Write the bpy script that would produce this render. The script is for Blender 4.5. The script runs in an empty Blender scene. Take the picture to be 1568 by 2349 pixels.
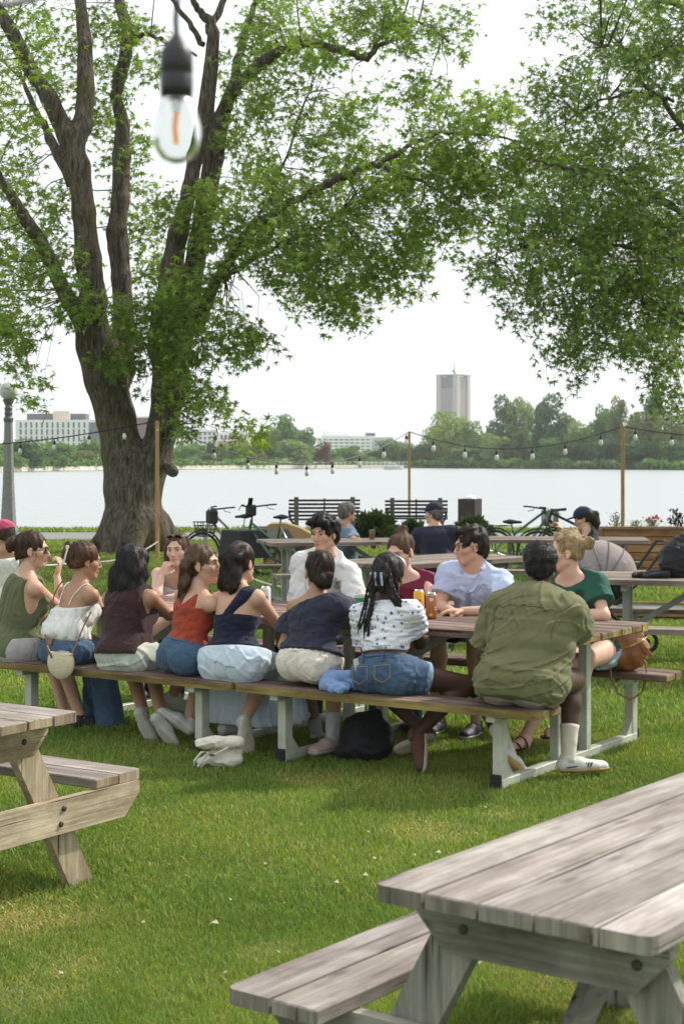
import bpy, math, random
import numpy as np
from mathutils import Vector, Matrix, noise
from mathutils.bvhtree import BVHTree
R = math.radians
random.seed(7); RNG = np.random.default_rng(7)
S = bpy.context.scene
COL = S.collection
# ---------------------------------------------------------------- camera, sky, sun
F, YH, H = 3700.0, 1057.0, 1.75          # focal length / horizon row in photo units (1568 x 2349), eye height
cd = bpy.data.cameras.new('camera'); cam = bpy.data.objects.new('camera', cd); COL.objects.link(cam)
cd.sensor_fit = 'VERTICAL'; cd.sensor_height = 36; cd.lens = 36*F/2349
cd.shift_y = (YH-1174.5)/2349
cd.clip_start = .1; cd.clip_end = 6000
cam.location = (0, 0, H); cam.rotation_euler = (R(90), 0, 0)
cd.dof.use_dof = True; cd.dof.focus_distance = 10.3; cd.dof.aperture_fstop = 6.3
S.camera = cam
SUN = Vector((.76, .47, .86)).normalized()
w = bpy.data.worlds.new('World'); S.world = w; w.use_nodes = True
nt = w.node_tree; bg = nt.nodes['Background']; sky = nt.nodes.new('ShaderNodeTexSky')
sky.sky_type = 'NISHITA'; sky.sun_disc = False; sky.sun_elevation = math.asin(SUN.z)
sky.sun_rotation = math.atan2(SUN.x, SUN.y); sky.dust_density = 6; sky.air_density = 1.2
mx = nt.nodes.new('ShaderNodeMix'); mx.data_type = 'RGBA'
mx.inputs[0].default_value = .86
nt.links.new(sky.outputs[0], mx.inputs[6]); mx.inputs[7].default_value = (8.0, 8.35, 8.5, 1)   # bright thin cloud over the blue
nt.links.new(mx.outputs[2], bg.inputs[0]); bg.inputs[1].default_value = .104
ld = bpy.data.lights.new('sun', 'SUN'); ld.energy = 3.1; ld.angle = R(2.2); ld.color = (1, .95, .86)
sun = bpy.data.objects.new('sun', ld); COL.objects.link(sun); sun.rotation_euler = SUN.to_track_quat('Z', 'Y').to_euler(); sun.location = (20, 8, 40)
S.view_settings.view_transform = 'Standard'; S.view_settings.look = 'None'; S.view_settings.exposure = .6; S.view_settings.gamma = 1
S.render.engine = 'CYCLES'; S.cycles.use_denoising = True; S.cycles.max_bounces = 6
S.cycles.transparent_max_bounces = 8; S.cycles.diffuse_bounces = 3; S.cycles.glossy_bounces = 2; S.cycles.transmission_bounces = 4

def W(px, py, d):
    "photo column, row and distance -> point"
    return Vector(((px-784)*d/F, d, H-(py-YH)*d/F))
def G(px, py, z=0.):
    return W(px, py, F*(H-z)/(py-YH))
# ---------------------------------------------------------------- materials
MATS = {}
def mat(name, col, rough=.6, col2=None, var=.12, scale=9., stretch=(1, 1, 1), bump=0., bscale=None, bstretch=None,
        metal=0., spec=.5, sub=0., alpha=None, emit=None, attr=None, trans=0., detail=5., coat=0., sheen=0., crease=0., cscale=9., cstretch=(1, 1, 1)):
    if name in MATS: return MATS[name]
    m = bpy.data.materials.new(name); MATS[name] = m; m.use_nodes = True
    n = m.node_tree.nodes; L = m.node_tree.links; p = n['Principled BSDF']
    tc = n.new('ShaderNodeTexCoord'); mp = n.new('ShaderNodeMapping'); mp.inputs['Scale'].default_value = stretch
    L.new(tc.outputs['Object'], mp.inputs[0])
    vec = mp.outputs[0]
    if attr == 'plank':
        at = n.new('ShaderNodeAttribute'); at.attribute_name = 'off'
        ad = n.new('ShaderNodeVectorMath'); ad.operation = 'ADD'
        L.new(mp.outputs[0], ad.inputs[0]); L.new(at.outputs['Vector'], ad.inputs[1]); vec = ad.outputs[0]
    nz = n.new('ShaderNodeTexNoise'); nz.inputs['Scale'].default_value = scale; nz.inputs['Detail'].default_value = detail
    nz.inputs['Roughness'].default_value = .62
    L.new(vec, nz.inputs['Vector'])
    rp = n.new('ShaderNodeValToRGB')
    c = np.array(col[:3]); c2 = np.array(col2[:3]) if col2 is not None else None
    a, b = (c*(1-var), c*(1+var)) if c2 is None else (c, c2)
    rp.color_ramp.elements[0].position = .33; rp.color_ramp.elements[1].position = .68
    rp.color_ramp.elements[0].color = (*np.clip(a, 0, 1), 1); rp.color_ramp.elements[1].color = (*np.clip(b, 0, 1), 1)
    L.new(nz.outputs[0], rp.inputs[0]); out = rp.outputs[0]
    if attr in ('tint', 'plank'):
        at2 = n.new('ShaderNodeAttribute'); at2.attribute_name = 'tint'
        ml = n.new('ShaderNodeMix'); ml.data_type = 'RGBA'; ml.blend_type = 'MULTIPLY'; ml.inputs[0].default_value = 1
        L.new(out, ml.inputs[6]); L.new(at2.outputs['Color'], ml.inputs[7]); out = ml.outputs[2]
    L.new(out, p.inputs['Base Color'])
    p.inputs['Roughness'].default_value = rough; p.inputs['Metallic'].default_value = metal
    p.inputs['Specular IOR Level'].default_value = spec
    if sub: 
        p.inputs['Subsurface Weight'].default_value = sub; p.inputs['Subsurface Radius'].default_value = (.012, .005, .003)
        p.inputs['Subsurface Scale'].default_value = 1.
    if coat: p.inputs['Coat Weight'].default_value = coat
    if sheen: p.inputs['Sheen Weight'].default_value = sheen
    if trans: p.inputs['Transmission Weight'].default_value = trans
    if emit: p.inputs['Emission Color'].default_value = (*emit[:3], 1); p.inputs['Emission Strength'].default_value = emit[3]
    if crease:
        mc = n.new('ShaderNodeMapping'); mc.inputs['Scale'].default_value = cstretch; L.new(tc.outputs['Object'], mc.inputs[0])
        n3 = n.new('ShaderNodeTexNoise'); n3.noise_type = 'RIDGED_MULTIFRACTAL'; n3.inputs['Scale'].default_value = cscale; n3.inputs['Detail'].default_value = 2.5; n3.inputs['Distortion'].default_value = .9
        L.new(mc.outputs[0], n3.inputs['Vector'])
        b3 = n.new('ShaderNodeBump'); b3.inputs['Strength'].default_value = 1; b3.inputs['Distance'].default_value = crease; L.new(n3.outputs[0], b3.inputs['Height']); L.new(b3.outputs[0], p.inputs['Normal'])
    if bump:
        mb = n.new('ShaderNodeMapping'); mb.inputs['Scale'].default_value = bstretch or stretch
        if attr == 'plank': L.new(tc.outputs['Object'], mb.inputs[0])
        else: L.new(tc.outputs['Object'], mb.inputs[0])
        n2 = n.new('ShaderNodeTexNoise'); n2.inputs['Scale'].default_value = bscale or scale*4; n2.inputs['Detail'].default_value = 4
        L.new(mb.outputs[0], n2.inputs['Vector'])
        bp = n.new('ShaderNodeBump'); bp.inputs['Strength'].default_value = 1; bp.inputs['Distance'].default_value = bump
        L.new(n2.outputs[0], bp.inputs['Height']); L.new(bp.outputs[0], p.inputs['Normal'])
        if crease: L.new(b3.outputs[0], bp.inputs['Normal'])
    return m
def leafmat(name, c1, c2, scale, tl=.35, rough=.55):
    "thin foliage: diffuse, a little gloss, and light passing through"
    m = bpy.data.materials.new(name); m.use_nodes = True; n = m.node_tree.nodes; L = m.node_tree.links
    p = n['Principled BSDF']; p.inputs['Roughness'].default_value = rough; p.inputs['Specular IOR Level'].default_value = .35
    at = n.new('ShaderNodeAttribute'); at.attribute_name = 'tint'
    nz = n.new('ShaderNodeTexNoise'); nz.inputs['Scale'].default_value = scale
    tc = n.new('ShaderNodeTexCoord'); L.new(tc.outputs['Object'], nz.inputs['Vector'])
    rp = n.new('ShaderNodeValToRGB'); rp.color_ramp.elements[0].position = .38; rp.color_ramp.elements[1].position = .64
    rp.color_ramp.elements[0].color = (*c1, 1); rp.color_ramp.elements[1].color = (*c2, 1); L.new(nz.outputs[0], rp.inputs[0])
    ml = n.new('ShaderNodeMix'); ml.data_type = 'RGBA'; ml.blend_type = 'MULTIPLY'; ml.inputs[0].default_value = 1
    L.new(rp.outputs[0], ml.inputs[6]); L.new(at.outputs['Color'], ml.inputs[7])
    L.new(ml.outputs[2], p.inputs['Base Color'])
    t = n.new('ShaderNodeBsdfTranslucent'); g = n.new('ShaderNodeMix'); g.data_type = 'RGBA'; g.blend_type = 'MULTIPLY'; g.inputs[0].default_value = 1
    L.new(ml.outputs[2], g.inputs[6]); g.inputs[7].default_value = (1.25, 1.35, .55, 1); L.new(g.outputs[2], t.inputs[0])
    ms = n.new('ShaderNodeMixShader'); ms.inputs[0].default_value = tl
    L.new(p.outputs[0], ms.inputs[1]); L.new(t.outputs[0], ms.inputs[2]); L.new(ms.outputs[0], n['Material Output'].inputs[0])
    return m
# ---------------------------------------------------------------- mesh helpers
class MB:
    "collects vertices and faces of one mesh"
    def __init__(s): s.v = []; s.f = []; s.mi = []; s.off = []; s.tint = []; s.n = 0; s.smooth = False
    def add(s, vs, fs, mi=0, off=None, tint=None):
        vs = np.asarray([tuple(q) for q in vs], dtype=float).reshape(-1, 3)
        s.v.append(vs); s.f += [tuple(i+s.n for i in f) for f in fs]; s.mi += [mi]*len(fs)
        s.off.append(np.tile(off if off is not None else (0, 0, 0), (len(vs), 1)))
        s.tint.append(np.tile(tint if tint is not None else (1, 1, 1), (len(vs), 1)))
        s.n += len(vs); return s
    def hexa(s, p, ch=0., **k):
        "box from 8 corners (bottom 4 ccw, top 4 ccw)"
        return s.add(p, [(3, 2, 1, 0), (4, 5, 6, 7), (0, 1, 5, 4), (1, 2, 6, 5), (2, 3, 7, 6), (3, 0, 4, 7)], **k)
    def box(s, c, size, rz=0., ch=0., M=None, **k):
        "box with chamfered edges (ch metres)"
        c = Vector(c); hx, hy, hz = [q/2 for q in size]
        M = M if M is not None else Matrix.Rotation(rz, 3, 'Z')
        ch = min(ch, hx*.9, hy*.9, hz*.9)
        if ch <= 0:
            P = [(-hx, -hy, -hz), (hx, -hy, -hz), (hx, hy, -hz), (-hx, hy, -hz), (-hx, -hy, hz), (hx, -hy, hz), (hx, hy, hz), (-hx, hy, hz)]
            return s.hexa([c+M@Vector(p) for p in P], **k)
        P = []; idx = {}
        for sx in (-1, 1):
            for sy in (-1, 1):
                for sz in (-1, 1):
                    for ax in range(3):
                        p = [sx*(hx-ch), sy*(hy-ch), sz*(hz-ch)]; p[ax] += (sx, sy, sz)[ax]*ch
                        idx[(sx, sy, sz, ax)] = len(P); P.append(c+M@Vector(p))
        fs = []
        for ax in range(3):
            o = [i for i in range(3) if i != ax]
            for sg in (-1, 1):
                q = []
                for a, b in ((-1, -1), (1, -1), (1, 1), (-1, 1)):
                    t = [0, 0, 0]; t[ax] = sg; t[o[0]] = a; t[o[1]] = b; q.append(idx[(*t, ax)])
                fl = (sg > 0) == (ax != 1)
                fs.append(tuple(q) if fl else tuple(q[::-1]))
        for ax in range(3):
            o = [i for i in range(3) if i != ax]
            for a in (-1, 1):
                for b in (-1, 1):
                    t = [0, 0, 0]; t[o[0]] = a; t[o[1]] = b
                    t0 = list(t); t0[ax] = -1; t1 = list(t); t1[ax] = 1
                    fs.append((idx[(*t0, o[0])], idx[(*t1, o[0])], idx[(*t1, o[1])], idx[(*t0, o[1])]))
        for sx in (-1, 1):
            for sy in (-1, 1):
                for sz in (-1, 1): fs.append(tuple(idx[(sx, sy, sz, a)] for a in range(3)))
        return s.add(P, fs, **k)
    def bar(s, a, b, w_, t_, up=(0, 0, 1), ch=.003, ext=0., **k):
        "rectangular bar from a to b: width w_ across, thickness t_ along up"
        a, b = Vector(a), Vector(b); x = (b-a); ln = x.length; x /= ln
        up = Vector(up); y = up.cross(x)
        if y.length < 1e-4: y = Vector((1, 0, 0)).cross(x)
        y.normalize(); z = x.cross(y)
        M = Matrix((x, y, z)).transposed()
        return s.box((a+b)/2, (ln+2*ext, w_, t_), M=M, ch=ch, **k)
    def tube(s, pts, r, n=8, cap=True, **k):
        pts = [Vector(p) for p in pts]; rs = [float(q) for q in r] if hasattr(r, '__len__') else [float(r)]*len(pts)
        V = []; Fc = []; prev = None
        for i, p in enumerate(pts):
            t = (pts[min(i+1, len(pts)-1)]-pts[max(i-1, 0)])
            if t.length < 1e-9: t = Vector((0, 0, 1))
            t.normalize()
            if prev is None:
                u = t.cross(Vector((0, 0, 1)));
                if u.length < .1: u = t.cross(Vector((1, 0, 0)))
            else: u = prev-t*prev.dot(t)
            u.normalize(); prev = u; v = t.cross(u)
            for j in range(n):
                a = 2*math.pi*j/n; V.append(p+rs[i]*(math.cos(a)*u+math.sin(a)*v))
        for i in range(len(pts)-1):
            for j in range(n):
                Fc.append((i*n+j, i*n+(j+1) % n, (i+1)*n+(j+1) % n, (i+1)*n+j))
        if cap: Fc.append(tuple(range(n))[::-1]); Fc.append(tuple((len(pts)-1)*n+j for j in range(n)))
        return s.add(V, Fc, **k)
    def lathe(s, prof, c=(0, 0, 0), n=20, ax=None, **k):
        "profile [(r, h)] spun round an axis"
        ax = Vector(ax) if ax else Vector((0, 0, 1)); c = Vector(c)
        q = Vector((0, 0, 1)).rotation_difference(ax.normalized())
        V = []; Fc = []
        for r_, h_ in prof:
            for j in range(n):
                a = 2*math.pi*j/n; V.append(c+q@Vector((r_*math.cos(a), r_*math.sin(a), h_)))
        for i in range(len(prof)-1):
            for j in range(n): Fc.append((i*n+j, i*n+(j+1) % n, (i+1)*n+(j+1) % n, (i+1)*n+j))
        if prof[0][0] > 1e-5: Fc.append(tuple(range(n))[::-1])
        if prof[-1][0] > 1e-5: Fc.append(tuple((len(prof)-1)*n+j for j in range(n)))
        return s.add(V, Fc, **k)
    def ball(s, c, r, n=10, m=8, M=None, **k):
        r = r if hasattr(r, '__len__') else (r, r, r)
        V = []; Fc = []; c = Vector(c)
        for i in range(m+1):
            th = math.pi*i/m
            for j in range(n):
                a = 2*math.pi*j/n
                p = Vector((r[0]*math.sin(th)*math.cos(a), r[1]*math.sin(th)*math.sin(a), r[2]*math.cos(th)))
                V.append(c+(M@p if M is not None else p))
        for i in range(m):
            for j in range(n): Fc.append((i*n+j, (i+1)*n+j, (i+1)*n+(j+1) % n, i*n+(j+1) % n))
        return s.add(V, Fc, **k)
    def prism(s, poly, a, b, **k):
        "polygon poly [(x,y,z)] extruded: list of points shifted by vector from a to b"
        d = Vector(b)-Vector(a); P = [Vector(p) for p in poly]; n = len(P)
        return s.add(P+[p+d for p in P], [tuple(range(n))[::-1], tuple(range(n, 2*n))]+[(i, (i+1) % n, n+(i+1) % n, n+i) for i in range(n)], **k)
    def mesh(s, name, smooth=None):
        me = bpy.data.meshes.new(name); V = np.vstack(s.v) if s.v else np.zeros((0, 3))
        me.from_pydata(V.tolist(), [], s.f)
        if any(s.mi): me.polygons.foreach_set('material_index', s.mi)
        O = np.vstack(s.off); T = np.vstack(s.tint)
        if O.any(): me.attributes.new('off', 'FLOAT_VECTOR', 'POINT').data.foreach_set('vector', O.ravel())
        a = me.attributes.new('tint', 'FLOAT_COLOR', 'POINT'); a.data.foreach_set('color', np.hstack([T, np.ones((len(T), 1))]).ravel())
        if smooth or s.smooth: me.shade_smooth()
        me.update(); return me
def np_mesh(name, V, Fq, tint=None, smooth=False):
    "fast mesh from numpy vertex (n,3) and face (m,k) arrays"
    me = bpy.data.meshes.new(name); V = np.asarray(V, np.float32); Fq = np.asarray(Fq, np.int32); m, k = Fq.shape
    me.vertices.add(len(V)); me.vertices.foreach_set('co', V.ravel())
    me.loops.add(m*k); me.loops.foreach_set('vertex_index', Fq.ravel())
    me.polygons.add(m); me.polygons.foreach_set('loop_start', np.arange(0, m*k, k, dtype=np.int32))
    if tint is not None:
        a = me.attributes.new('tint', 'FLOAT_COLOR', 'POINT')
        a.data.foreach_set('color', np.hstack([tint, np.ones((len(V), 1))]).astype(np.float32).ravel())
    me.update(calc_edges=True)
    if smooth: me.shade_smooth()
    return me
def tag(o, label=None, cat=None, group=None, kind=None):
    if label: o['label'] = label
    if cat: o['category'] = cat
    if group: o['group'] = group
    if kind: o['kind'] = kind
    return o
def thing(name, label, cat, loc=(0, 0, 0), rz=0., group=None):
    o = bpy.data.objects.new(name, None); COL.objects.link(o); o.location = loc; o.rotation_euler = (0, 0, rz); o.empty_display_size = .1
    return tag(o, label, cat, group)
def link(name, me, mats, parent=None, world=False, label=None, smooth=False):
    o = bpy.data.objects.new(name, me); COL.objects.link(o)
    for m in (mats if isinstance(mats, (list, tuple)) else [mats]): me.materials.append(m)
    if parent:
        o.parent = parent
        if world: 
            root = parent; M = Matrix.Identity(4)
            while root: M = Matrix.LocRotScale(root.location, root.rotation_euler, root.scale)@M; root = root.parent
            me.transform(M.inverted())
    if label: o['label'] = label
    return o
def obj(name, mb, mats, parent=None, world=False, label=None, smooth=False):
    return link(name, mb.mesh(name, smooth), mats, parent, world, label)
def alone(name, mb, mats, label, cat, base, group=None, smooth=False, kind=None):
    "a thing that is one mesh, its origin at base (mesh given in world coordinates)"
    me = mb if isinstance(mb, bpy.types.Mesh) else mb.mesh(name, smooth)
    me.transform(Matrix.Translation(-Vector(base)))
    o = link(name, me, mats); o.location = base
    return tag(o, label, cat, group, kind)
def dup(o, parent=None):
    c = o.copy(); COL.objects.link(c); c.parent = parent
    for ch in [q for q in o.children]: dup(ch, c)
    return c
def struct(name, mb, mats, **k):
    me = mb if isinstance(mb, bpy.types.Mesh) else mb.mesh(name)
    return tag(link(name, me, mats), kind='structure', **k)
# ---------------------------------------------------------------- implicit surfaces
class Field:
    def __init__(s, lo, hi, h):
        s.lo = np.array(lo, float); s.h = h; s.n = np.maximum(4, np.ceil((np.array(hi)-s.lo)/h).astype(int)+1)
        s.D = np.full(s.n, 1.0, np.float32)
        s.ax = [(s.lo[i]+h*np.arange(s.n[i])).astype(np.float32) for i in range(3)]
    def clone(s):
        import copy
        c = copy.copy(s); c.D = s.D.copy(); return c
    def sub(s, lo, hi):
        a = np.clip(np.floor((np.array(lo)-s.lo)/s.h).astype(int), 0, s.n); b = np.clip(np.ceil((np.array(hi)-s.lo)/s.h).astype(int)+1, 0, s.n)
        if (b <= a).any(): return None
        sl = tuple(slice(a[i], b[i]) for i in range(3))
        return sl, s.ax[0][sl[0]][:, None, None], s.ax[1][sl[1]][None, :, None], s.ax[2][sl[2]][None, None, :]
    def add(s, p, k=.03, op='u', grow=0.):
        mg = max(k, 0)+.03+grow
        if p[0] == 'c':
            _, a, b, ra, rb = p[:5]; sq = p[5] if len(p) > 5 else None
            a, b = np.array(a, float), np.array(b, float); ra += grow; rb += grow; rm = max(ra, rb)*(max(1, sq[1]) if sq else 1)
            q = s.sub(np.minimum(a, b)-rm-mg, np.maximum(a, b)+rm+mg)
            if q is None: return s
            sl, X, Y, Z = q; ab = b-a; L2 = max(ab@ab, 1e-9)
            x, y, z = X-a[0], Y-a[1], Z-a[2]
            t = np.clip((x*ab[0]+y*ab[1]+z*ab[2])/L2, 0, 1)
            x = x-t*ab[0]; y = y-t*ab[1]; z = z-t*ab[2]
            if sq:   # stretch factor along direction sq[0]
                n_ = np.array(sq[0], float); n_ /= np.linalg.norm(n_); c_ = x*n_[0]+y*n_[1]+z*n_[2]; g = (1/sq[1]-1)*c_
                x = x+g*n_[0]; y = y+g*n_[1]; z = z+g*n_[2]
            d = np.sqrt(x*x+y*y+z*z)-(ra+(rb-ra)*t)
            if sq and sq[1] < 1: d = d*sq[1] if sq[1] > .5 else d*.6
        else:
            _, c, M, r = p; c = np.array(c, float); r = np.array(r, float)+grow; M = np.array(M, float)
            rm = np.abs(M)@r
            q = s.sub(c-rm-mg, c+rm+mg)
            if q is None: return s
            sl, X, Y, Z = q; x, y, z = X-c[0], Y-c[1], Z-c[2]
            l = [x*M[0, i]+y*M[1, i]+z*M[2, i] for i in range(3)]
            k0 = np.sqrt(sum((l[i]/r[i])**2 for i in range(3))); k1 = np.sqrt(sum((l[i]/r[i]**2)**2 for i in range(3)))+1e-6
            d = k0*(k0-1)/k1
        D = s.D[sl]
        if op == 'u': 
            if k > 0: hh = np.maximum(k-np.abs(D-d), 0)/k; s.D[sl] = np.minimum(D, d)-hh*hh*k*.25
            else: s.D[sl] = np.minimum(D, d)
        elif op == 's':
            d = -d
            hh = np.maximum(k-np.abs(D-d), 0)/max(k, 1e-6); s.D[sl] = np.maximum(D, d)+hh*hh*k*.25
        elif op == 'i': s.D[sl] = np.maximum(D, d)
        return s
    def cut(s, point, normal, k=0.):
        "keep the side opposite to normal"
        n_ = np.array(normal, float); n_ /= np.linalg.norm(n_); p = np.array(point, float)
        d = (s.ax[0]-p[0])[:, None, None]*n_[0]+(s.ax[1]-p[1])[None, :, None]*n_[1]+(s.ax[2]-p[2])[None, None, :]*n_[2]
        s.D = np.maximum(s.D, d.astype(np.float32)); return s
    def cutl(s, point, normal, rad):
        "cut only inside a ball"
        n_ = np.array(normal, float); n_ /= np.linalg.norm(n_); p = np.array(point, float); q = s.sub(p-rad, p+rad)
        if q is None: return s
        sl, X, Y, Z = q; X, Y, Z = X-p[0], Y-p[1], Z-p[2]
        d = np.where(X*X+Y*Y+Z*Z < rad*rad, X*n_[0]+Y*n_[1]+Z*n_[2], -1.).astype(np.float32); s.D[sl] = np.maximum(s.D[sl], d); return s
    def warp(s, fn):
        "add displacement fn(x,y,z) near the surface"
        I = np.nonzero(np.abs(s.D) < .05)
        s.D[I] += fn(s.ax[0][I[0]], s.ax[1][I[1]], s.ax[2][I[2]]).astype(np.float32); return s
    def nets(s):
        D = s.D.copy(); D[0] = D[-1] = 1; D[:, 0] = D[:, -1] = 1; D[:, :, 0] = D[:, :, -1] = 1
        sg = D < 0; n = D.shape
        cnt = np.zeros([q-1 for q in n], np.int8)
        for i in (0, 1):
            for j in (0, 1):
                for k in (0, 1): cnt += sg[i:n[0]-1+i, j:n[1]-1+j, k:n[2]-1+k]
        act = (cnt > 0) & (cnt < 8); I = np.array(np.nonzero(act)).T
        if len(I) == 0: return np.zeros((0, 3)), np.zeros((0, 4), int)
        idx = np.full(act.shape, -1, np.int32); idx[act] = np.arange(len(I))
        cs = [(i, j, k) for i in (0, 1) for j in (0, 1) for k in (0, 1)]
        val = {c: D[I[:, 0]+c[0], I[:, 1]+c[1], I[:, 2]+c[2]] for c in cs}
        acc = np.zeros((len(I), 3)); num = np.zeros(len(I))
        for a in cs:
            for ax in range(3):
                if a[ax]: continue
                b = list(a); b[ax] = 1; b = tuple(b); va, vb = val[a], val[b]; m = (va < 0) != (vb < 0)
                t = np.where(m, va/np.where(m, va-vb, 1), 0); p = np.tile(np.array(a, float), (len(I), 1)); p[:, ax] = t
                acc[m] += p[m]; num[m] += 1
        V = s.lo+s.h*(I+acc/num[:, None]); Fs = []
        for ax in range(3):
            o = [(ax+1) % 3, (ax+2) % 3]
            A = sg; sl0 = [slice(1, -1)]*3; sl0[ax] = slice(0, -1); sl1 = list(sl0); sl1[ax] = slice(1, None)
            a_, b_ = A[tuple(sl0)], A[tuple(sl1)]; m = a_ != b_; J = np.array(np.nonzero(m)).T
            if not len(J): continue
            inside = a_[m]; base = J.copy(); base[:, o[0]] += 1; base[:, o[1]] += 1
            def cell(du, dv):
                c = base.copy(); c[:, o[0]] -= du; c[:, o[1]] -= dv; return idx[c[:, 0], c[:, 1], c[:, 2]]
            q = np.stack([cell(1, 1), cell(0, 1), cell(0, 0), cell(1, 0)], 1)
            q[~inside] = q[~inside][:, ::-1]; Fs.append(q)
        return V, np.vstack(Fs)
    def mesh(s, name):
        V, Q = s.nets(); return np_mesh(name, V, Q, smooth=True)
def waves(seed, freq, amp, stretch=(1, 1, 1), n=7, ridge=False):
    "cheap smooth pseudo-noise for displacement"
    r = np.random.default_rng(seed); K = r.normal(size=(n, 3))*freq*np.array(stretch); ph = r.uniform(0, 6.28, n)
    def fn(x, y, z):
        o = np.zeros_like(x); wx = np.sin(x*freq*.5+ph[0])*.8
        for i in range(n):
            q = np.sin(K[i, 0]*x+K[i, 1]*y+K[i, 2]*z+ph[i]+wx)
            o += (1-2*np.abs(q)) if ridge else q
        return amp*o/math.sqrt(n)
    return fn

def creases(seed, freq, amp, stretch=(1, 1, 1), n=5, sharp=.22):
    "narrow fold lines like rumpled cloth"
    r = np.random.default_rng(seed); K = r.normal(size=(n, 3)); K /= np.linalg.norm(K, axis=1)[:, None]; K = K*freq*r.uniform(.7, 1.3, (n, 1))*np.array(stretch); K2 = r.normal(size=(n, 3))*freq*.35; K3 = r.normal(size=(n, 3))*freq*.3; ph = r.uniform(0, 6.28, (n, 3))
    def fn(x, y, z):
        o = np.zeros_like(x)
        for i in range(n):
            w_ = np.sin(K2[i, 0]*x+K2[i, 1]*y+K2[i, 2]*z+ph[i, 0]); q = np.sin(K[i, 0]*x+K[i, 1]*y+K[i, 2]*z+ph[i, 1]+1.6*w_)
            m = np.clip(.5+1.2*np.sin(K3[i, 0]*x+K3[i, 1]*y+K3[i, 2]*z+ph[i, 2]), 0, 1); o += m*(np.exp(-(q/sharp)**2)-.35*np.exp(-((q-.45)/.3)**2))
        return -amp*o
    return fn
# ================================================================ ground, path, water
def shore(px):
    return float(np.interp(px, [-2600, -400, 0, 700, 900, 950, 1568, 2200, 4200], [260, 300, 335, 480, 520, 520, 400, 340, 300]))
cols = list(range(-2600, 4201, 85))
rows = ['n-12', 'n0', 'n10', 'n20', 'n30', 'n40.6', 'n41.2', 's-3', 's0', 's3', 'f900', 'f3500', 'f5600']
V = []; Fc = []
for r_ in rows:
    for px in cols:
        q = float(r_[1:])
        if r_[0] == 'n': V.append(((px-784)*.045, q, 0 if q < 41 else -1.0))
        elif r_[0] == 's': d = shore(px)+q; V.append(((px-784)*d/F, d, -1.0 if q < 0 else (-.45 if q == 0 else .15)))
        else: V.append(((px-784)*q/F, q, .5))
nc = len(cols)
for i in range(len(rows)-1):
    for j in range(nc-1): Fc.append((i*nc+j, i*nc+j+1, (i+1)*nc+j+1, (i+1)*nc+j))
g = MB().add(V, Fc)
m_soil = mat('lawn_soil', (.075, .135, .026), .95, col2=(.125, .18, .040), scale=1.3, bump=.02, bscale=60, spec=.1, detail=9)
struct('ground', g, m_soil)
pa = MB().add([((px-784)*.045, y + .25*math.sin(px*.004), .008) for y in (35.6, 39.1) for px in cols], [(j, j+1, nc+j+1, nc+j) for j in range(nc-1)])
struct('path', pa, mat('asphalt', (.19, .19, .185), .9, var=.12, scale=3, bump=.004, bscale=90))
wt = MB().add([((px-784)*.045, 41.0, -.6) for px in cols]+[((px-784)*620/F, 620, -.6) for px in cols], [(j, j+1, nc+j+1, nc+j) for j in range(nc-1)])
mw = bpy.data.materials.new('lake_water'); mw.use_nodes = True; n = mw.node_tree.nodes; L = mw.node_tree.links; p = n['Principled BSDF']
p.inputs['Base Color'].default_value = (.31, .335, .34, 1); p.inputs['Roughness'].default_value = .3; p.inputs['IOR'].default_value = 1.45; p.inputs['Specular IOR Level'].default_value = .9
tc = n.new('ShaderNodeTexCoord'); mp = n.new('ShaderNodeMapping'); mp.inputs['Scale'].default_value = (.8, 2.6, 1)
nz = n.new('ShaderNodeTexNoise'); nz.inputs['Scale'].default_value = .9; nz.inputs['Detail'].default_value = 6
bp = n.new('ShaderNodeBump'); bp.inputs['Distance'].default_value = .35; bp.inputs['Strength'].default_value = .8
L.new(tc.outputs['Object'], mp.inputs[0]); L.new(mp.outputs[0], nz.inputs[0]); L.new(nz.outputs[0], bp.inputs['Height']); L.new(bp.outputs[0], p.inputs['Normal'])
struct('water', wt, mw)
# ================================================================ far shore
def wall_x(px, d): return (px-784)*d/F
m_conc = mat('pale_concrete', (.62, .58, .50), .85, var=.08, scale=.6)
sw = MB(); pts = [-120, 0, 120, 240, 400, 560, 700, 820, 945]
for a, b in zip(pts[:-1], pts[1:]):
    da, db = shore(a)+.6, shore(b)+.6
    sw.bar((wall_x(a, da), da, -.2), (wall_x(b, db), db, -.2), .6, 1.3, ch=.05)
alone('seawall', sw, m_conc, 'long pale concrete seawall along the far shore of the lake', 'seawall', (wall_x(400, shore(400)), shore(400), -.6))
T = thing('shore_fence', 'low white rail fence on top of the far seawall', 'fence', (wall_x(400, shore(400)), shore(400)+1.5, .1))
m_white = mat('white_paint', (.78, .78, .76), .5, var=.04)
rl = MB(); ps = MB()
for a, b in zip(pts[:-1], pts[1:]):
    da, db = shore(a)+1.5, shore(b)+1.5
    A, B = Vector((wall_x(a, da), da, 0)), Vector((wall_x(b, db), db, 0))
    for z in (1.0, 1.35): rl.bar(A+Vector((0, 0, z)), B+Vector((0, 0, z)), .1, .12, ch=0)
    for i in range(12): ps.box(A.lerp(B, i/12)+Vector((0, 0, .85)), (.22, .22, 1.3))
obj('rail', rl, m_white, T, True); o = obj('post', ps, m_white, T, True); tag(o, kind='stuff')
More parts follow.
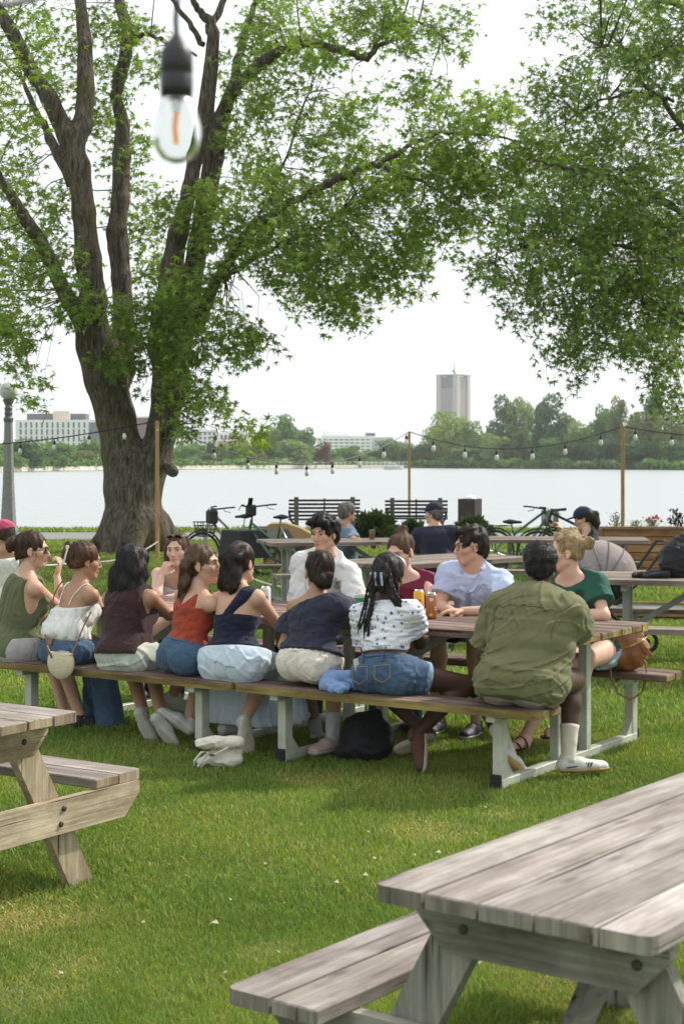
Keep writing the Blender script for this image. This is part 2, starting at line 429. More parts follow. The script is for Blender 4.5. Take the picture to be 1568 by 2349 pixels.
# ---- buildings
m_bwhite = mat('white_cladding', (.82, .82, .82), .6, var=.05, scale=.2)
m_win = mat('window_glass', (.10, .12, .14), .15, var=.3, scale=.5, spec=.8)
m_brick = mat('purple_brick', (.22, .12, .12), .8, var=.12, scale=.6)
m_tan = mat('orange_brick', (.50, .30, .20), .8, var=.1, scale=.6)
m_dark = mat('dark_panel', (.10, .10, .11), .6)
def block(T, name, px0, px1, y0, y1, d, dep, m, rz=0.):
    a, b = W(px0, y0, d), W(px1, y1, d); b.z = max(b.z, 0)
    mb = MB().box(((a.x+b.x)/2, d+dep/2, (a.z+b.z)/2), (b.x-a.x, dep, a.z-b.z))
    return obj(name, mb, m, T, True)
def win_grid(T, par, px0, px1, y0, y1, nx, ny, d, fw, fh, name='window', keep=None):
    a, b = W(px0, y0, d), W(px1, y1, d); cw, chh = (b.x-a.x)/nx, (a.z-b.z)/ny
    me = MB().box((0, 0, 0), (cw*fw, .35, chh*fh)).mesh(name); first = None
    for i in range(nx):
        for j in range(ny):
            if keep and not keep(i, j): continue
            if first is None: o = link(name, me, m_win, T); first = o
            else: o = first.copy(); COL.objects.link(o)
            o.location = Vector((a.x+(i+.5)*cw, d-.05, a.z-(j+.5)*chh))-T.location
T = thing('apartment_building', 'long white residence with tall dark window strips left of the big maple', 'building', (wall_x(130, 640), 650, 0))
block(T, 'wall', 36, 238, 963, 1060, 640, 16, m_bwhite); block(T, 'penthouse', 62, 197, 949, 963.4, 646, 9, m_dark)
block(T, 'stair_tower', 122, 160, 943, 963.4, 644, 8, mat('cream_panel', (.62, .54, .42), .7))
win_grid(T, None, 42, 200, 967, 1046, 13, 5, 640, .34, .80); block(T, 'glass_bay', 204, 232, 969, 1040, 639.6, .4, m_win)
T = thing('brick_building', 'dark purple brick block glimpsed between the forks of the maple trunk', 'building', (wall_x(330, 640), 648, 0))
block(T, 'wall', 314, 352, 958, 1060, 640, 14, m_brick); block(T, 'cornice', 313, 353, 955, 958.3, 639.5, 14, m_bwhite)
win_grid(T, None, 316, 350, 964, 1030, 3, 5, 640, .6, .35)
T = thing('campus_building', 'stepped white and orange brick building between maple trunk and far tall trees', 'building', (wall_x(500, 640), 650, 0))
block(T, 'wall', 418, 500, 985, 1060, 640, 12, m_bwhite); block(T, 'tall_wing', 500, 572, 992, 1012, 636, 14, m_bwhite)
block(T, 'penthouse', 452, 478, 975, 985.3, 644, 6, m_bwhite); block(T, 'brick_base', 500, 604, 1012, 1060, 632, 16, m_tan); block(T, 'upper_block', 540, 580, 978, 992.3, 640, 8, m_bwhite)
win_grid(T, None, 424, 496, 990, 1030, 7, 4, 640, .5, .5); win_grid(T, None, 504, 600, 1015, 1035, 12, 2, 632, .45, .45); win_grid(T, None, 504, 568, 995, 1010, 7, 1, 636, .6, .6)
T = thing('campus_building', 'low flat white building with ribbon windows left of the tower', 'building', (wall_x(810, 900), 915, 0))
block(T, 'wall', 736, 852, 1000, 1060, 900, 24, m_bwhite); block(T, 'penthouse', 739, 800, 989, 1000.3, 906, 12, m_bwhite); block(T, 'wing', 852, 902, 1003, 1060, 904, 24, mat('grey_cladding', (.5, .5, .5), .6, var=.06, scale=.2))
block(T, 'roof_plant', 838, 860, 993, 1000.4, 908, 8, m_dark); win_grid(T, None, 740, 850, 1005, 1035, 9, 4, 900, .72, .32); win_grid(T, None, 856, 900, 1008, 1034, 4, 3, 904, .6, .35)
T = thing('brick_building', 'small dark block standing just left of the tower behind willows', 'building', (wall_x(993, 1100), 1110, 0))
block(T, 'wall', 983, 1004, 998, 1056.9, 1100, 20, m_brick); block(T, 'roof', 982, 1005, 995.5, 998.2, 1099.6, 21, m_dark)
# ---- tower
d = 1500; T = thing('tower', 'tall slab sided university tower with louvred top and antenna mast', 'tower', (wall_x(1041, d), d+12, 0), R(-36))
m_tw = mat('tower_brick', (.225, .195, .20), .8, var=.06, scale=.1); m_tp = mat('tower_concrete', (.43, .375, .365), .8, var=.05, scale=.1)
a = 23.2; hz = 1.75+197*d/F
obj('body', MB().box((0, 0, hz/2-.7), (a-2, a-2, hz-1.4)), m_tw, T)
pr = MB().box((0, 0, hz/2), (5, 5, hz)).mesh('corner_pier')
for sx in (-1, 1):
    for sy in (-1, 1):
        o = link('corner_pier', pr, m_tp, T) if (sx, sy) == (-1, -1) else dup(o0, T)
        if (sx, sy) == (-1, -1): o0 = o
        o.location = (sx*(a/2-2.5), sy*(a/2-2.5), 0)
lv = MB(); rb = MB()
for k in range(9):
    q = -a/2+5.8+k*(a-11.6)/8
    lv.box((q, -(a/2-.8), hz-6.8), (.7, .5, 10)); lv.box((-(a/2-.8), q, hz-6.8), (.5, .7, 10))
    rb.box((q, -(a/2-.85), hz/2-6), (.35, .3, hz-13)); rb.box((-(a/2-.85), q, hz/2-6), (.3, .35, hz-13))
obj('louvre', lv, m_dark, T); obj('mullion', rb, m_tp, T)
obj('louvre_backing', MB().box((0, 0, hz-6.9), (a-1.8, a-1.8, 10.5)), mat('louvre_grey', (.15, .15, .16), .7), T)
obj('roof', MB().box((0, 0, hz+.3), (a+.6, a+.6, .8)), m_tp, T)
an = MB().tube([(1, 0, hz), (1, 0, hz+9), (1, 0, hz+17)], [.5, .35, .12]); an.box((1, 0, hz+6), (3.2, .3, .3)); an.box((1, 0, hz+9.5), (.3, .3, 3)); an.ball((.2, -1, hz+4), 1.0); an.ball((2.2, 0, hz+3), .8)
obj('antenna', an, m_dark, T)
# ---- far trees
def far_leaf(name, c1, c2):
    m = leafmat(name, c1, c2, .35, .25, .7); n = m.node_tree.nodes; return m
FL = {'mid': far_leaf('far_leaf_mid', (.11, .20, .055), (.19, .30, .085)), 'dark': far_leaf('far_leaf_dark', (.06, .13, .05), (.11, .20, .07)),
      'pale': far_leaf('far_leaf_pale', (.19, .27, .09), (.28, .37, .13)), 'willow': far_leaf('far_leaf_willow', (.20, .28, .05), (.33, .42, .10)),
      'olive': far_leaf('far_leaf_olive', (.14, .18, .045), (.24, .27, .075)), 'red': far_leaf('far_leaf_red', (.13, .05, .035), (.2, .09, .05))}
m_fbark = mat('far_bark', (.07, .055, .04), .9)
def crown_mesh(kind, seed, n=4600, name='crown', fs=.05):
    "unit crown: x,y in -.5..5, z 0..1"
    r = np.random.default_rng(seed); P = []
    nb = {'round': 26, 'tall': 26, 'cone': 18, 'willow': 24}[kind]
    for b in range(nb):
        z = .1+.8*(b+.5)/nb+r.uniform(-.04, .04)
        wd = {'round': math.sqrt(max(0, 1-(1.75*(z-.45))**2)), 'tall': .8*math.sqrt(max(0, 1-(1.7*(z-.42))**2)), 'cone': 1.1-z, 'willow': math.sqrt(max(0, 1-(1.6*(z-.38))**2))}[kind]
        a_ = r.uniform(0, 6.28); q = .33*wd*math.sqrt(r.uniform(0.05, 1))
        c = np.array([q*math.cos(a_), q*math.sin(a_), z]); rr = r.uniform(.13, .21)*(1.0 if kind != 'cone' else .9*(1.25-z))
        m_ = n//nb; u = r.normal(size=(m_, 3)); u /= np.linalg.norm(u, axis=1)[:, None]
        rad = rr*r.uniform(.55, 1.12, (m_, 1))**.6
        q3 = c+u*rad*np.array([1, 1, 1.5 if kind == 'willow' else .8]); P.append(q3)
    P = np.vstack(P); P[:, 2] = np.clip(P[:, 2], .02, 1.05); n_ = len(P)
    A = r.normal(size=(n_, 3)); A /= np.linalg.norm(A, axis=1)[:, None]; B = np.cross(A, r.normal(size=(n_, 3))); B /= np.linalg.norm(B, axis=1)[:, None]
    s_ = fs*r.uniform(.5, 1.1, (n_, 1)); V = np.stack([P-A*s_, P-B*s_*.7, P+A*s_, P+B*s_*.7], 1).reshape(-1, 3)
    t = r.uniform(.75, 1.25, (n_, 1)); T_ = np.repeat(t*np.ones((1, 3)), 4, 0)
    return np_mesh(name, V, np.arange(4*n_).reshape(-1, 4), T_)
CM = {}
def far_tree(px, ytop, wpx, kind, m, label, dd=8, group='trees on the far shore', d=None):
    d = d or shore(px)+dd; h = 1.75+(YH-ytop)*d/F; wd = wpx*d/F
    key = (kind, m, (px*7) % 2)
    T = thing('tree', label, 'tree', (wall_x(px, d), d, .1), 0, group)
    if key not in CM: CM[key] = crown_mesh(kind, hash(key[0]) % 97 + len(CM)*13, fs=.032)
    me = CM[key]; o = bpy.data.objects.new('crown', me); COL.objects.link(o); o.parent = T
    if not me.materials: me.materials.append(FL[m])
    o.scale = (wd*1.32, wd*1.1, h*1.02); o.rotation_euler.z = px*.37
    if 'tr' not in CM: CM['tr'] = MB().tube([(0, 0, 0), (.1, 0, .4), (0, .1, .8)], [1.0, .8, .3], 7).mesh('trunk'); CM['tr'].materials.append(m_fbark)
    t = bpy.data.objects.new('trunk', CM['tr']); COL.objects.link(t); t.parent = T; t.scale = (max(.2, h*.03), max(.2, h*.03), h*.8)
FT = [
 (60, 1012, 90, 'round', 'dark', 'dark round tree at the left edge below the white residence'), (150, 1022, 80, 'round', 'mid', 'mid green tree standing below the middle of the white residence'),
 (205, 1008, 80, 'tall', 'mid', 'tall green tree just left of the maple trunk on the far shore'), (110, 1036, 90, 'round', 'dark', 'low bushy dark tree behind the far seawall, left of the maple'),
 (185, 1035, 90, 'round', 'olive', 'low olive tree behind the seawall touching the maple trunk'), (20, 1040, 80, 'round', 'mid', 'low green tree directly beside the lamp post globe'),
 (338, 1022, 60, 'round', 'mid', 'green tree seen in the fork of the maple'), (436, 1026, 60, 'round', 'mid', 'round green tree just right of the maple trunk'), (472, 1042, 60, 'round', 'dark', 'short dark tree second right of the maple trunk'),
 (482, 1012, 50, 'cone', 'dark', 'dark conical evergreen right of the maple trunk'), (545, 1035, 60, 'round', 'dark', 'small dark tree below the orange brick building'), (582, 1010, 62, 'round', 'olive', 'olive grey tree beside the orange brick wall'),
 (617, 985, 66, 'round', 'mid', 'leafy tree left of the tallest one in the centre shore group'), (655, 957, 84, 'tall', 'mid', 'tallest mid green tree of the centre shore group'), (697, 985, 70, 'round', 'mid', 'rounded tree right of the tallest centre tree'),
 (672, 1012, 90, 'round', 'pale', 'pale tree in front of the tallest centre tree'), (620, 1030, 80, 'round', 'mid', 'low bushy tree at the foot of the centre group'), (742, 1017, 44, 'round', 'red', 'reddish brown tree in front of the low white building'),
 (800, 1024, 70, 'round', 'mid', 'green tree under the left part of the low white building'), (850, 1036, 60, 'round', 'dark', 'low dark tree above the motor boat'), (888, 1010, 80, 'round', 'mid', 'mid green tree behind the motor boat'),
 (925, 1016, 60, 'round', 'mid', 'green tree touching the middle light pole'), (955, 1022, 60, 'round', 'mid', 'bushy green tree just right of the middle light pole'), (985, 1018, 70, 'round', 'olive', 'olive tree between the light pole and the tower'),
 (1030, 955, 92, 'willow', 'willow', 'big yellow green willow in front of the tower'), (1000, 985, 80, 'willow', 'willow', 'lower yellow willow left of the tower foot'), (1076, 975, 70, 'willow', 'pale', 'pale willow right of the tower foot'),
 (1058, 1028, 90, 'round', 'mid', 'green bushy tree at the water below the tower'), (1100, 1030, 70, 'round', 'mid', 'bushy waterside tree right of the tower'), (1134, 1000, 76, 'round', 'pale', 'pale olive tree left of the yellow cone'),
 (1152, 918, 80, 'round', 'dark', 'tall loose bluish tree with pale top'), (1198, 920, 74, 'round', 'pale', 'tall thin pale tree, second of the high row'), (1186, 966, 62, 'cone', 'olive', 'cone shaped yellow olive tree at the middle of the right shore'),
 (1234, 962, 66, 'cone', 'dark', 'dark conical tree right of the yellow cone'), (1262, 916, 96, 'round', 'dark', 'broad dark high tree above the right shore'), (1302, 950, 66, 'round', 'mid', 'mid tree right of the broad dark one'),
 (1262, 1006, 80, 'round', 'mid', 'waterside tree beneath the broad dark one'), (1336, 972, 92, 'round', 'pale', 'pale willow like tree above the party on the far bank'), (1385, 935, 66, 'round', 'mid', 'high dense tree left of the right light pole'),
 (1414, 915, 60, 'tall', 'olive', 'bright yellow green tall tree behind the right light pole'), (1330, 1020, 80, 'round', 'dark', 'dark waterside bush tree left of the far party'), (1400, 1010, 76, 'round', 'dark', 'dark waterside tree behind the right light pole'),
 (1444, 955, 70, 'round', 'olive', 'olive tree right of the right light pole'), (1500, 899, 62, 'tall', 'mid', 'tallest tree near the right edge of the far shore'), (1476, 955, 92, 'willow', 'olive', 'large olive willow with hanging crown near the right edge'),
 (1540, 955, 90, 'willow', 'olive', 'olive willow at the very right edge'), (1470, 1015, 100, 'round', 'dark', 'wide dark tree at the water on the right'), (1548, 1015, 90, 'round', 'dark', 'dark low tree in the bottom right corner of the far shore'),
]
for i, (px, yt, wp, kd, m_, lb) in enumerate(FT): far_tree(px, yt, wp, kd, m_, lb, dd=3+(i*5 % 12) + (10 if yt < 1000 else 0))
# low undergrowth and the distant wood behind the separate trees
def belt(name, lst, m, label, n, fs, kind='stuff'):
    r = np.random.default_rng(5); P = []
    for px0, px1, yt, dd in lst:
        pxs = r.uniform(px0, px1, n); d = np.array([shore(q) for q in pxs])+dd+r.uniform(-4, 6, n)
        top = (YH-yt)+4*np.sin(pxs*.06)+3*np.sin(pxs*.17+1); z = r.uniform(0, 1, n)**.8*(1.75+top*d/F)
        P.append(np.stack([(pxs-784)*d/F, d, z], 1))
    P = np.vstack(P); k = len(P); A = r.normal(size=(k, 3))*fs; B = r.normal(size=(k, 3))*fs
    V = np.stack([P-A, P-B, P+A, P+B], 1).reshape(-1, 3); t = np.repeat(r.uniform(.7, 1.3, (k, 1))*np.ones((1, 3)), 4, 0)
    o = link(name, np_mesh(name, V, np.arange(4*k).reshape(-1, 4), t), m); return tag(o, label, 'woods', kind=kind)
belt('undergrowth', [(-100, 240, 1056, 4), (300, 620, 1058, 4), (600, 945, 1057, 5), (945, 1250, 1060, 3), (1250, 1640, 1060, 3)], FL['mid'], 'dark scrub along the far waterline', 5200, .42)
belt('far_woods', [(-100, 300, 1030, 45), (400, 720, 1030, 45), (720, 1000, 1044, 60), (1040, 1640, 1000, 45)], FL['mid'], 'hazy woods behind the trees on the far shore', 5200, .8)
# ---- boat
d = 440; T = thing('motor_boat', 'small white cabin cruiser on the far side of the lake', 'boat', (wall_x(902, d), d, -.6), 0)
hl = MB(); n_ = 9; L_ = 5.6; V = []; Fc = []
for i in range(n_):
    t = i/(n_-1); x = -L_/2+L_*t; hw = 1.0*min(1, 1.25*(1-t)**.6+.02); zt = .75+.25*t
    V += [(x, 0, 0), (x, -hw*.8, .15), (x, -hw, zt), (x, hw, zt), (x, hw*.8, .15)]
for i in range(n_-1):
    for j in range(5): Fc.append((i*5+j, (i+1)*5+j, (i+1)*5+(j+1) % 5, i*5+(j+1) % 5))
Fc.append((0, 1, 2, 3, 4)); hl.add(V, Fc); obj('hull', hl, m_white, T)
obj('stripe', MB().box((-.3, -1.0, .62), (4.4, .06, .1)), m_dark, T)
obj('cabin', MB().hexa([(-1.6, -.8, .8), (1.5, -.7, .85), (1.5, .7, .85), (-1.6, .8, .8), (-1.3, -.65, 1.75), (.4, -.6, 1.7), (.4, .6, 1.7), (-1.3, .65, 1.75)]), m_white, T)
wn = MB(); [wn.box((-1.0+k*.6, -.755, 1.35), (.42, .06, .35)) for k in range(3)]; obj('window', wn, m_win, T)
obj('bimini_top', MB().box((-1.7, 0, 2.1), (2.0, 1.5, .08)), m_white, T)
sp = MB(); [sp.tube([(x, y, .9), (x, y, 2.1)], .03) for x in (-2.5, -.9) for y in (-.6, .6)]; obj('rail', sp, m_white, T)
# ================================================================ picnic tables
U2 = Vector((-.835, .55, 0)); V2 = Vector((.55, .835, 0)); O2 = Vector((.84, 8.58, 0))
HB, HT = .45, .79
def TP(t, s, z=0.): return O2+U2*t+V2*s+Vector((0, 0, z))
def col_t(px, s):
    "position along the main table on the vertical plane s where photo column px falls"
    q = (px-784)/F; return ((O2.x+V2.x*s)-q*(O2.y+V2.y*s))/(q*U2.y-U2.x)
def PT(px, py, s):
    p = TP(col_t(px, s), s); p.z = H-(py-YH)*p.y/F; return p
def wood(name, c, c2, axis=0, dark=.35, **k):
    "boards with fine grain along one axis, blotchy weathering, thin cracks and a few knots"
    if name in MATS: return MATS[name]
    m = bpy.data.materials.new(name); MATS[name] = m; m.use_nodes = True; n = m.node_tree.nodes; L = m.node_tree.links; p = n['Principled BSDF']; p.inputs['Roughness'].default_value = .82; p.inputs['Specular IOR Level'].default_value = .25
    tc = n.new('ShaderNodeTexCoord'); at = n.new('ShaderNodeAttribute'); at.attribute_name = 'off'; ad = n.new('ShaderNodeVectorMath'); L.new(tc.outputs['Object'], ad.inputs[0]); L.new(at.outputs['Vector'], ad.inputs[1])
    def nz(sa, sc, det=4, dist=0., rough=.6):
        mp = n.new('ShaderNodeMapping'); v = [sc]*3; v[axis] = sa; mp.inputs['Scale'].default_value = v; L.new(ad.outputs[0], mp.inputs[0])
        t = n.new('ShaderNodeTexNoise'); t.inputs['Scale'].default_value = 1; t.inputs['Detail'].default_value = det; t.inputs['Distortion'].default_value = dist; t.inputs['Roughness'].default_value = rough; L.new(mp.outputs[0], t.inputs['Vector']); return t.outputs[0]
    def ramp(v, p0, p1, c0, c1):
        r_ = n.new('ShaderNodeValToRGB'); e = r_.color_ramp.elements; e[0].position, e[1].position = p0, p1; e[0].color = (*c0, 1); e[1].color = (*c1, 1); L.new(v, r_.inputs[0]); return r_.outputs[0]
    def mul(a_, b_, f=1.):
        x = n.new('ShaderNodeMix'); x.data_type = 'RGBA'; x.blend_type = 'MULTIPLY'; x.inputs[0].default_value = f; L.new(a_, x.inputs[6]); L.new(b_, x.inputs[7]); return x.outputs[2]
    c, c2 = np.array(c), np.array(c2)
    base = ramp(nz(1.6, 9, 5, .3), .34, .66, c, c2)
    g1 = ramp(nz(1.4, 75, 4, .2), .36, .62, (.80, .79, .77), (1.06, 1.06, 1.06)); g2 = ramp(nz(5, 240, 2), .3, .7, (.80, .80, .80), (1.08, 1.08, 1.08))
    ck = ramp(nz(1.1, 46, 2, .1), .30, .345, (.22, .20, .18), (1, 1, 1))
    vo = n.new('ShaderNodeTexVoronoi'); vo.inputs['Scale'].default_value = 1; mp = n.new('ShaderNodeMapping'); v = [8.]*3; v[axis] = 2.6; mp.inputs['Scale'].default_value = v; L.new(ad.outputs[0], mp.inputs[0]); L.new(mp.outputs[0], vo.inputs[0])
    kn = ramp(vo.outputs['Distance'], .06, .16, (.30, .25, .21), (1, 1, 1))
    out = mul(mul(mul(mul(base, g1), g2), ck), kn, .85); ti = n.new('ShaderNodeAttribute'); ti.attribute_name = 'tint'; out = mul(out, ti.outputs['Color']); out = mul(out, ramp(nz(2.2, 4.5, 6, .8, .7), .34, .60, (.70, .67, .63), (1.08, 1.08, 1.08))); L.new(out, p.inputs['Base Color'])
    bw = n.new('ShaderNodeRGBToBW'); L.new(mul(g1, ck), bw.inputs[0]); bp = n.new('ShaderNodeBump'); bp.inputs['Distance'].default_value = .0022; L.new(bw.outputs[0], bp.inputs['Height']); L.new(bp.outputs[0], p.inputs['Normal'])
    return m
m_brown = wood('brown_stained_wood', (.11, .072, .058), (.30, .215, .18)); m_edge = wood('worn_yellow_edge', (.17, .115, .045), (.42, .32, .13))
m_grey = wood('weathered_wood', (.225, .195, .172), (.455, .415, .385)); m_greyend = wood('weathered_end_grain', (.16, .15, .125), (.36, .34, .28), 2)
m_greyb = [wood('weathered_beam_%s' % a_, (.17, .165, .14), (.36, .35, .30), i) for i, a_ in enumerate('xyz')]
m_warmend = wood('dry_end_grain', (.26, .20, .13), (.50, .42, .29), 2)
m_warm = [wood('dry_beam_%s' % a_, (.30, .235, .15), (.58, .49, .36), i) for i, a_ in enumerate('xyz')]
m_bgwood = wood('grey_brown_wood', (.15, .12, .10), (.32, .28, .24))
m_galv = mat('galvanised_steel', (.34, .36, .28), .45, col2=(.52, .54, .47), scale=7, metal=.0, bump=.0008, bscale=50)
m_galvd = mat('shaded_steel', (.20, .21, .19), .5, col2=(.30, .31, .29), scale=7)  # same steel on the tables behind, their shade put into a darker colour
m_black = mat('black_rubber', (.012, .012, .013), .6); m_bolt = mat('rusty_bolt', (.07, .055, .045), .6, metal=.5)
def rot_off(i): return (random.uniform(0, 40), random.uniform(0, 40), random.uniform(0, 40))
def planks(n, wdt, L, z, th, y0, gap=.007, cut=(0, 0), jit=.004, ch=.006):
    "n boards side by side along x; cut = how much the outer boards are clipped at the corners"
    mb = MB()
    for i in range(n):
        y = y0+(i-(n-1)/2)*(wdt+gap); t = random.uniform(.8, 1.16); tint = (t, t*random.uniform(.97, 1.02), t*random.uniform(.95, 1.03))
        hl = L/2+random.uniform(-jit, jit); c0 = cut[0] if i == 0 else 0; c1 = cut[1] if i == n-1 else 0
        hw = (wdt)/2
        if c0 or c1:
            sg = -1 if c0 else 1; c = c0 or c1
            poly = [(-hl, -sg*hw), (hl, -sg*hw), (hl, sg*(hw-c*.8)), (hl-c*.35, sg*(hw-c*.22)), (hl-c, sg*hw), (-hl+c, sg*hw), (-hl+c*.35, sg*(hw-c*.22)), (-hl, sg*(hw-c*.8))]
            if sg < 0: poly = poly[::-1]
            mb.prism([(a, y+b, z-th) for a, b in poly], (0, 0, 0), (0, 0, th), off=rot_off(i), tint=tint)
        else: mb.box((0, y, z-th/2), (2*hl, wdt, th), ch=ch, off=rot_off(i), tint=tint)
    return mb
def edge_slots(o, side):
    for p in o.data.polygons:
        if abs(p.normal.z) < .5 and side(p.normal): p.material_index = 1
def metal_table(label, cat, loc, rz, mt=m_brown, me=m_edge, mf=m_galv, group=None):
    T = thing('picnic_table', label, cat, loc, rz, group)
    o = obj('tabletop', planks(7, .137, 1.98, HT, .042, 0, cut=(.07, .07)), [mt, me], T)
    edge_slots(o, lambda n: abs(n.x) > .5)
    for s in (-1, 1):
        o = obj('bench_seat', planks(2, .137, 1.98, HB, .042, s*.868, cut=(.07, .0) if s < 0 else (0, .07)), [mt, me], T)
        edge_slots(o, lambda n: n.y*s > .3 or abs(n.x) > .5)
    for x in (-.7, .7):
        f = obj('leg_frame', MB().box((x, 0, .035), (.06, 1.80, .05), ch=.004).box((x, 0, HT-.072), (.05, .86, .055), ch=.004), mf, T)
        for y, h in ((-.868, HB), (-.19, HT-.055), (.19, HT-.055), (.868, HB)):
            obj('leg', MB().box((x, y, h/2+.005), (.055, .075 if abs(y) > .5 else .062, h-.092), ch=.004), mf, f)
        for y in (-.868, .868):
            s = 1 if y > 0 else -1
            obj('bench_bracket', MB().box((x, y, HB-.06), (.055, .23, .035), ch=.003), mf, f)
            obj('gusset', MB().prism([(x-.022, y-s*.038, .06), (x-.022, y-s*.038, .15), (x-.022, y-s*.12, .06)], (0, 0, 0), (.044, 0, 0)), mf, f)
            obj('foot_pad', MB().box((x, y+s*.047, .045), (.062, .018, .085), ch=.004), m_black, f)
    for s in (-1, 1):
        obj('brace', MB().bar((s*.10, 0, HT-.08), (s*.67, 0, .36), .05, .012, up=(0, 1, 0), ch=.002), mf, T)
    return T
RZ = math.atan2(-.55, .835)
metal_table('brown picnic table with the olive shirt man on its near bench', 'picnic table', TP(.70, .868), RZ, group='long row of two brown picnic tables')
metal_table('brown stained picnic table under the group of women at the left', 'picnic table', TP(2.71, .868), RZ, group='long row of two brown picnic tables')
BT = metal_table('weathered picnic table on the right holding a black backpack and jacket', 'picnic table', (3.06, 13.3, 0), R(-14), m_bgwood, m_bgwood, m_galvd, 'grey brown picnic tables behind the group')
def tcopy(label, loc, rz):
    c = dup(BT); c.location = loc; c.rotation_euler.z = rz; c['label'] = label; return c
tcopy('picnic table in front of the cedar planter where the person in a navy cap sits', (2.78, 20.0, 0), R(-6))
tcopy('picnic table where the grey haired man rests his beer', (.02, 19.5, 0), R(12))
tcopy('picnic table partly hidden behind the maroon shirt woman and the polo shirt man', (.86, 15.8, 0), R(44))
def wood_table(label, loc, rz, so, mt, mend, mbeam, sl=1.8, z_s=.43, W_=.138):
    T = thing('picnic_table', label, 'picnic table', loc, rz, 'A-frame wooden picnic tables in front')
    o = obj('tabletop', planks(5, W_, 1.8, .76, .04, 0, cut=(.03, .03), ch=.004), [mt, mend], T); edge_slots(o, lambda n: abs(n.x) > .7)
    for s in (-1, 1):
        o = obj('bench_seat', planks(2, W_+.004, sl, z_s, .04, s*so, cut=(.03, 0) if s < 0 else (0, .03), ch=.004), [mt, mend], T); edge_slots(o, lambda n: abs(n.x) > .7)
    for e in (-1, 1):
        x = e*.74
        def trap(x, yt, yb, zt, zb, th, nm):
            P = [(x, -yb, zb), (x, yb, zb), (x, yt, (zt+zb)/2+.02), (x, yt, zt), (x, -yt, zt), (x, -yt, (zt+zb)/2+.02)]
            return obj(nm, MB().prism(P, (0, 0, 0), (th, 0, 0), off=rot_off(0)), mbeam[1], T)
        trap(x-.02, .33, .25, .718, .585, .04, 'top_cleat'); trap(x-.02, so+.115, so+.02, z_s-.042, z_s-.18, .04, 'seat_beam')
        for s in (-1, 1):
            a = Vector((x-e*.045, s*.19, .712)); b = Vector((x-e*.045, s*.58, 0)); d_ = (b-a); w2 = .07
            P = [a+Vector((0, -w2, 0)), a+Vector((0, w2, 0)), b+Vector((0, w2, 0)), b+Vector((0, -w2, 0))]
            lg = obj('leg', MB().prism([p-Vector((.02, 0, 0)) for p in P], (0, 0, 0), (.04, 0, 0), off=(random.uniform(0, 9), 3, 1)), mbeam[2], T)
            for z, dy in ((z_s-.08, .03), (z_s-.14, -.02), (.65, -.03)):
                obj('bolt', MB().lathe([(.012, 0), (.012, .006), (.007, .009), (0, .009)], (x+e*.0205, s*(.19+.39*(.712-z)/.712)+dy, z), 8, ax=(e, 0, 0)), m_bolt, lg)
            c = Vector((x-e*.07, s*.02, .70)); 
        obj('brace', MB().bar((x-e*.09, 0, z_s-.1), (x-e*.50, 0, .71), .09, .036, up=(0, 1, 0), off=rot_off(0)), mbeam[0], T)
    return T
wood_table('large weathered grey picnic table filling the bottom right corner', (.887+.01, 4.28, 0), R(53.1), .665, m_grey, m_greyend, m_greyb)
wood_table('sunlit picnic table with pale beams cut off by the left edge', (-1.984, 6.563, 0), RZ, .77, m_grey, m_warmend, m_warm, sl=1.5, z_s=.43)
# ================================================================ light poles, strings, lamp
m_post = mat('cedar_post', (.28, .16, .06), .75, col2=(.46, .29, .12), scale=4, stretch=(8, 8, .6), bump=.002, bscale=20)
m_cable = mat('black_cable', (.012, .012, .014), .5); m_socket = mat('bulb_socket', (.018, .018, .02), .45)
def glass_mat(name, rough=.02, alpha=.22):
    m = bpy.data.materials.new(name); m.use_nodes = True; n = m.node_tree.nodes; L = m.node_tree.links; n.remove(n['Principled BSDF'])
    g = n.new('ShaderNodeBsdfGlossy'); g.inputs['Roughness'].default_value = rough; t = n.new('ShaderNodeBsdfTransparent'); t.inputs[0].default_value = (.86, .88, .86, 1)
    ly = n.new('ShaderNodeLayerWeight'); ly.inputs[0].default_value = alpha; ms = n.new('ShaderNodeMixShader')
    L.new(ly.outputs['Fresnel'], ms.inputs[0]); L.new(t.outputs[0], ms.inputs[1]); L.new(g.outputs[0], ms.inputs[2]); L.new(ms.outputs[0], n['Material Output'].inputs[0]); return m
m_bulbg = glass_mat('bulb_glass'); m_fil = mat('filament', (.75, .28, .04), .4, emit=(1, .30, .03, .2)); m_milk = mat('milky_bulb', (.62, .63, .60), .2, spec=.8)
posts = [(361, 965, 29.0, .068, 'left wooden light pole standing in front of the maple trunk'), (938, 990, 40.6, .065, 'middle wooden light pole beside the second park bench'), (1427, 978, 34.7, .072, 'right wooden light pole rising behind the cedar planter')]
ptop = []
for px, py, d, wd, lb in posts:
    a = W(px, py, d); ptop.append(a)
    mb = MB().box((a.x, a.y, (a.z-.3)/2), (wd, wd, a.z+.3), ch=.006); alone('light_pole', mb, m_post, lb, 'light pole', (a.x, a.y, 0), 'wooden poles carrying the string lights')
def drop_bulb_parts(T, sc=1.):
    "a hanging festoon bulb: local origin at the cable"
    k = 3.2*sc
    obj('socket', MB().tube([(0, 0, 0), (0, 0, -.02*k)], .004*k, 6).lathe([(.004*k, -.018*k), (.011*k, -.022*k), (.012*k, -.043*k), (.010*k, -.046*k), (0, -.046*k)], n=10), m_socket, T)
    obj('glass', MB().lathe([(.009*k, -.046*k), (.0135*k, -.058*k), (.0165*k, -.072*k), (.014*k, -.087*k), (.006*k, -.095*k), (0, -.096*k)], n=12), m_milk, T, smooth=True)
def strand(label, a, b, sag, n=24):
    "hanging cable between two points"
    return [a.lerp(b, i/n)-Vector((0, 0, sag*4*(i/n)*(1-i/n))) for i in range(n+1)]
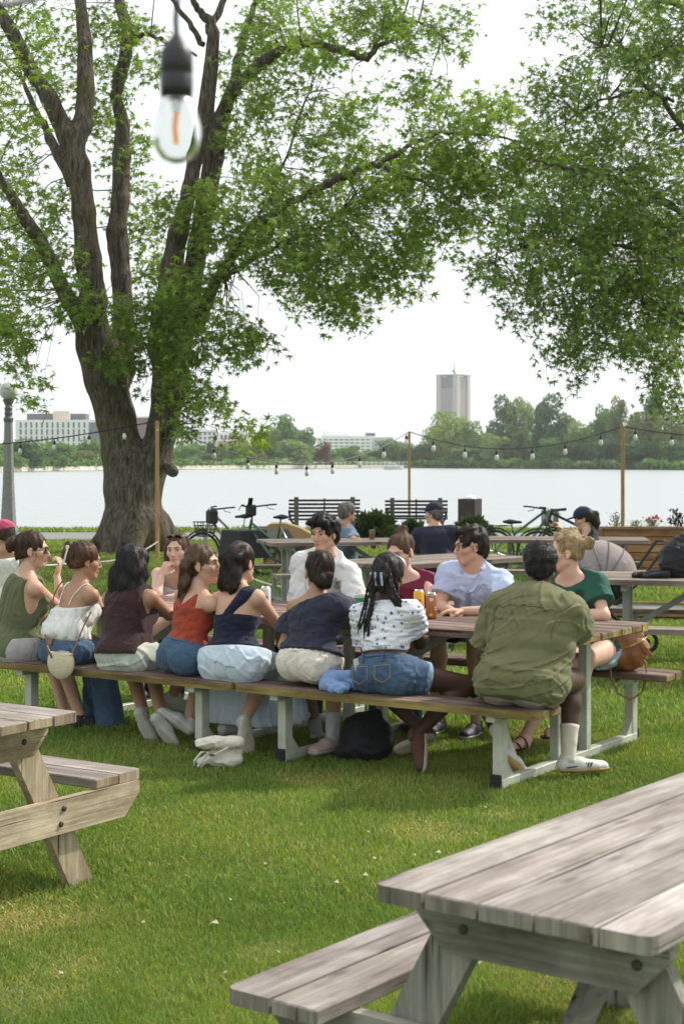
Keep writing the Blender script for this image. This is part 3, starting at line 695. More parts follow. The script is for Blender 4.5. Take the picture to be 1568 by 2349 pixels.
def near(pts, px):
    bx, be = None, 1e9
    for i in range(len(pts)-1):
        for q in range(8):
            p = pts[i].lerp(pts[i+1], q/8); e = abs(784+p.x/p.y*F-px)
            if e < be: bx, be = p, e
    return bx
L0 = W(-260, 1024, 31); R0 = W(1720, 1006, 33)
runs = [(L0, ptop[0], .16, [47, 125, 205, 284], 'string light cable running from the left edge to the left pole'), (ptop[0], ptop[1], .80, [358, 418, 490, 570, 635, 702, 763, 824, 879, 931], 'string light cable between the left and middle poles'),
        (ptop[1], ptop[2], .46, [994, 1065, 1139, 1220, 1295, 1378], 'string light cable between the middle and right poles'), (ptop[2], R0, .06, [1456, 1540], 'string light cable going off right from the right pole')]
proto = None; k = 0
where = ['over the trees left of the lamp post', 'left of the maple trunk over the residence', 'close to the maple trunk, left side', 'hanging in front of the maple trunk', 'beside the top of the left pole',
 'at the right side of the maple trunk', 'over the white campus building', 'over the orange brick building', 'over the far shore, lowest run left', 'under the tallest centre tree', 'left of the low white building', 'under the low white building', 'above the motor boat', 'beside the top of the middle pole',
 'right after the middle pole', 'in front of the big willow', 'right of the willow over dark trees', 'below the yellow cone tree', 'above the far bank left of the party', 'just before the right pole', 'just after the right pole', 'nearest to the right edge']
for a, b, sag, pxs, lb in runs:
    pts = strand(lb, a, b, sag); m_ = a.lerp(b, .5)
    alone('light_cable', MB().tube(pts, .011, 5), m_cable, lb, 'cable', tuple(a), 'string light cables')
    for px in pxs:
        p = near(pts, px)
        if proto is None: T = thing('string_bulb', '', 'bulb', p); drop_bulb_parts(T); proto = T
        else: T = dup(proto)
        T.location = p; s_ = p.y/33*.82; T.scale = (s_, s_, s_); T['group'] = 'small bulbs along the string lights'; T['label'] = 'small round hanging bulb '+where[k]; k += 1
# ---- big blurred bulb close to the lens
d = 1.93; p = W(405, 24, d); T = thing('string_bulb', 'large out of focus bulb with black socket and orange filament at the top', 'bulb', p)
u = d/F
prof = lambda L_: [(r_*u, -(y-24)*u) for r_, y in L_]
obj('wire', MB().tube([(0, 0, 55*u), (.001, 0, 20*u), (-.001, 0, -20*u), (0, 0, -60*u)], .0032, 8), m_cable, T)
obj('socket', MB().lathe(prof([(4, 72), (12, 84), (30, 108), (37, 122), (38, 165), (35, 168), (38, 176), (38, 200), (36, 222), (0, 222)]), n=28), m_socket, T, smooth=True)
obj('glass', MB().lathe(prof([(33, 222), (40, 235), (48, 262), (56, 292), (57, 312), (50, 342), (34, 364), (14, 373), (0, 374)]), n=32), m_bulbg, T, smooth=True)
fl = MB().tube([(0, 0, -(258-24)*u), (-.002, 0, -(290-24)*u), (0, 0, -(330-24)*u)], .0032, 8)
obj('filament', fl, m_fil, T)
obj('stem', MB().tube([(0, 0, -(222-24)*u), (0, 0, -(262-24)*u)], [.007, .003], 8), glass_mat('stem_glass', .1, .4), T)
alone('light_cable', MB().tube([W(-60, 26, 1.93), W(0, 12, 1.95), W(40, 6, 2), W(90, -6, 2.1), W(250, -60, 2.2), W(405, -60, 1.98)], .004, 8), m_cable, 'thick blurred black cable crossing the top left corner', 'cable', tuple(W(0, 12, 1.95)))
# ---- lamp post
d = 38.; b = W(20, 1057+F*H/d, d); T = thing('lamp_post', 'grey concrete lamp post with round globe at the left edge', 'lamp post', b)
q = lambda y: 1.75-(y-1057)*d/F
m_lp = mat('lamp_concrete', (.20, .215, .19), .85, var=.15, scale=20)
obj('post', MB().lathe([(.24, 0), (.24, .12), (.19, .2), (.135, 1.2), (.10, q(968)), (.10, q(967))], n=8), m_lp, T)
obj('collar', MB().lathe([(.11, q(968)), (.12, q(960)), (.085, q(955)), (.10, q(948)), (.085, q(943)), (.10, q(936)), (.07, q(932)), (.12, q(922)), (.14, q(917)), (.10, q(915))], n=14), m_dark, T)
obj('globe', MB().ball((0, 0, q(897)), .215, 24, 16), mat('lamp_globe', (.42, .44, .42), .25, spec=.6), T, smooth=True)
# ================================================================ benches, bin, shrubs
m_slat = mat('black_slat', (.028, .028, .026), .6); m_bpost = mat('bench_post', (.12, .12, .095), .8, var=.2)
def park_bench(label, px0, px1, ytop, d, rz):
    a, b_ = W(px0, ytop, d), W(px1, ytop, d); L_ = (b_.x-a.x)
    T = thing('park_bench', label, 'bench', ((a.x+b_.x)/2, d, 0), rz, 'black slatted park benches facing the lake'); h = a.z
    for k in range(5): obj('back_slat', MB().box((0, .05+.025*k, h-.05-.085*(k)), (L_, .03, .05), ch=.004), m_slat, T)
    for k in range(4): obj('seat_slat', MB().box((0, .26+.11*k, .43), (L_, .085, .035), ch=.004), m_slat, T)
    for s in (-1, 1):
        pb = MB().bar((s*(L_/2-.17), -.02, 0), (s*(L_/2-.17), .0, h+.03), .10, .09, up=(0, 1, 0), ch=.01); obj('post', pb, m_bpost, T)
        obj('arm', MB().tube([(s*(L_/2-.17), .03, h-.3), (s*(L_/2-.02), .35, .62), (s*(L_/2-.02), .6, .60), (s*(L_/2-.05), .62, .42), (s*(L_/2-.1), .3, .36), (s*(L_/2-.17), .03, .1)], .028, 7), m_slat, T)
    obj('spine', MB().tube([(0, .04, h), (0, .13, h-.4), (0, .3, .42)], .018, 6), m_slat, T)
park_bench('black slatted park bench left, nearer the grey haired man', 662, 826, 1143, 36, R(3)); park_bench('black slatted park bench behind the man in the navy cap', 882, 1026, 1145, 36.5, R(-3))
b = G(1077, 1206); d = b.y; sc = d/F; T = thing('trash_bin', 'dark brown slatted trash bin with a white bag at its top', 'bin', b, R(-28))
m_bin = mat('dark_brown_slats', (.045, .032, .024), .7, var=.3, scale=5, stretch=(6, 6, .5)); hb_ = 62*sc; wb = .48
obj('liner', MB().box((0, 0, hb_*.5), (wb*.86, wb*.86, hb_*.9)), m_black, T); sl = MB()
for k in range(8):
    q = -wb/2+.03+k*(wb-.06)/7
    for s in (-1, 1):
        obj('slat', MB().box((q, s*wb/2, hb_/2), (.05, .022, hb_), ch=.003), m_bin, T); obj('slat', MB().box((s*wb/2, q, hb_/2), (.022, .05, hb_), ch=.003), m_bin, T)
pb = Field((-.3, -.3, -.1), (.3, .3, .3), .02).add(('e', (.02, 0, .02), np.eye(3), (.17, .16, .09)), .02).add(('c', (-.02, .02, .05), (-.06, 0, .12), .05, .02), .04); pb.warp(waves(3, 22, .02))
o = link('bag', pb.mesh('bag'), mat('white_plastic', (.7, .7, .7), .4), T); o.location = (0, 0, hb_-.02)
def shrub(label, px0, px1, ytop, ybase, m, n=2600, fs=.05, seed=1, name='shrub', cat='shrub', spread=.6):
    b = G((px0+px1)/2, ybase); sc = b.y/F; wd, h = (px1-px0)*sc/2, (ybase-ytop)*sc; r = np.random.default_rng(seed); T = thing(name, label, cat, b)
    u_ = r.normal(size=(n, 3)); u_ /= np.linalg.norm(u_, axis=1)[:, None]; u_[:, 2] = np.abs(u_[:, 2]); lump = 1+.25*np.sin(5*u_[:, 0]+seed)*np.sin(6*u_[:, 1]+2*u_[:, 2]*3)
    P = u_*np.array([wd, wd*spread, h])*(r.uniform(.2, 1, (n, 1))**.4)*lump[:, None]*.92; D = u_+r.normal(size=(n, 3))*.5; D[:, 2] += .4; D /= np.linalg.norm(D, axis=1)[:, None]
    A = np.cross(D, r.normal(size=(n, 3))); A /= np.linalg.norm(A, axis=1)[:, None]; s_ = fs*r.uniform(.6, 1.3, (n, 1))
    V = np.stack([P-A*s_*.3, P+D*s_*.8-A*s_*.0+A*s_*.28, P+D*s_*1.6, P+D*s_*.7-A*s_*.28], 1).reshape(-1, 3)
    link('foliage', np_mesh('foliage', V, np.arange(4*n).reshape(-1, 4), np.repeat(r.uniform(.6, 1.35, (n, 1))*np.ones((1, 3)), 4, 0)), m, T)
    st = MB(); [st.tube([(0, 0, 0), (wd*.3*math.cos(a), wd*.3*math.sin(a), h*.4), (wd*.6*math.cos(a), wd*spread*.6*math.sin(a), h*.75)], [.02, .012, .005], 5) for a in np.linspace(0, 6.28, 8)[:-1]]; obj('stem', st, m_fbark, T)
    return T
m_shr = leafmat('shrub_leaf', (.035, .075, .02), (.09, .13, .035), 3, .15); m_shr2 = leafmat('shrub_leaf_red', (.07, .07, .03), (.13, .10, .05), 3, .15)
shrub('bushy dark green shrub right of the grey haired man', 808, 908, 1180, 1236, m_shr, 4200, .085, 1); shrub('low shrub behind the navy cap man, left side', 918, 975, 1198, 1236, m_shr, 2200, .08, 2)
shrub('low spiky green shrub in front of the trash bin', 1040, 1128, 1190, 1240, m_shr, 3400, .08, 3)
# ================================================================ planter
b = G(1385, 1329); d = b.y; m_cedar = wood('orange_cedar', (.24, .115, .045), (.42, .235, .11)); x0 = b.x; L_ = 3.0; zt = 1.75-(1212-1057)*d/F
T = thing('planter', 'long horizontal board cedar planter filled with flowers at the right edge', 'planter', (x0+L_/2, d+.3, 0), R(-1))
nb = 6; hh = (zt-.06)/nb
for k in range(nb): obj('board', MB().box((0, -.3, .05+hh*(k+.5)), (L_, .03, hh-.010), ch=.003, off=rot_off(0), tint=(random.uniform(.8, 1.15),)*3), m_cedar, T)
obj('side_panel', MB().box((-L_/2, 0, zt/2), (.03, .56, zt-.02)), m_cedar, T); obj('cap_rail', MB().box((0, -.31, zt+.012), (L_+.06, .11, .028), ch=.003), m_cedar, T); obj('back_panel', MB().box((0, .3, zt/2), (L_, .03, zt-.02)), m_cedar, T)
obj('soil', MB().box((0, 0, zt-.05), (L_-.04, .54, .04)), mat('potting_soil', (.03, .02, .015), .95), T)
def plant(label, px0, px1, ytop, ybot, m, n, fs, seed, fl=None, cat='plant'):
    sc = d/F; c = W((px0+px1)/2, ybot, d+.25); wd, h = (px1-px0)*sc/2, (ybot-ytop)*sc; r = np.random.default_rng(seed); T = thing('plant', label, cat, c, 0, 'flowers growing in the cedar planter')
    P = np.stack([r.normal(0, .45, n)*wd, r.normal(0, .4, n)*wd*.6, r.uniform(0, 1, n)**1.2*h], 1); D = r.normal(size=(n, 3))+[0, 0, .6]; D /= np.linalg.norm(D, axis=1)[:, None]; A = np.cross(D, r.normal(size=(n, 3))); A /= np.linalg.norm(A, axis=1)[:, None]; s_ = fs*r.uniform(.6, 1.3, (n, 1))
    V = np.stack([P, P+D*s_+A*s_*.4, P+D*s_*2, P+D*s_-A*s_*.4], 1).reshape(-1, 3); link('leaves', np_mesh('leaves', V, np.arange(4*n).reshape(-1, 4), np.repeat(r.uniform(.7, 1.3, (n, 1))*np.ones((1, 3)), 4, 0)), m, T)
    st = MB(); [st.tube([(0, 0, -.05), (r.normal()*wd*.4, r.normal()*wd*.3, h*.85)], .004, 4) for _ in range(8)]; obj('stem', st, m_fbark, T)
    if fl:
        for k in range(9):
            q = Vector((r.normal()*wd*.5, -abs(r.normal())*wd*.3, h*r.uniform(.55, 1.1))); mb = MB()
            for a in range(5): mb.ball(q+Vector((.012*math.cos(a*1.257), -.004, .012*math.sin(a*1.257))), (.011, .006, .011), 6, 4)
            obj('flower', mb, fl, T)
plant('leafy plant with small pale blossoms at the foot of the right pole', 1392, 1432, 1176, 1210, FL['mid'], 150, .018, 1); plant('fine silvery white alyssum in the planter', 1470, 1442+80, 1190, 1210, mat('pale_leaf', (.3, .36, .24), .7, attr='tint'), 260, .012, 2)
plant('red and pink begonias in the planter', 1476, 1512, 1184, 1210, FL['pale'], 60, .02, 3, mat('pink_petal', (.65, .08, .12), .5)); plant('dark burgundy coleus at the right end of the planter', 1530, 1572, 1170, 1210, mat('burgundy_leaf', (.035, .012, .018), .5, attr='tint'), 110, .038, 4)
plant('yellow green foliage filling the planter corner', 1440, 1475, 1194, 1211, FL['olive'], 120, .018, 6)
# ================================================================ rope
m_rope = mat('white_rope', (.62, .60, .55), .8, scale=60, var=.15)
def rope(label, pts, r_=.012): alone('rope', MB().tube(pts, r_, 6), m_rope, label, 'rope', tuple(pts[0]), 'white ropes strung round the lawn', smooth=True)
def sagpts(a, b, s, n=14): return [a.lerp(b, i/n)-Vector((0, 0, s*4*(i/n)*(1-i/n))) for i in range(n+1)]
rope('white rope sagging across the lawn in front of the maple', sagpts(W(361, 1243, 28.9), W(180, 1288, 20), .12)+sagpts(W(180, 1288, 20), W(-60, 1262, 18), .1)[1:])
rope('white rope sagging low over the grass behind the navy top woman', sagpts(W(560, 1318, 22), W(700, 1348, 21.0), .06)+sagpts(W(700, 1348, 21.0), W(960, 1250, 24), .1)[1:])
# ================================================================ people
def nv(v): return Vector(v).normalized()
def hd(a): return Vector((math.cos(R(a)), math.sin(R(a)), 0))
SKIN = {k: mat('skin_'+k, c, .5, var=.05, scale=14, bump=.0006, bscale=220, spec=.35, sub=.06) for k, c in
        dict(pale=(.62, .385, .29), light=(.56, .335, .235), tan=(.40, .22, .14), dark=(.115, .055, .034), deep=(.075, .036, .024)).items()}
m_eye = mat('eye_white', (.6, .57, .54), .25); m_iris = mat('iris', (.03, .018, .012), .2); m_frame = mat('dark_frame', (.02, .018, .018), .3); m_lens = mat('dark_lens', (.015, .015, .018), .08, spec=.9)
m_lip = {k: mat('lip_'+k, c, .45) for k, c in dict(pale=(.42, .15, .13), light=(.40, .16, .13), tan=(.26, .10, .08), dark=(.09, .035, .03), deep=(.07, .03, .025)).items()}
m_gold = mat('gold', (.6, .42, .15), .3, metal=1.); m_mouth = mat('teeth', (.7, .68, .62), .3)
def hairmat(name, c, c2):
    return mat(name, c, .5, col2=c2, scale=26, stretch=(1, 1, .3), bump=.0015, bscale=170, bstretch=(1, 1, .15), spec=.28, detail=6, attr='tint')
HAIR = dict(black=hairmat('hair_black', (.008, .007, .007), (.022, .018, .016)), brown=hairmat('hair_brown', (.030, .016, .010), (.085, .045, .026)), dark=hairmat('hair_dark', (.012, .008, .006), (.038, .022, .015)),
            red=hairmat('hair_auburn', (.05, .022, .012), (.14, .062, .032)), blonde=hairmat('hair_blonde', (.26, .17, .085), (.52, .38, .20)), grey=hairmat('hair_grey', (.07, .06, .05), (.20, .175, .15)), light=hairmat('hair_light_brown', (.06, .033, .018), (.17, .10, .058)))
def capsule(a, b, ra, rb, sq=None): return ('c', tuple(a), tuple(b), ra, rb) + ((sq,) if sq else ())
def hand_prims(w_, dr, pn, side, curl=.5, k=1.):
    dr = nv(dr); pn = Vector(pn); pn = nv(pn-dr*pn.dot(dr)); la = dr.cross(pn)*side
    M = np.array([tuple(la), tuple(pn), tuple(dr)]).T; out = [(('e', tuple(w_+dr*.047*k), M, (.041*k, .016*k, .052*k)), .012)]
    for i, (lx, ln) in enumerate(((.030, .88), (.0105, 1.), (-.0105, .95), (-.029, .76))):
        p = w_+dr*.088*k+la*lx*k; cu = curl*(1+.10*i)
        ang = cu*.55; seg = [.040, .026, .021]; r_ = [.0098, .0088, .0082, .0072]
        d_ = nv(dr+la*lx*2.2)
        for j in range(3):
            v = d_*math.cos(ang)+pn*math.sin(ang); q = p+v*seg[j]*ln*k
            out.append((capsule(p, q, r_[j]*k, r_[j+1]*k), .004)); p = q; ang += cu*.85
    p = w_+dr*.022*k+la*.030*k; v = nv(dr*.7+la*.75+pn*.35)
    q = p+v*.040*k; out.append((capsule(p, q, .0135*k, .0105*k), .008)); v2 = nv(dr*.95+la*.2+pn*(.35+.4*curl)); out.append((capsule(q, q+v2*.032*k, .0105*k, .0085*k), .005))
    return out
class P_: pass
def person(label, P, Hc, body, look, pitch=0., roll=0., sex='f', skin='light', bulk=1., k=1., hs=1., arms=(None, None), legs=(None, None), shw=None, side=0., h=.0068, face=True, curls=(.5, .5), hand_dir=(None, None), feet=(None, None), group='people sitting at the long brown tables', mirror=False, neck_f=.02):
    "P pelvis point, Hc head centre, body/look = headings in degrees; arms ((elbow, wrist) left, right); legs ((knee, ankle) left, right)"
    q = P_(); q.k = k; f0 = hd(body); lk = hd(look)
    hf = nv(lk*math.cos(R(pitch))-Vector((0, 0, 1))*math.sin(R(pitch))); hr = nv(hf.cross(Vector((0, 0, 1)))); hu = hr.cross(hf)
    if roll: Rm = Matrix.Rotation(R(roll), 3, hf); hr = Rm@hr; hu = Rm@hu
    q.Hm = Matrix((hr, hf, hu)).transposed(); q.Hc = Hc; q.hs = hs
    N = Hc-Vector((0, 0, 1))*.158*hs-hf*.012-f0*neck_f; q.N = N; q.P = P
    up = nv(N-P); L_ = (N-P).length; r = nv(f0.cross(up)); f = up.cross(r); q.up, q.f, q.r, q.L = up, f, r, L_
    z = L_/.52; m = sex == 'm'; b = bulk; A = Matrix((r, f, up)).transposed(); q.A = A; An = np.array([list(x) for x in A])
    sh = (shw or (.182 if m else .160))*k
    sd_ = (.088 if m else .070)*z; q.S = [N-up*sd_-r*sh, N-up*sd_+r*sh]
    pr = []
    def E(t, c, rad, kk=.05): pr.append((t, ('e', tuple(c), An, rad), kk))
    def C(t, *a, kk=.035, sq=None): pr.append((t, capsule(*a, sq), kk))
    pf = f0; pr_ = nv(pf.cross(Vector((0, 0, 1))))
    E('pelvis', P+up*.02, (.158*b*k, .115*b*k, .12*k))
    for s in (-1, 1): C('pelvis', P+pr_*s*.082*b*k-pf*.030*k-Vector((0, 0, .012)), P+pr_*s*.088*b*k+pf*.06*k-Vector((0, 0, .01)), .094*b*k, .085*b*k)
    E('torso', P+up*(.40*L_), ((.138 if m else .118)*b*k, (.105 if m else .088)*b*k, .135*z))
    E('torso', P+up*(.62*L_)+f*.005, ((.158 if m else .134)*b*k, (.115 if m else .098)*b*k, .15*z))
    E('torso', P+up*(.80*L_)-f*.008, ((.155 if m else .132)*b*k, (.095 if m else .082)*b*k, .11*z))
    if not m:
        for s in (-1, 1): C('torso', P+up*(.63*L_)+f*.075+r*s*.062, P+up*(.66*L_)+f*.06+r*s*.062, .052, .045)
    for s in (0, 1):
        C('torso', N-up*.05*z, q.S[s]-up*.004, .05*b, (.056 if m else .046)*k)
        C('torso', N+up*.035-f*.012, N+(q.S[s]-N)*.62-f*.01+up*.004, .040, .034, kk=.03)
    nr = .058 if m else .047
    C('neck', N-up*.03, Hc+q.Hm@Vector((0, -.018, -.07))*hs, nr*1.08, nr, kk=.025)
    # head
    H = lambda x, y, z_: Hc+q.Hm@Vector((x, y, z_))*hs
    q.H = H; Hn = np.array([list(x) for x in q.Hm])
    def HE(c, rad, kk, op='u'): pr.append(('head' if op == 'u' else 'headsub', ('e', tuple(H(*c)), Hn, tuple(v*hs for v in rad)), kk))
    def HC(a, b_, ra, rb, kk, sq=None): pr.append(('head', capsule(H(*a), H(*b_), ra*hs, rb*hs, sq), kk))
    HE((0, -.014, .032), (.074, .094, .084), .02); HE((0, .026, -.028), (.057, .062, .078), .03)
    jw = 1.12 if m else 1.
    HC((.043*jw, .005, -.058), (.014, .064, -.096), .020, .017, .02); HC((-.043*jw, .005, -.058), (-.014, .064, -.096), .020, .017, .02)
    HC((-.012, .070, -.094), (.012, .070, -.094), .017, .017, .015)
    if face:
        for s in (-1, 1):
            HC((s*.040, .052, -.020), (s*.046, .035, -.015), .026, .024, .015); HC((s*.012, .084, .027), (s*.045, .066, .026), .011, .010, .012)
            HE((s*.031, .094, .006), (.019, .017, .012), .012, 's')
            HC((s*.0105, .098, -.034), (s*.011, .094, -.034), .0075, .0075, .005)
            HC((s*.020, .079, .0165), (s*.040, .073, .0135), .0055, .005, .005)
        HC((0, .084, .014), (0, .108, -.027), .0075, .0105, .010); HC((0, .106, -.029), (0, .092, -.036), .0095, .008, .006)
        HC((0, .080, -.06), (0, .078, -.075), .018, .016, .015)
        HC((-.014, .090, -.0560), (.014, .090, -.0560), .0055, .0055, .004); HC((-.012, .089, -.0665), (.012, .089, -.0665), .0065, .0065, .004)
    for s in (-1, 1):
        HE((s*.077, -.010, -.006), (.0085, .019, .031), .006); HE((s*.086, -.008, -.002), (.006, .010, .017), .004, 's'); HC((s*.078, .000, -.034), (s*.078, -.002, -.030), .008, .008, .004)
    # arms
    q.E = [None, None]; q.Wr = [None, None]
    for s in (0, 1):
        sg = (-1, 1)[s]; a = arms[s]
        if a is None: a = (q.S[s]+f*.14+r*sg*.05-Vector((0, 0, .25)), q.S[s]+f*.38-r*sg*.06-Vector((0, 0, .30)))
        e, w_ = Vector(a[0]), Vector(a[1]); q.E[s], q.Wr[s] = e, w_
        ra = (.052, .043, .042, .028) if m else (.043, .035, .035, .0225); ra = [v*(b**.5)*k for v in ra]
        C('ua%d' % s, q.S[s], e, ra[0], ra[1], kk=.03); mid = e.lerp(w_, .3); C('fa%d' % s, e, mid, ra[1]*.97, ra[2]*1.02, kk=.02); C('fa%d' % s, mid, w_, ra[2], ra[3], kk=.02)
        dr = hand_dir[s] or ((w_-e), Vector((0, 0, -1)))
        for p_, kk in hand_prims(w_, dr[0], dr[1], (1 if s == 0 else -1), curls[s], (1.08 if m else .96)*k): pr.append(('hand%d' % s, p_, kk))
    # legs
    q.K = [None, None]; q.c1 = [None, None]; q.An = [None, None]; q.hip = [None, None]
    for s in (0, 1):
        sg = (-1, 1)[s]; lg = legs[s]; hip = P+pr_*sg*.09*b*k+pf*.03-Vector((0, 0, .01)); q.hip[s] = hip
        if lg is None: kn = hip+pf*.40*k+pr_*sg*.04+Vector((0, 0, .0)); lg = (kn, kn+pf*(-.03)-Vector((0, 0, kn.z-.09)))
        kn, an = Vector(lg[0]), Vector(lg[1]); q.K[s], q.An[s] = kn, an; q.c1[s] = kn.lerp(an, .30)+nv((kn-hip))*-.014
        tr = (.084, .060) if m else (.080, .056); tr = [v*b*k for v in tr]; C('th%d' % s, hip, kn, tr[0], tr[1], kk=.035)
        back = nv((kn-hip))*-1; c1 = kn.lerp(an, .30)+back*.014; C('sh%d' % s, kn, c1, .052*k*b**.5, .053*k*b**.5, kk=.02); C('sh%d' % s, c1, an, .051*k*b**.5, .033*k, kk=.025)
    q.pr = pr; q.pf = pf; q.pr_ = pr_
    allp = np.array([p[1][1] for p in pr if p[1][0] == 'c']+[p[1][2] for p in pr if p[1][0] == 'c']+[p[1][1] for p in pr if p[1][0] == 'e'])
    F_ = Field(allp.min(0)-.13, allp.max(0)+.13, h)
    for t, p, kk in pr: F_.add(p, kk, 's' if t == 'headsub' else 'u')
    base = Vector((P.x, P.y, 0)); T = thing('person', label, 'person', base, 0, group); q.T = T; q.skin = skin; q.m = m; q.b = b
    BV, BQ = F_.nets(); q.bvh = BVHTree.FromPolygons(BV.tolist(), BQ.tolist()); link('body', np_mesh('body', BV, BQ, smooth=True), SKIN[skin], T, True)
    if face:
        for s in (-1, 1):
            e = H(s*.031, .0718, .004); o = obj('eye', MB().ball(e, .0118*hs, 12, 10), m_eye, T, True, smooth=True)
            obj('iris', MB().ball(e+q.Hm@Vector((0, .0082, -.001))*hs, (.0058*hs,)*3, 8, 6), m_iris, o, True, smooth=True)
            obj('eyelid', MB().tube([H(s*.018, .084, .0065), H(s*.025, .0885, .0105), H(s*.033, .0875, .0115), H(s*.043, .078, .0070)], [.0012, .0021, .0021, .0012], 5), m_iris, T, True)
        obj('lips', MB().tube([H(-.022, .0865, -.061), H(-.012, .0945, -.058), H(0, .0965, -.0585), H(.012, .0945, -.058), H(.022, .0865, -.061)], [.001, .0042, .0042, .0042, .001], 6).tube([H(-.019, .0865, -.063), H(0, .0955, -.0665), H(.019, .0865, -.063)], [.001, .0052, .001], 6), m_lip[skin], T, True, smooth=True)
    return q
def brows(q, m, th=.0028):
    for s in (-1, 1): obj('eyebrow', MB().tube([q.H(s*.014, .0935, .024), q.H(s*.028, .0905, .0305), q.H(s*.046, .074, .0265)], [th*.9, th, th*.4], 6), m, q.T, True)
def garment(q, name, m, tags, g=.012, extra=(), keep=(), cuts=(), amp=.004, freq=26, seed=1, h=.0075, ridge=True, k=None, region=None, stretch=(1, 1, 1), parent=None, label=None, subs=(), sleeve=None, leg=None, cr=None):
    "inflated shell of the tagged body pieces plus extra prims; cut by planes (point, normal); keep = capsules that survive the cuts"
    lc = []
    for sp, A_, B_, tg in ((sleeve, q.S, q.E, 'ua'), (leg, q.hip, q.K, 'th')):
        if sp:
            tags = tuple(t for t in tags if t[:2] != tg); fr = sp[0] if hasattr(sp[0], '__len__') else (sp[0], sp[0])
            for s_ in (0, 1):
                if fr[s_] <= 0: continue
                a_, b_ = Vector(A_[s_]), Vector(B_[s_]); c_ = a_.lerp(b_, fr[s_]); extra = list(extra)+[capsule(a_, c_+(b_-a_).normalized()*.03, sp[1], sp[2])]; lc.append((c_, (b_-a_), sp[2]+g+.045))
    ps = [(p, kk) for t, p, kk in q.pr if t in tags]+[(p, .04) for p in extra]
    if not ps: return
    pts = []; 
    for p, _ in ps:
        if p[0] == 'c': rr = max(p[3], p[4])*(max(1, p[5][1]) if len(p) > 5 else 1)+g+.02; pts += [np.array(p[1])-rr, np.array(p[1])+rr, np.array(p[2])-rr, np.array(p[2])+rr]
        else: rr = max(p[3])+g+.02; pts += [np.array(p[1])-rr, np.array(p[1])+rr]
    pts = np.array(pts); F_ = Field(pts.min(0), pts.max(0), h)
    for p, kk in ps: F_.add(p, k or max(kk, .03), grow=g)
    if amp: F_.warp(waves(seed, freq, amp, stretch, 6, ridge)); F_.warp(waves(seed+5, freq*.4, amp*1.3, stretch, 5))
    fc = min(freq*1.9, 42); F_.warp(creases(seed+40, fc, (cr if cr is not None else min(amp*1.15, .15/fc)), stretch))
    if cuts or keep or lc:
        R_ = F_.clone(); R_.D[:] = -1.
        for c in cuts: R_.cut(*c)
        for c in lc: R_.cutl(*c)
        for p in keep: R_.add(p, 0)
        F_.D = np.maximum(F_.D, R_.D)
    for p in subs: F_.add(p, .008, 's')
    V, Q = F_.nets()
    if not len(V): return
    q.gb = getattr(q, 'gb', {}); q.gb[name] = BVHTree.FromPolygons(V.tolist(), Q.tolist())
    return link(name, np_mesh(name, V, Q, smooth=True), m, parent or q.T, True, label)
def hair(q, m, chains=(), balls=(), cap=.012, line=(.108, -.022), low=-.045, amp=.0035, freq=95, seed=1, h=.0065, st=(1, 1, .25), lump=(.004, 30), part_up=0., name='hair', k=.012, extra_sub=(), flow=None, ns=900, slen=.10, sw=.0030, jit=.15, lift=.010, curl=0.):
    hs = q.hs; H = q.H; Hn = np.array([list(x) for x in q.Hm]); c0 = np.array(q.Hc)
    pts = [c0-.15, c0+.15]
    for ch in chains:
        for p, r_ in zip(ch[0], ch[1]): p = np.array(H(*p)); pts += [p-r_*1.6-.02, p+r_*1.6+.02]
    for p, r_ in balls: p = np.array(H(*p)); rm = max(r_) if hasattr(r_, '__len__') else r_; pts += [p-rm-.03, p+rm+.03]
    pts = np.array(pts); F_ = Field(pts.min(0), pts.max(0), h)
    F_.add(('e', tuple(H(0, -.018, .036)), Hn, tuple((v+cap)*hs for v in (.075, .094, .083))), 0)
    F_.add(('e', tuple(H(0, -.055, -.02)), Hn, tuple((v+cap)*hs for v in (.056, .045, .055))), .02)
    F_.add(('e', tuple(H(0, line[0], line[1])), Hn, (.078*hs, .082*hs, .103*hs)), .012, 's')
    for s in (-1, 1): F_.add(('e', tuple(H(s*.088, .006, -.035)), Hn, (.024*hs, .034*hs, .048*hs)), .01, 's')
    for p, rr in extra_sub: F_.add(('e', tuple(H(*p)), Hn, rr), .008, 's')
    F_.cut(H(0, -.05, low), q.Hm@Vector((0, .35, -1)))
    for ch in chains:
        P_l = [H(*p) for p in ch[0]]; rs = ch[1]; sq = (tuple(q.Hm@Vector(ch[2][0])), ch[2][1]) if len(ch) > 2 and ch[2] else None
        for i in range(len(P_l)-1): F_.add(capsule(P_l[i], P_l[i+1], rs[i], rs[i+1], sq), k)
    for p, r_ in balls:
        rr = r_ if hasattr(r_, '__len__') else (r_,)*3; F_.add(('e', tuple(H(*p)), Hn, tuple(rr)), .006)
    if lump: F_.warp(waves(seed, lump[1], lump[0]))
    if amp: F_.warp(waves(seed+3, freq, amp, st, 6))
    V, Q = F_.nets(); Hm = q.Hm
    if flow is None: flow = (0, -.12, .03)
    if flow == 'down': fl = lambda p: Vector((0, 0, -1))+Hm@Vector((0, -.6, 0))*max(0., min(1., ((p-q.Hc).z-.02)*14))+(p-q.Hc)*1.2*0
    elif flow == 'crown': c_ = H(0, -.05, .13); fl = lambda p: (p-c_)*8+Hm@Vector((.25, .25, 0))
    else: tg = H(*flow); fl = lambda p: (tg-p)
    RV, RF, RT = strandify(V, Q, None, fl, ns, slen, sw, jit, lift, seed, curl)
    T0 = .85*np.ones((len(V), 3)); V2 = np.vstack([V, RV]); me = np_mesh(name, V2, np.vstack([Q, RF+len(V)]), np.vstack([T0, RT[:, None]*np.ones((1, 3))]), smooth=True)
    return link(name, me, m, q.T, True)
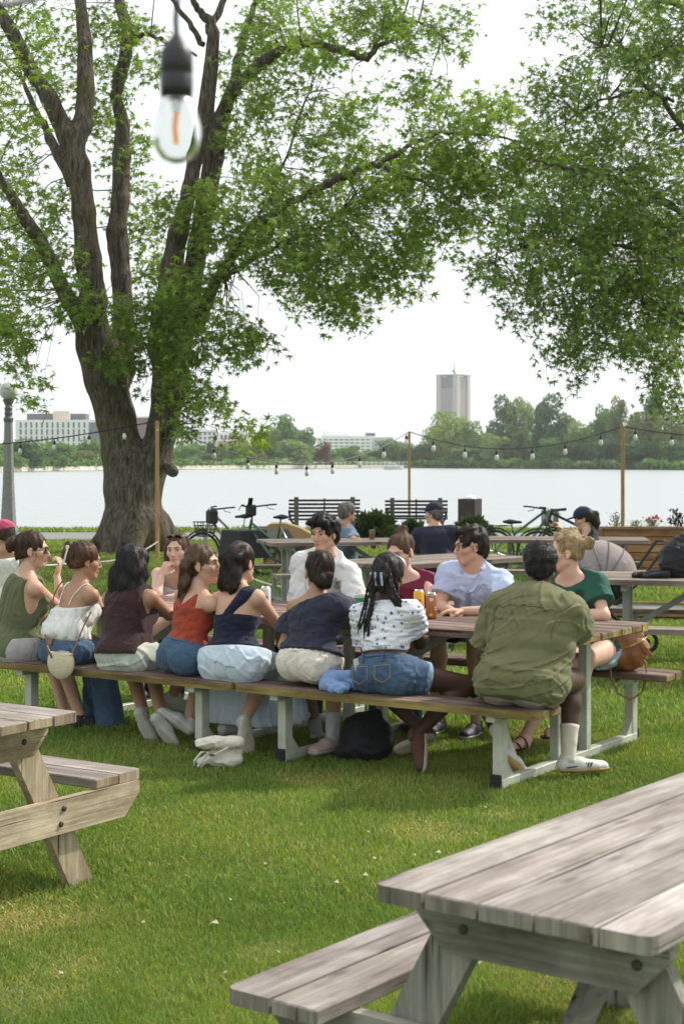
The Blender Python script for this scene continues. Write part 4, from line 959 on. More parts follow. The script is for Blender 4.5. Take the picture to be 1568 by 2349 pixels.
def seam(q, g, pts, m, r_=.0017, name='seam', off=.0008, n_=6):
    out = []; pts = [Vector(p) for p in pts]
    for i in range(len(pts)-1):
        for j in range(n_): h_ = q.gb[g].find_nearest(pts[i].lerp(pts[i+1], j/n_)); out.append(h_[0]+h_[1]*off)
    h_ = q.gb[g].find_nearest(pts[-1]); out.append(h_[0]+h_[1]*off); return obj(name, MB().tube(out, r_, 5), m, q.T, True)
def strandify(V, Q, hu, flow, ns, slen, sw, jit, lift, seed, curl=0.):
    "fine ribbons of hair combed over the surface V, Q"
    bv = BVHTree.FromPolygons(V.tolist(), Q.tolist()); r = np.random.default_rng(seed); cen = V[Q].mean(1); idx = r.integers(0, len(Q), ns); nstep = 8; RV = []; RF = []; RT = []; b0 = 0
    for i in idx:
        p = Vector(cen[i]); hit = bv.find_nearest(p); nn = hit[1]; L_ = slen*r.uniform(.5, 1.3); st = L_/nstep; w0 = sw*r.uniform(.6, 1.4); tt = r.choice([.5, .8, 1.1, 1.45, 1.9], p=[.2, .3, .27, .17, .06]); jv = Vector(r.normal(size=3))*jit; ph = r.uniform(0, 6.28); lf = lift*r.uniform(0, 1)**2
        prev = None
        for k_ in range(nstep+1):
            d_ = flow(p)
            d_ = d_+jv+(nn.cross(d_)*math.sin(ph+k_*1.1)*curl if curl else Vector()); d_ = d_-nn*d_.dot(nn)
            if d_.length < 1e-4: break
            d_.normalize(); sd = nn.cross(d_).normalized()*w0*(1-.85*(k_/nstep)**2)*.5; o_ = p+nn*(.0012+lf*(k_/nstep)**1.5)
            RV += [tuple(o_-sd), tuple(o_+sd)]; RT += [tt, tt]
            if prev is not None: RF.append((prev, prev+1, b0+1, b0))
            prev = b0; b0 += 2; p2 = p+d_*st; hit = bv.find_nearest(p2)
            if hit[0] is None: break
            p = hit[0]; nn = hit[1]
    return np.array(RV), np.array(RF), np.array(RT)
def strands(q, m, lst, name='stray_hair', r=.0016):
    mb = MB(); [mb.tube([q.H(*p) for p in pts], r, 4) for pts in lst]; return obj(name, mb, m, q.T, True)
def shoe(q, s, mU, mS, toe=None, name='shoe', pitch=0., L_=.238, up=None, label=None):
    "shoe round the ankle: toe = heading vector, sole plane normal = up"
    a = q.An[s]; toe = nv(toe if toe is not None else q.pf); up_ = nv(up if up is not None else (0, 0, 1)); toe = nv(toe-up_*toe.dot(up_)); la = toe.cross(up_)
    base = a-up_*.068; M = (la, toe, up_)
    Pp = lambda x, y, z: base+la*x+toe*y+up_*z
    F_ = Field(np.array(a)-.27, np.array(a)+.27, .0065)
    F_.add(capsule(Pp(0, -.035, .038), Pp(0, .06, .036), .037, .040), .02); F_.add(capsule(Pp(0, .06, .034), Pp(.004, L_-.085, .020), .040, .030), .03); F_.add(capsule(Pp(.004, L_-.12, .018), Pp(.004, L_-.085, .018), .042, .036, (tuple(up_), .62)), .02)
    F_.add(capsule(Pp(0, -.018, .06), Pp(0, -.008, .098), .036, .037), .015); F_.cut(Pp(0, 0, .092), up_)
    F2 = F_.clone()
    F_.cut(Pp(0, 0, .014), -up_); o = link(name, F_.mesh(name), mU, q.T, True, label)
    F2.D = F2.D-.004; F2.cut(Pp(0, 0, .017), up_); F2.cut(Pp(0, 0, -.008), -up_); link('sole', F2.mesh('sole'), mS, o, True)
    return o
def sock(q, s, m, hgt=.17): 
    a, kn = q.An[s], q.c1[s]; fr = hgt/(kn-a).length; r0, r1 = .033*q.k, .051*q.k*q.b**.5
    mb = MB(); n_ = 10; mb.tube([a.lerp(kn, fr*i/n_) for i in range(-1, n_+1)], [r0+(r1-r0)*fr*max(0, i/n_)+.0045+.0012*(i % 2)+(.003 if i == n_ else 0) for i in range(-1, n_+1)], 14); obj('sock', mb, m, q.T, True, smooth=True)
def glasses(q, m, up_=0., lens=None, big=1.):
    T_ = MB(); H = q.H; z0, y0 = (.004, .098) if not up_ else (.098, .058); tilt = 0 if not up_ else .035
    for s in (-1, 1):
        ring = [H(s*(.031+.024*big*math.cos(a)), y0-.004+tilt*math.sin(a)*.5, z0+.019*big*math.sin(a)*(1 if not up_ else .8)) for a in np.linspace(0, 6.283, 15)]
        T_.tube(ring, .0016, 5, cap=False)
        T_.tube([H(s*.055, y0-.006, z0+.005), H(s*.080, y0-.05, z0+.002), H(s*.082, y0-.10, z0-.004)], .0016, 5)
    T_.tube([H(-.008, y0+.003, z0+.004), H(0, y0+.006, z0+.007), H(.008, y0+.003, z0+.004)], .0016, 5)
    o = obj('glasses', T_, m, q.T, True)
    if lens:
        for s in (-1, 1):
            ln = MB(); n_ = 12; c = [H(s*(.031+.023*big*math.cos(a)), y0-.004+tilt*math.sin(a)*.5, z0+.018*big*math.sin(a)*(1 if not up_ else .8)) for a in np.linspace(0, 6.283, n_+1)[:-1]]
            ln.prism(c, (0, 0, 0), tuple(q.Hm@Vector((0, .0015, 0)))); obj('lens', ln, lens, o, True)
    return o
def fab(name, c, bump=.0012, bs=350, var=.07, rough=.85, crease=.016, **k): return mat('cloth_'+name, c, rough, var=var, bump=bump, bscale=bs, spec=.2, sheen=.1, crease=crease, **k)
olive_t = fab('olive', (.115, .125, .062)); greyc = fab('grey_linen', (.36, .34, .34)); whitec = fab('white_cotton', (.72, .71, .69)); denim = fab('denim', (.060, .105, .175), bs=180, var=.22); denim_d = fab('dark_denim', (.02, .03, .06)); maroon_d = fab('dark_maroon', (.045, .020, .022))
sage = fab('pale_sage', (.46, .50, .43)); rust = fab('rust', (.33, .055, .030)); navyt = fab('navy', (.012, .014, .034)); paleblue = fab('pale_blue', (.52, .60, .69)); slate = fab('slate_navy', (.030, .033, .055)); cream = fab('cream', (.68, .62, .55))
lightgrey = fab('light_grey_cotton', (.60, .61, .60)); berry = fab('berry', (.165, .018, .045)); polo = fab('light_blue_polo', (.46, .53, .72), bs=500); khaki_s = fab('olive_shirt', (.150, .150, .072)); stone = fab('stone_khaki', (.30, .25, .21)); green_t = fab('forest_green', (.018, .085, .060)); denim_l = fab('light_denim', (.30, .40, .47), var=.18)
sockw = fab('cream_sock', (.60, .55, .46), bs=120); sockp = fab('grey_sock', (.45, .46, .46)); shoe_w = mat('white_leather', (.52, .52, .49), .5, var=.06); shoe_gum = mat('gum_sole', (.42, .26, .10), .6); shoe_k = mat('black_shoe', (.03, .03, .035), .6); sole_w = mat('pale_sole', (.45, .44, .40), .7); shoe_br = mat('brown_suede', (.09, .035, .022), .8); sole_y = mat('cream_sole', (.40, .36, .28), .7)
m_leather = mat('tan_leather', (.25, .095, .040), .4, var=.2, scale=12, bump=.0008, bscale=120)
m_acet = mat('white_acetate', (.75, .74, .70), .25)
PV = PT
def side_cuts(q, wd, tilt=.25, up_=.0):
    return [(q.N+q.r*s*wd*q.k, q.r*s-q.up*tilt*-1*0+q.up*tilt) for s in (-1, 1)]
TORSO = ('pelvis', 'torso'); ALLT = ('torso', 'ua0', 'ua1')
def hem(q, h_, tilt=0.): return (q.P+q.up*h_, -q.up+q.f*tilt)
def neck(q, h_, tilt=.0, side=0.): return (q.N+q.up*h_, q.up+q.f*tilt+q.r*side)
def limb(q, a, b, fr, ra, rb, sq=None): return capsule(a, Vector(a).lerp(Vector(b), fr), ra, rb, sq)
def strap(q, m, pts, r_=.004, w_=None, name='strap', parent=None, label=None, off=.004):
    out = []
    for i in range(len(pts)-1):
        for j in range(5):
            h_ = q.bvh.find_nearest(Vector(pts[i]).lerp(Vector(pts[i+1]), j/5)); out.append(h_[0]+h_[1]*off)
    h_ = q.bvh.find_nearest(Vector(pts[-1])); out.append(h_[0]+h_[1]*off); pts = out
    return obj(name, MB().tube(pts, r_, 6), m, parent or q.T, True, label=label)
Z = Vector((0, 0, 1))
# ---- 1: olive tank top, far left
q = person('woman in olive tank top and sunglasses at the left end of the near bench', PV(34, 1485, .05), PV(76, 1262, .12), 32, 4, 4, skin='light', bulk=1.1,
           arms=(None, (PV(142, 1400, .50), PV(131, 1320, .56))), hand_dir=(None, ((.25, 0, 1), (-1, .2, 0))), curls=(.5, 1.0), legs=((PV(120, 1492, .55), PV(150, 1640, .35)), (PV(140, 1496, .45), PV(185, 1648, .20))))
garment(q, 'tank_top', olive_t, TORSO, g=.025, cuts=[neck(q, -.012, -.1), hem(q, -.045)]+side_cuts(q, .118, .10), amp=.005, seed=2, stretch=(1, 1, .6)); garment(q, 'shorts', greyc, ('pelvis', 'th0', 'th1'), g=.017, cuts=[(q.P+Z*.075, Z)], leg=(.72, .088, .08), amp=.002, seed=3)
hair(q, HAIR['brown'], balls=[((.012, -.135, .035), (.045, .045, .042)), ((-.015, -.125, .06), .030), ((.0, -.15, .01), .03)], cap=.010, amp=.004, seed=2, flow=(0, -.13, .04)); strands(q, HAIR['brown'], [[(.07, .03, -.01), (.08, .035, -.05), (.075, .02, -.075)], [(.0, -.15, .05), (.0, -.175, .08), (.0, -.17, .10)]])
glasses(q, m_frame, lens=m_lens, big=1.05); brows(q, HAIR['brown'])
for s in (0, 1): shoe(q, s, shoe_k, shoe_k)
# ---- 2: white camisole, claw clip, jeans
q = person('woman in white ruffled camisole and jeans with a white claw clip in her hair', PV(147, 1492, .05), PV(196, 1287, .20), 40, 26, 8, skin='tan', bulk=.93,
           arms=(None, (PV(226, 1396, .42), PV(232, 1376, .80))), legs=((PV(225, 1500, .45), PV(222, 1665, .45)), (PV(236, 1492, .42), PV(252, 1672, .33))))
E_ = Matrix((q.r, q.f, q.up)).transposed(); En = np.array([list(x) for x in E_])
garment(q, 'camisole', whitec, ('torso',), g=.016, extra=[('e', tuple(q.P+q.up*.17), En, (.138, .112, .115)), ('e', tuple(q.P+q.up*.10-q.r*.02), En, (.158, .128, .055))], cuts=[(q.P+q.up*(q.L*.70), q.up-q.f*.45), hem(q, .075, .25)]+side_cuts(q, .15, .1), amp=.007, freq=34, seed=4, stretch=(1.6, 1.6, .35))
for s in (-1, 1): strap(q, whitec, [q.P+q.up*q.L*.66-q.f*.100+q.r*s*.065, q.P+q.up*q.L*.85-q.f*.092+q.r*s*.085, q.N-q.up*.010+q.r*s*.098-q.f*.03, q.N-q.up*.03+q.r*s*.09+q.f*.045, q.P+q.up*q.L*.72+q.f*.108+q.r*s*.07], .0045)
garment(q, 'jeans', denim, ('pelvis', 'th0', 'th1', 'sh0', 'sh1'), g=.016, cuts=[(q.P+Z*.075, Z)], amp=.004, seed=5, extra=[limb(q, q.K[s], q.An[s], .98, .055, .078) for s in (0, 1)], h=.0095)
obj('leather_patch', MB().box(q.P+q.up*.030-q.f*.136+q.r*.03, (.055, .006, .038), M=E_, ch=.002), m_leather, q.T, True)
hair(q, HAIR['red'], chains=[([(0, -.09, .0), (-.01, -.12, .05), (-.01, -.125, .085)], [.030, .036, .020]), ([(0, -.10, -.01), (0, -.125, .02)], [.025, .03])], cap=.009, seed=5, flow=(0, -.12, .04)); strands(q, HAIR['red'], [[(-.02+.01*i, -.12, .07), (-.03+.013*i, -.145-.003*i, .10), (-.035+.016*i, -.15, .085+.006*i)] for i in range(6)])
cl = MB(); c_ = q.H(.012, -.148, .035); cM = Matrix.Rotation(R(0), 3, 'Z')
for s in (-1, 1): cl.bar(q.H(.022+s*.016-.012, -.150, -.035), q.H(.022+s*.016+.006, -.140, .085), .008, .012, up=tuple(q.Hm@Vector((0, -1, 0))), ch=.003)
cl.bar(q.H(-.010, -.150, -.032), q.H(.030, -.150, -.032), .012, .012, up=tuple(q.Hm@Vector((0, -1, 0))), ch=.003).bar(q.H(.008, -.140, .082), q.H(.048, -.140, .082), .012, .012, up=tuple(q.Hm@Vector((0, -1, 0))), ch=.003)
o = obj('claw_clip', cl, m_acet, q.T, True)
for s in (0, 1): shoe(q, s, shoe_w, sole_w)
Q2 = q
# ---- 3: dark maroon sleeveless top, long black hair
q = person('woman with long black hair, dark maroon sleeveless top and pale sage skirt', PV(290, 1502, .05), PV(307, 1294, .16), 60, 64, 2, skin='tan', bulk=1.06, face=False,
           arms=(None, (PV(388, 1410, .42), PV(420, 1382, .80))), legs=((PV(300, 1515, .5), PV(330, 1640, .10)), (PV(345, 1510, .5), PV(372, 1650, .02))))
garment(q, 'top', maroon_d, TORSO, g=.026, cuts=[neck(q, .03), hem(q, -.005)]+side_cuts(q, .135, .05), amp=.004, freq=22, seed=7, stretch=(.6, .6, 1.4))
garment(q, 'skirt', sage, ('pelvis', 'th0', 'th1'), g=.013, extra=[capsule(q.P+q.pr_*-.06-Z*.03, q.P+q.pr_*.10-Z*.03+q.pf*.1, .098, .098)], cuts=[(q.P+Z*.075, Z), (q.P+q.pf*.33, q.pf)], amp=.0035, cr=.0060, freq=15, seed=8, stretch=(.6, .6, 1.6))
hair(q, HAIR['black'], chains=[([(s*.035, -.065, .05), (s*.062, -.075, -.05), (s*.070, -.085, -.14), (s*.060, -.10, -.205), (s*.045, -.105, -.235)], [.045, .050, .048, .036, .014]) for s in (-1, 1)]+[([(0, -.08, .0), (0, -.095, -.12), (0, -.11, -.22), (.01, -.115, -.262)], [.06, .058, .042, .012]), ([(.075, -.02, 0), (.085, -.03, -.08), (.088, -.05, -.16)], [.030, .030, .012])], cap=.014, low=-.2, amp=.004, freq=110, seed=6, lump=(.006, 26), flow='down', ns=2200, slen=.15, jit=.16)
for s, u_ in ((0, Vector((.2, .9, .35))), (1, Vector((.35, .75, .5)))): shoe(q, s, sole_w, sole_w, toe=Vector((.3, -.2, -1)), up=u_, pitch=60)
# ---- 4: across, pale, sunglasses on head
q = person('pale woman across the table with sunglasses on her head and hand at her chin', PV(405, 1440, 1.72), PV(408, 1261, 1.50), -100, -106, 4, 3, skin='pale', bulk=.92,
           arms=((PV(402, 1372, 1.30), PV(355, 1385, 1.20)), (PV(357, 1378, 1.25), PV(372, 1322, 1.36))), hand_dir=(None, ((.35, .0, 1), (.6, .8, 0))), curls=(.4, 1.3))
garment(q, 'camisole', lightgrey, ('torso',), g=.012, cuts=[(q.P+q.up*q.L*.80, q.up+q.f*.1), hem(q, .0)]+side_cuts(q, .14, .1), amp=.003, seed=9)
for s in (-1, 1): strap(q, lightgrey, [q.P+q.up*q.L*.78+q.f*.095+q.r*s*.075, q.N-q.up*.05+q.r*s*.088+q.f*.055, q.N-q.up*.005+q.r*s*.092, q.P+q.up*q.L*.7-q.f*.09+q.r*s*.07], .0035)
garment(q, 'trousers', denim_d, ('pelvis', 'th0', 'th1', 'sh0', 'sh1'), g=.012, cuts=[(q.P+q.up*.07, q.up)], amp=.003, seed=5, h=.012)
hair(q, HAIR['light'], chains=[([(s*.045, -.02, .08), (s*.078, -.015, .02), (s*.088, -.02, -.06), (s*.082, -.035, -.13), (s*.070, -.045, -.20)], [.030, .026, .027, .028, .012]) for s in (-1, 1)]+[([(0, -.07, 0), (0, -.08, -.10), (0, -.085, -.2)], [.06, .06, .02])], cap=.010, line=(.112, -.018), low=-.2, seed=9, flow='down', ns=1500, slen=.14)
glasses(q, m_frame, up_=1, lens=m_lens, big=1.1); brows(q, HAIR['brown'])
for s in (0, 1): shoe(q, s, shoe_k, shoe_k)
# ---- 5: rust tank, long curly hair, profile
q = person('smiling woman in rust tank top with long curly brown hair seen in profile', PV(422, 1502, .05), PV(466, 1296, .14), 38, -14, -4, skin='light', bulk=.93,
           arms=(None, (PV(500, 1420, .50), PV(520, 1408, .72))), legs=((PV(430, 1510, .5), PV(395, 1600, .45)), (PV(470, 1510, .45), PV(432, 1655, .12))))
garment(q, 'tank_top', rust, TORSO, g=.011, keep=[capsule(q.N-q.up*.15-q.r*.035-q.f*.09, q.N-q.up*.01-q.r*.075-q.f*.02, .055, .026), capsule(q.N-q.up*.15+q.r*.035-q.f*.09, q.N-q.up*.01+q.r*.078-q.f*.02, .055, .026), capsule(q.N+q.r*.078, q.N-q.up*.12+q.r*.07+q.f*.08, .022, .022)], cuts=[(q.N-q.up*.085, q.up-q.f*.2), hem(q, .085)]+side_cuts(q, .122, .15), amp=.0035, freq=30, seed=11, stretch=(.5, .5, 1.6))
garment(q, 'denim_shorts', denim, ('pelvis', 'th0', 'th1'), g=.016, cuts=[(q.P+q.up*.095, q.up)]+[(q.P+q.pf*.17, q.pf)], amp=.003, freq=30, seed=12)
m_st = fab('stitching', (.30, .22, .10)); pass
for x in (): seam(q, 'denim_shorts', [q.P-q.f*.3+q.r*(x+a)+q.up*b for a, b in ((-.045, .02), (.045, .02), (.045, -.05), (0, -.07), (-.045, -.05), (-.045, .02))], m_st, .0016, 'pocket')
obj('waistband', MB().tube([q.P+q.up*.086+q.r*.137*math.cos(a)+q.f*.112*math.sin(a) for a in np.linspace(0, 6.283, 30)], .011, 6, cap=False), denim, q.T, True)
rr = np.random.default_rng(3); ch = []
for i in range(13):
    a = -1.2+i*.2; x0, y0 = -.075*math.sin(a*1.1)-.0, -.06-.03*math.cos(a); pts = []; ph = rr.uniform(0, 6)
    for j in range(12):
        t = j/11; pts.append((x0*(1+.3*t)+.013*math.sin(ph+t*16)-.030*t, y0-.035*t+.013*math.cos(ph+t*16)-.03*t, .03-.335*t*(1-.12*abs(a))))
    ch.append((pts, [.030-.0195*(j/11)**1.2 for j in range(12)]))
hair(q, HAIR['light'], chains=ch, cap=.010, low=-.2, line=(.112, -.02), amp=.004, seed=12, k=.008, lump=(.005, 40), flow='down', ns=3000, slen=.09, curl=.9, jit=.25, lift=.012); brows(q, HAIR['brown'])
obj('earring', MB().ball(q.H(.084, .002, -.042), .005, 6, 5), m_gold, q.T, True)
obj('teeth', MB().tube([q.H(-.012, .0925, -.0622), q.H(0, .0955, -.0625), q.H(.012, .0925, -.0622)], .0028, 5), m_mouth, q.T, True)
for s, u_ in ((0, Vector((.3, .5, .8))), (1, Vector((.55, .5, .7)))): shoe(q, s, shoe_w, sole_w, toe=Vector((-.9, -.3, -.1)) if s else Vector((.8, -.3, -.6)), up=u_)
# ---- 6: navy open back top, pale blue skirt
q = person('woman in navy open back top and long pale blue skirt, dark half up hair', PV(533, 1510, .05), PV(553, 1292, .18), 52, 54, 0, skin='light', bulk=1.05, face=False,
           arms=(None, (PV(634, 1428, .44), PV(592, 1402, .66))), curls=(.5, .3), legs=((PV(560, 1525, .5), PV(520, 1660, .35)), (PV(625, 1520, .42), PV(556, 1662, .08))))
L_ = q.L
shell = [limb(q, q.N-q.up*.01+q.r*s*.10, q.P+q.up*L_*.52, .0, .03, .03) for s in (-1,)]
garment(q, 'top', navyt, TORSO, g=.013, keep=[capsule(q.P+q.up*L_*.60-q.f*.09+q.r*.02, q.N-q.up*.03+q.r*.125-q.f*.05, .030, .042), capsule(q.N-q.up*.03+q.r*.125-q.f*.05, q.N-q.up*.04+q.r*.14+q.f*.05, .042, .05), capsule(q.P+q.up*L_*.6-q.f*.09-q.r*.12, q.N-q.up*.05-q.r*.145, .022, .03)],
        cuts=[(q.P+q.up*L_*.60, q.up), hem(q, .065)], amp=.0025, freq=34, seed=14, stretch=(.4, .4, 1.8))
garment(q, 'skirt', paleblue, ('pelvis', 'th0', 'th1'), g=.018, extra=[capsule(q.P-q.pf*.02-Z*.03-q.pr_*.09, q.P-Z*.03+q.pr_*.10, .106, .106), capsule(q.hip[0], q.K[0], .098, .085), capsule(q.hip[1], q.K[1], .10, .09)], cuts=[(q.P+q.up*.062, q.up), (TP(0, 0, HB+.004), -Z) if 0 else (q.P-Z*.5, -Z)], amp=.0035, cr=.0065, freq=14, seed=15, stretch=(.8, .8, 1.3))
cp = PV(590, 1560, .34); sk = Field((cp.x-.5, cp.y-.45, .12), (cp.x+.5, cp.y+.45, .62), .011)
for a_, b_, r1, r2 in ((PV(520, 1535, .34), PV(505, 1650, .34), .07, .09), (PV(600, 1530, .40), PV(600, 1655, .38), .10, .13), (PV(560, 1540, .36), PV(550, 1640, .36), .09, .11), (PV(640, 1535, .42), PV(670, 1640, .45), .07, .10)): sk.add(capsule(a_, b_, r1, r2), .06)
sk.cut(PV(600, 1672, .4), (.25, 0, -1)); sk.warp(waves(5, 30, .010, (1.5, 1.5, .25), 6, True)); link('skirt_hem', sk.mesh('skirt_hem'), paleblue, q.T, True)
ch = []
for i in range(9):
    a = -1+i*.25; ph = rr.uniform(0, 6)
    ch.append(([(-.06*math.sin(a)+.010*math.sin(ph+j*.9), -.085-.02*math.cos(a)+.008*math.cos(ph+j*.9)-.01*j/3, .035-.028*j) for j in range(8)], [.032-.0025*j for j in range(7)]+[.008]))
hair(q, HAIR['dark'], chains=ch, cap=.012, low=-.06, amp=.004, seed=16, k=.007, lump=(.004, 45), flow='down', ns=1800, slen=.10, curl=.35, jit=.2); strands(q, HAIR['dark'], [[(.07, .04, .0), (.082, .045, -.04), (.08, .03, -.10)]])
obj('earring', MB().ball(q.H(.086, .0, -.045), .006, 6, 5), m_acet, q.T, True)
shoe(q, 1, shoe_w, sole_y, toe=Vector((.25, -.25, -.9)), up=Vector((-.5, .8, .1))); shoe(q, 0, shoe_w, sole_y)
# ---- 7: slate tee, low bun, cream shorts
q = person('woman in one shoulder slate navy tee and cream shorts, dark low bun', PV(706, 1515, .05), PV(731, 1311, .18), 50, 105, 0, skin='tan', bulk=1.0,
           arms=((PV(652, 1480, .10), PV(700, 1470, .42)), (PV(815, 1412, .38), PV(778, 1404, .62))), curls=(.6, .4), legs=((PV(690, 1520, .55), PV(728, 1690, .75)), (PV(768, 1535, .50), PV(762, 1695, .32))))
garment(q, 'tee', slate, ('pelvis',)+ALLT, g=.018, cuts=[(q.N-q.up*.020, q.up-q.r*.42-q.f*.1), hem(q, .050)], sleeve=((.72, .55), .052, .060), amp=.0045, freq=22, seed=18, stretch=(.8, .8, 1.2))
garment(q, 'shorts', cream, ('pelvis', 'th0', 'th1'), g=.015, cuts=[(q.P+q.up*.040, q.up)]+[(q.P+q.pf*.30, q.pf)], amp=.0032, cr=.0055, freq=22, seed=19, stretch=(1.6, 1.6, .5))
obj('waistband', MB().tube([q.P+q.up*.034+q.r*.166*math.cos(a)+q.f*.128*math.sin(a)+q.up*.003*math.sin(a*24) for a in np.linspace(0, 6.283, 97)], .012, 6, cap=False), cream, q.T, True)
hair(q, HAIR['dark'], balls=[((0, -.118, -.045), (.052, .045, .050)), ((.02, -.13, -.02), .03), ((-.02, -.13, -.06), .028)], cap=.010, seed=20, flow=(0, -.118, -.03), ns=1200); strands(q, HAIR['brown'], [[(-.02, -.10, .10), (-.06, -.135, .05), (-.075, -.13, -.02)], [(.0, -.12, .08), (-.04, -.15, .03), (-.045, -.15, -.05)], [(-.07, .02, -.03), (-.08, .01, -.08), (-.07, 0, -.12)]])
glasses(q, m_gold, up_=1, lens=m_lens, big=1.15)
sock(q, 1, sockp, .15); sock(q, 0, sockp, .15); shoe(q, 1, mat('pale_pink_shoe', (.45, .32, .30), .7), sole_y, toe=Vector((-.6, -.7, -.2))); shoe(q, 0, shoe_w, sole_y)
# ---- 8: young man, white tee
q = person('young man with black hair in white printed tee across the table', PV(752, 1440, 1.72), PV(743, 1224, 1.52), -118, -122, 6, 0, sex='m', skin='light', bulk=.88,
           arms=((PV(824, 1412, 1.46), PV(770, 1412, 1.20)), (PV(688, 1410, 1.46), PV(716, 1412, 1.18))), curls=(.4, .4), legs=(None, None))
garment(q, 'tee', lightgrey, ('pelvis',)+ALLT, g=.020, cuts=[neck(q, .018, .45), hem(q, -.03)], sleeve=(.80, .050, .064), amp=.006, freq=16, seed=21)
pr_ = MB(); eye_ = Vector((0, 0, H))
def on_tee(x, y):
    d_ = (W(x, y, 1)-eye_).normalized(); h_ = q.gb['tee'].ray_cast(eye_, d_); return h_[0]+h_[1]*.001 if h_[0] else None
def ink(pts, r_=.0022):
    P_l = [on_tee(760+x, 1339-y) for x, y in pts]
    if all(p is not None for p in P_l): pr_.tube(P_l, r_, 4)
ink([(-2.5, -1), (1.5, 0), (3.5, 11), (6.5, 1), (9.5, 13)], .0028); ink([(9.5, 13), (12, 12)]); ink([(11, 1), (11.4, 6.5)], .0028); ink([(11.6, 9), (11.8, 9.8)], .0028)
ink([(13.4, 0), (14, 11)], .0026); ink([(17, 7), (14.2, 4), (17.4, 0)], .0024); ink([(18.6, 4), (22, 4.4), (21, 7), (19, 6.6), (18.4, 3), (20, .6), (22, 1.6)], .0024)
sc_ = [(13+6*math.cos(a), -6+4*math.sin(a)) for a in np.linspace(0, 6.283, 13)]; ink(sc_, .0018); ink([(10.5, -5.6), (12, -7.4), (16, -4.2)], .0018)
for a in np.linspace(0, 6.283, 13)[:-1]: ink([(13+7.4*math.cos(a), -6+5.2*math.sin(a)), (13+10*math.cos(a+.15), -6+7.4*math.sin(a+.15))], .0018)
obj('print', pr_, m_black, q.T, True)
garment(q, 'jeans', denim_d, ('pelvis', 'th0', 'th1', 'sh0', 'sh1'), g=.012, cuts=[(q.P+q.up*.04, q.up)], amp=.003, seed=5, h=.012)
hair(q, HAIR['black'], balls=[((.03, .07, .092), (.045, .040, .028)), ((-.03, .07, .095), (.045, .040, .028)), ((0, .02, .118), (.06, .06, .03)), ((.05, .05, .075), .034), ((-.055, .05, .07), .032)], cap=.018, line=(.116, -.034), low=-.055, amp=.004, seed=22, lump=(.006, 45), flow='crown', ns=1900, slen=.055, lift=.016, jit=.3); brows(q, HAIR['black'], .0034)
for s in (0, 1): shoe(q, s, shoe_k, shoe_k)
# ---- 9: floral crop tee, braids, denim shorts
floral = mat('cloth_floral', (.72, .72, .74), .8, var=.03, bump=.001, bscale=350, spec=.2)
n = floral.node_tree.nodes; L = floral.node_tree.links; p = n['Principled BSDF']; vo = n.new('ShaderNodeTexVoronoi'); vo.inputs['Scale'].default_value = 29; tc = n.new('ShaderNodeTexCoord')
nz = n.new('ShaderNodeTexNoise'); nz.inputs['Scale'].default_value = 90; va = n.new('ShaderNodeVectorMath'); va.operation = 'MULTIPLY_ADD'; va.inputs[1].default_value = (.03, .03, .03)
L.new(tc.outputs['Object'], nz.inputs[0]); L.new(nz.outputs['Color'], va.inputs[0]); L.new(tc.outputs['Object'], va.inputs[2]); L.new(va.outputs[0], vo.inputs[0])
cr = n.new('ShaderNodeValToRGB'); cr.color_ramp.elements[0].position = .22; cr.color_ramp.elements[0].color = (.10, .12, .34, 1); cr.color_ramp.elements[1].position = .29; cr.color_ramp.elements[1].color = (.72, .72, .76, 1); L.new(vo.outputs['Distance'], cr.inputs[0]); L.new(cr.outputs[0], p.inputs['Base Color'])
q = person('woman with long black braids in white floral crop tee and denim shorts', PV(884, 1542, .05), PV(891, 1322, .16), 56, 66, 8, skin='deep', bulk=1.0, face=False,
           arms=(None, (PV(962, 1475, .34), PV(935, 1436, .66))), legs=((PV(850, 1560, .55), PV(972, 1680, .40)), (PV(1072, 1572, .36), PV(948, 1690, .08))))
garment(q, 'crop_tee', floral, ('torso', 'ua0', 'ua1'), g=.014, cuts=[neck(q, .012), hem(q, .115)], sleeve=(.55, .056, .062), amp=.0048, freq=40, seed=24, stretch=(.3, .3, 1.8))
garment(q, 'denim_shorts', denim, ('pelvis', 'th0', 'th1'), g=.016, cuts=[(q.P+q.up*.085, q.up)], leg=(.34, .082, .076), amp=.003, freq=30, seed=25)
a_, b_ = q.hip[1].lerp(q.K[1], .30), q.hip[1].lerp(q.K[1], .39); obj('rolled_cuff', MB().tube([a_, b_], [.098, .094], 22), fab('pale_denim_cuff', (.22, .32, .42)), q.T, True, smooth=True)
o = obj('waistband', MB().tube([q.P+q.up*.080+q.r*.150*math.cos(a)+q.f*.122*math.sin(a) for a in np.linspace(0, 6.283, 30)], .013, 6, cap=False), denim, q.T, True)
Aq = q.A
for x in (-.065, .065): obj('belt_loop', MB().box(q.P+q.up*.07-q.f*.135+q.r*x, (.010, .012, .055), M=Aq, ch=.002), denim, q.T, True)
for x in (-.075, .075):
    pk = [(-.05, .02), (.05, .02), (.05, -.05), (0, -.075), (-.05, -.05)]; obj('pocket', MB().tube([q.P-q.up*(.0)+q.r*(x+a)+q.up*b-q.f*(.152-.35*abs(x)*abs(a+x)) for a, b in pk+pk[:1]], .0022, 4), fab('stitching', (.30, .22, .10)), q.T, True)
m_st = MATS['cloth_stitching']; seam(q, 'crop_tee', [q.P+q.up*.135+q.r*x-q.f*.3 for x in (-.14, 0, .14)], fab('white_seam', (.5, .5, .52)), .0016)
alone('phone', MB().box(q.P+q.up*.02-q.f*.130-q.r*.105, (.036, .010, .10), M=Aq@Matrix.Rotation(R(-14), 3, 'Y'), ch=.004), mat('phone_case', (.42, .40, .36), .3), 'pale phone sticking out of the back pocket of the denim shorts', 'phone', tuple(q.P))
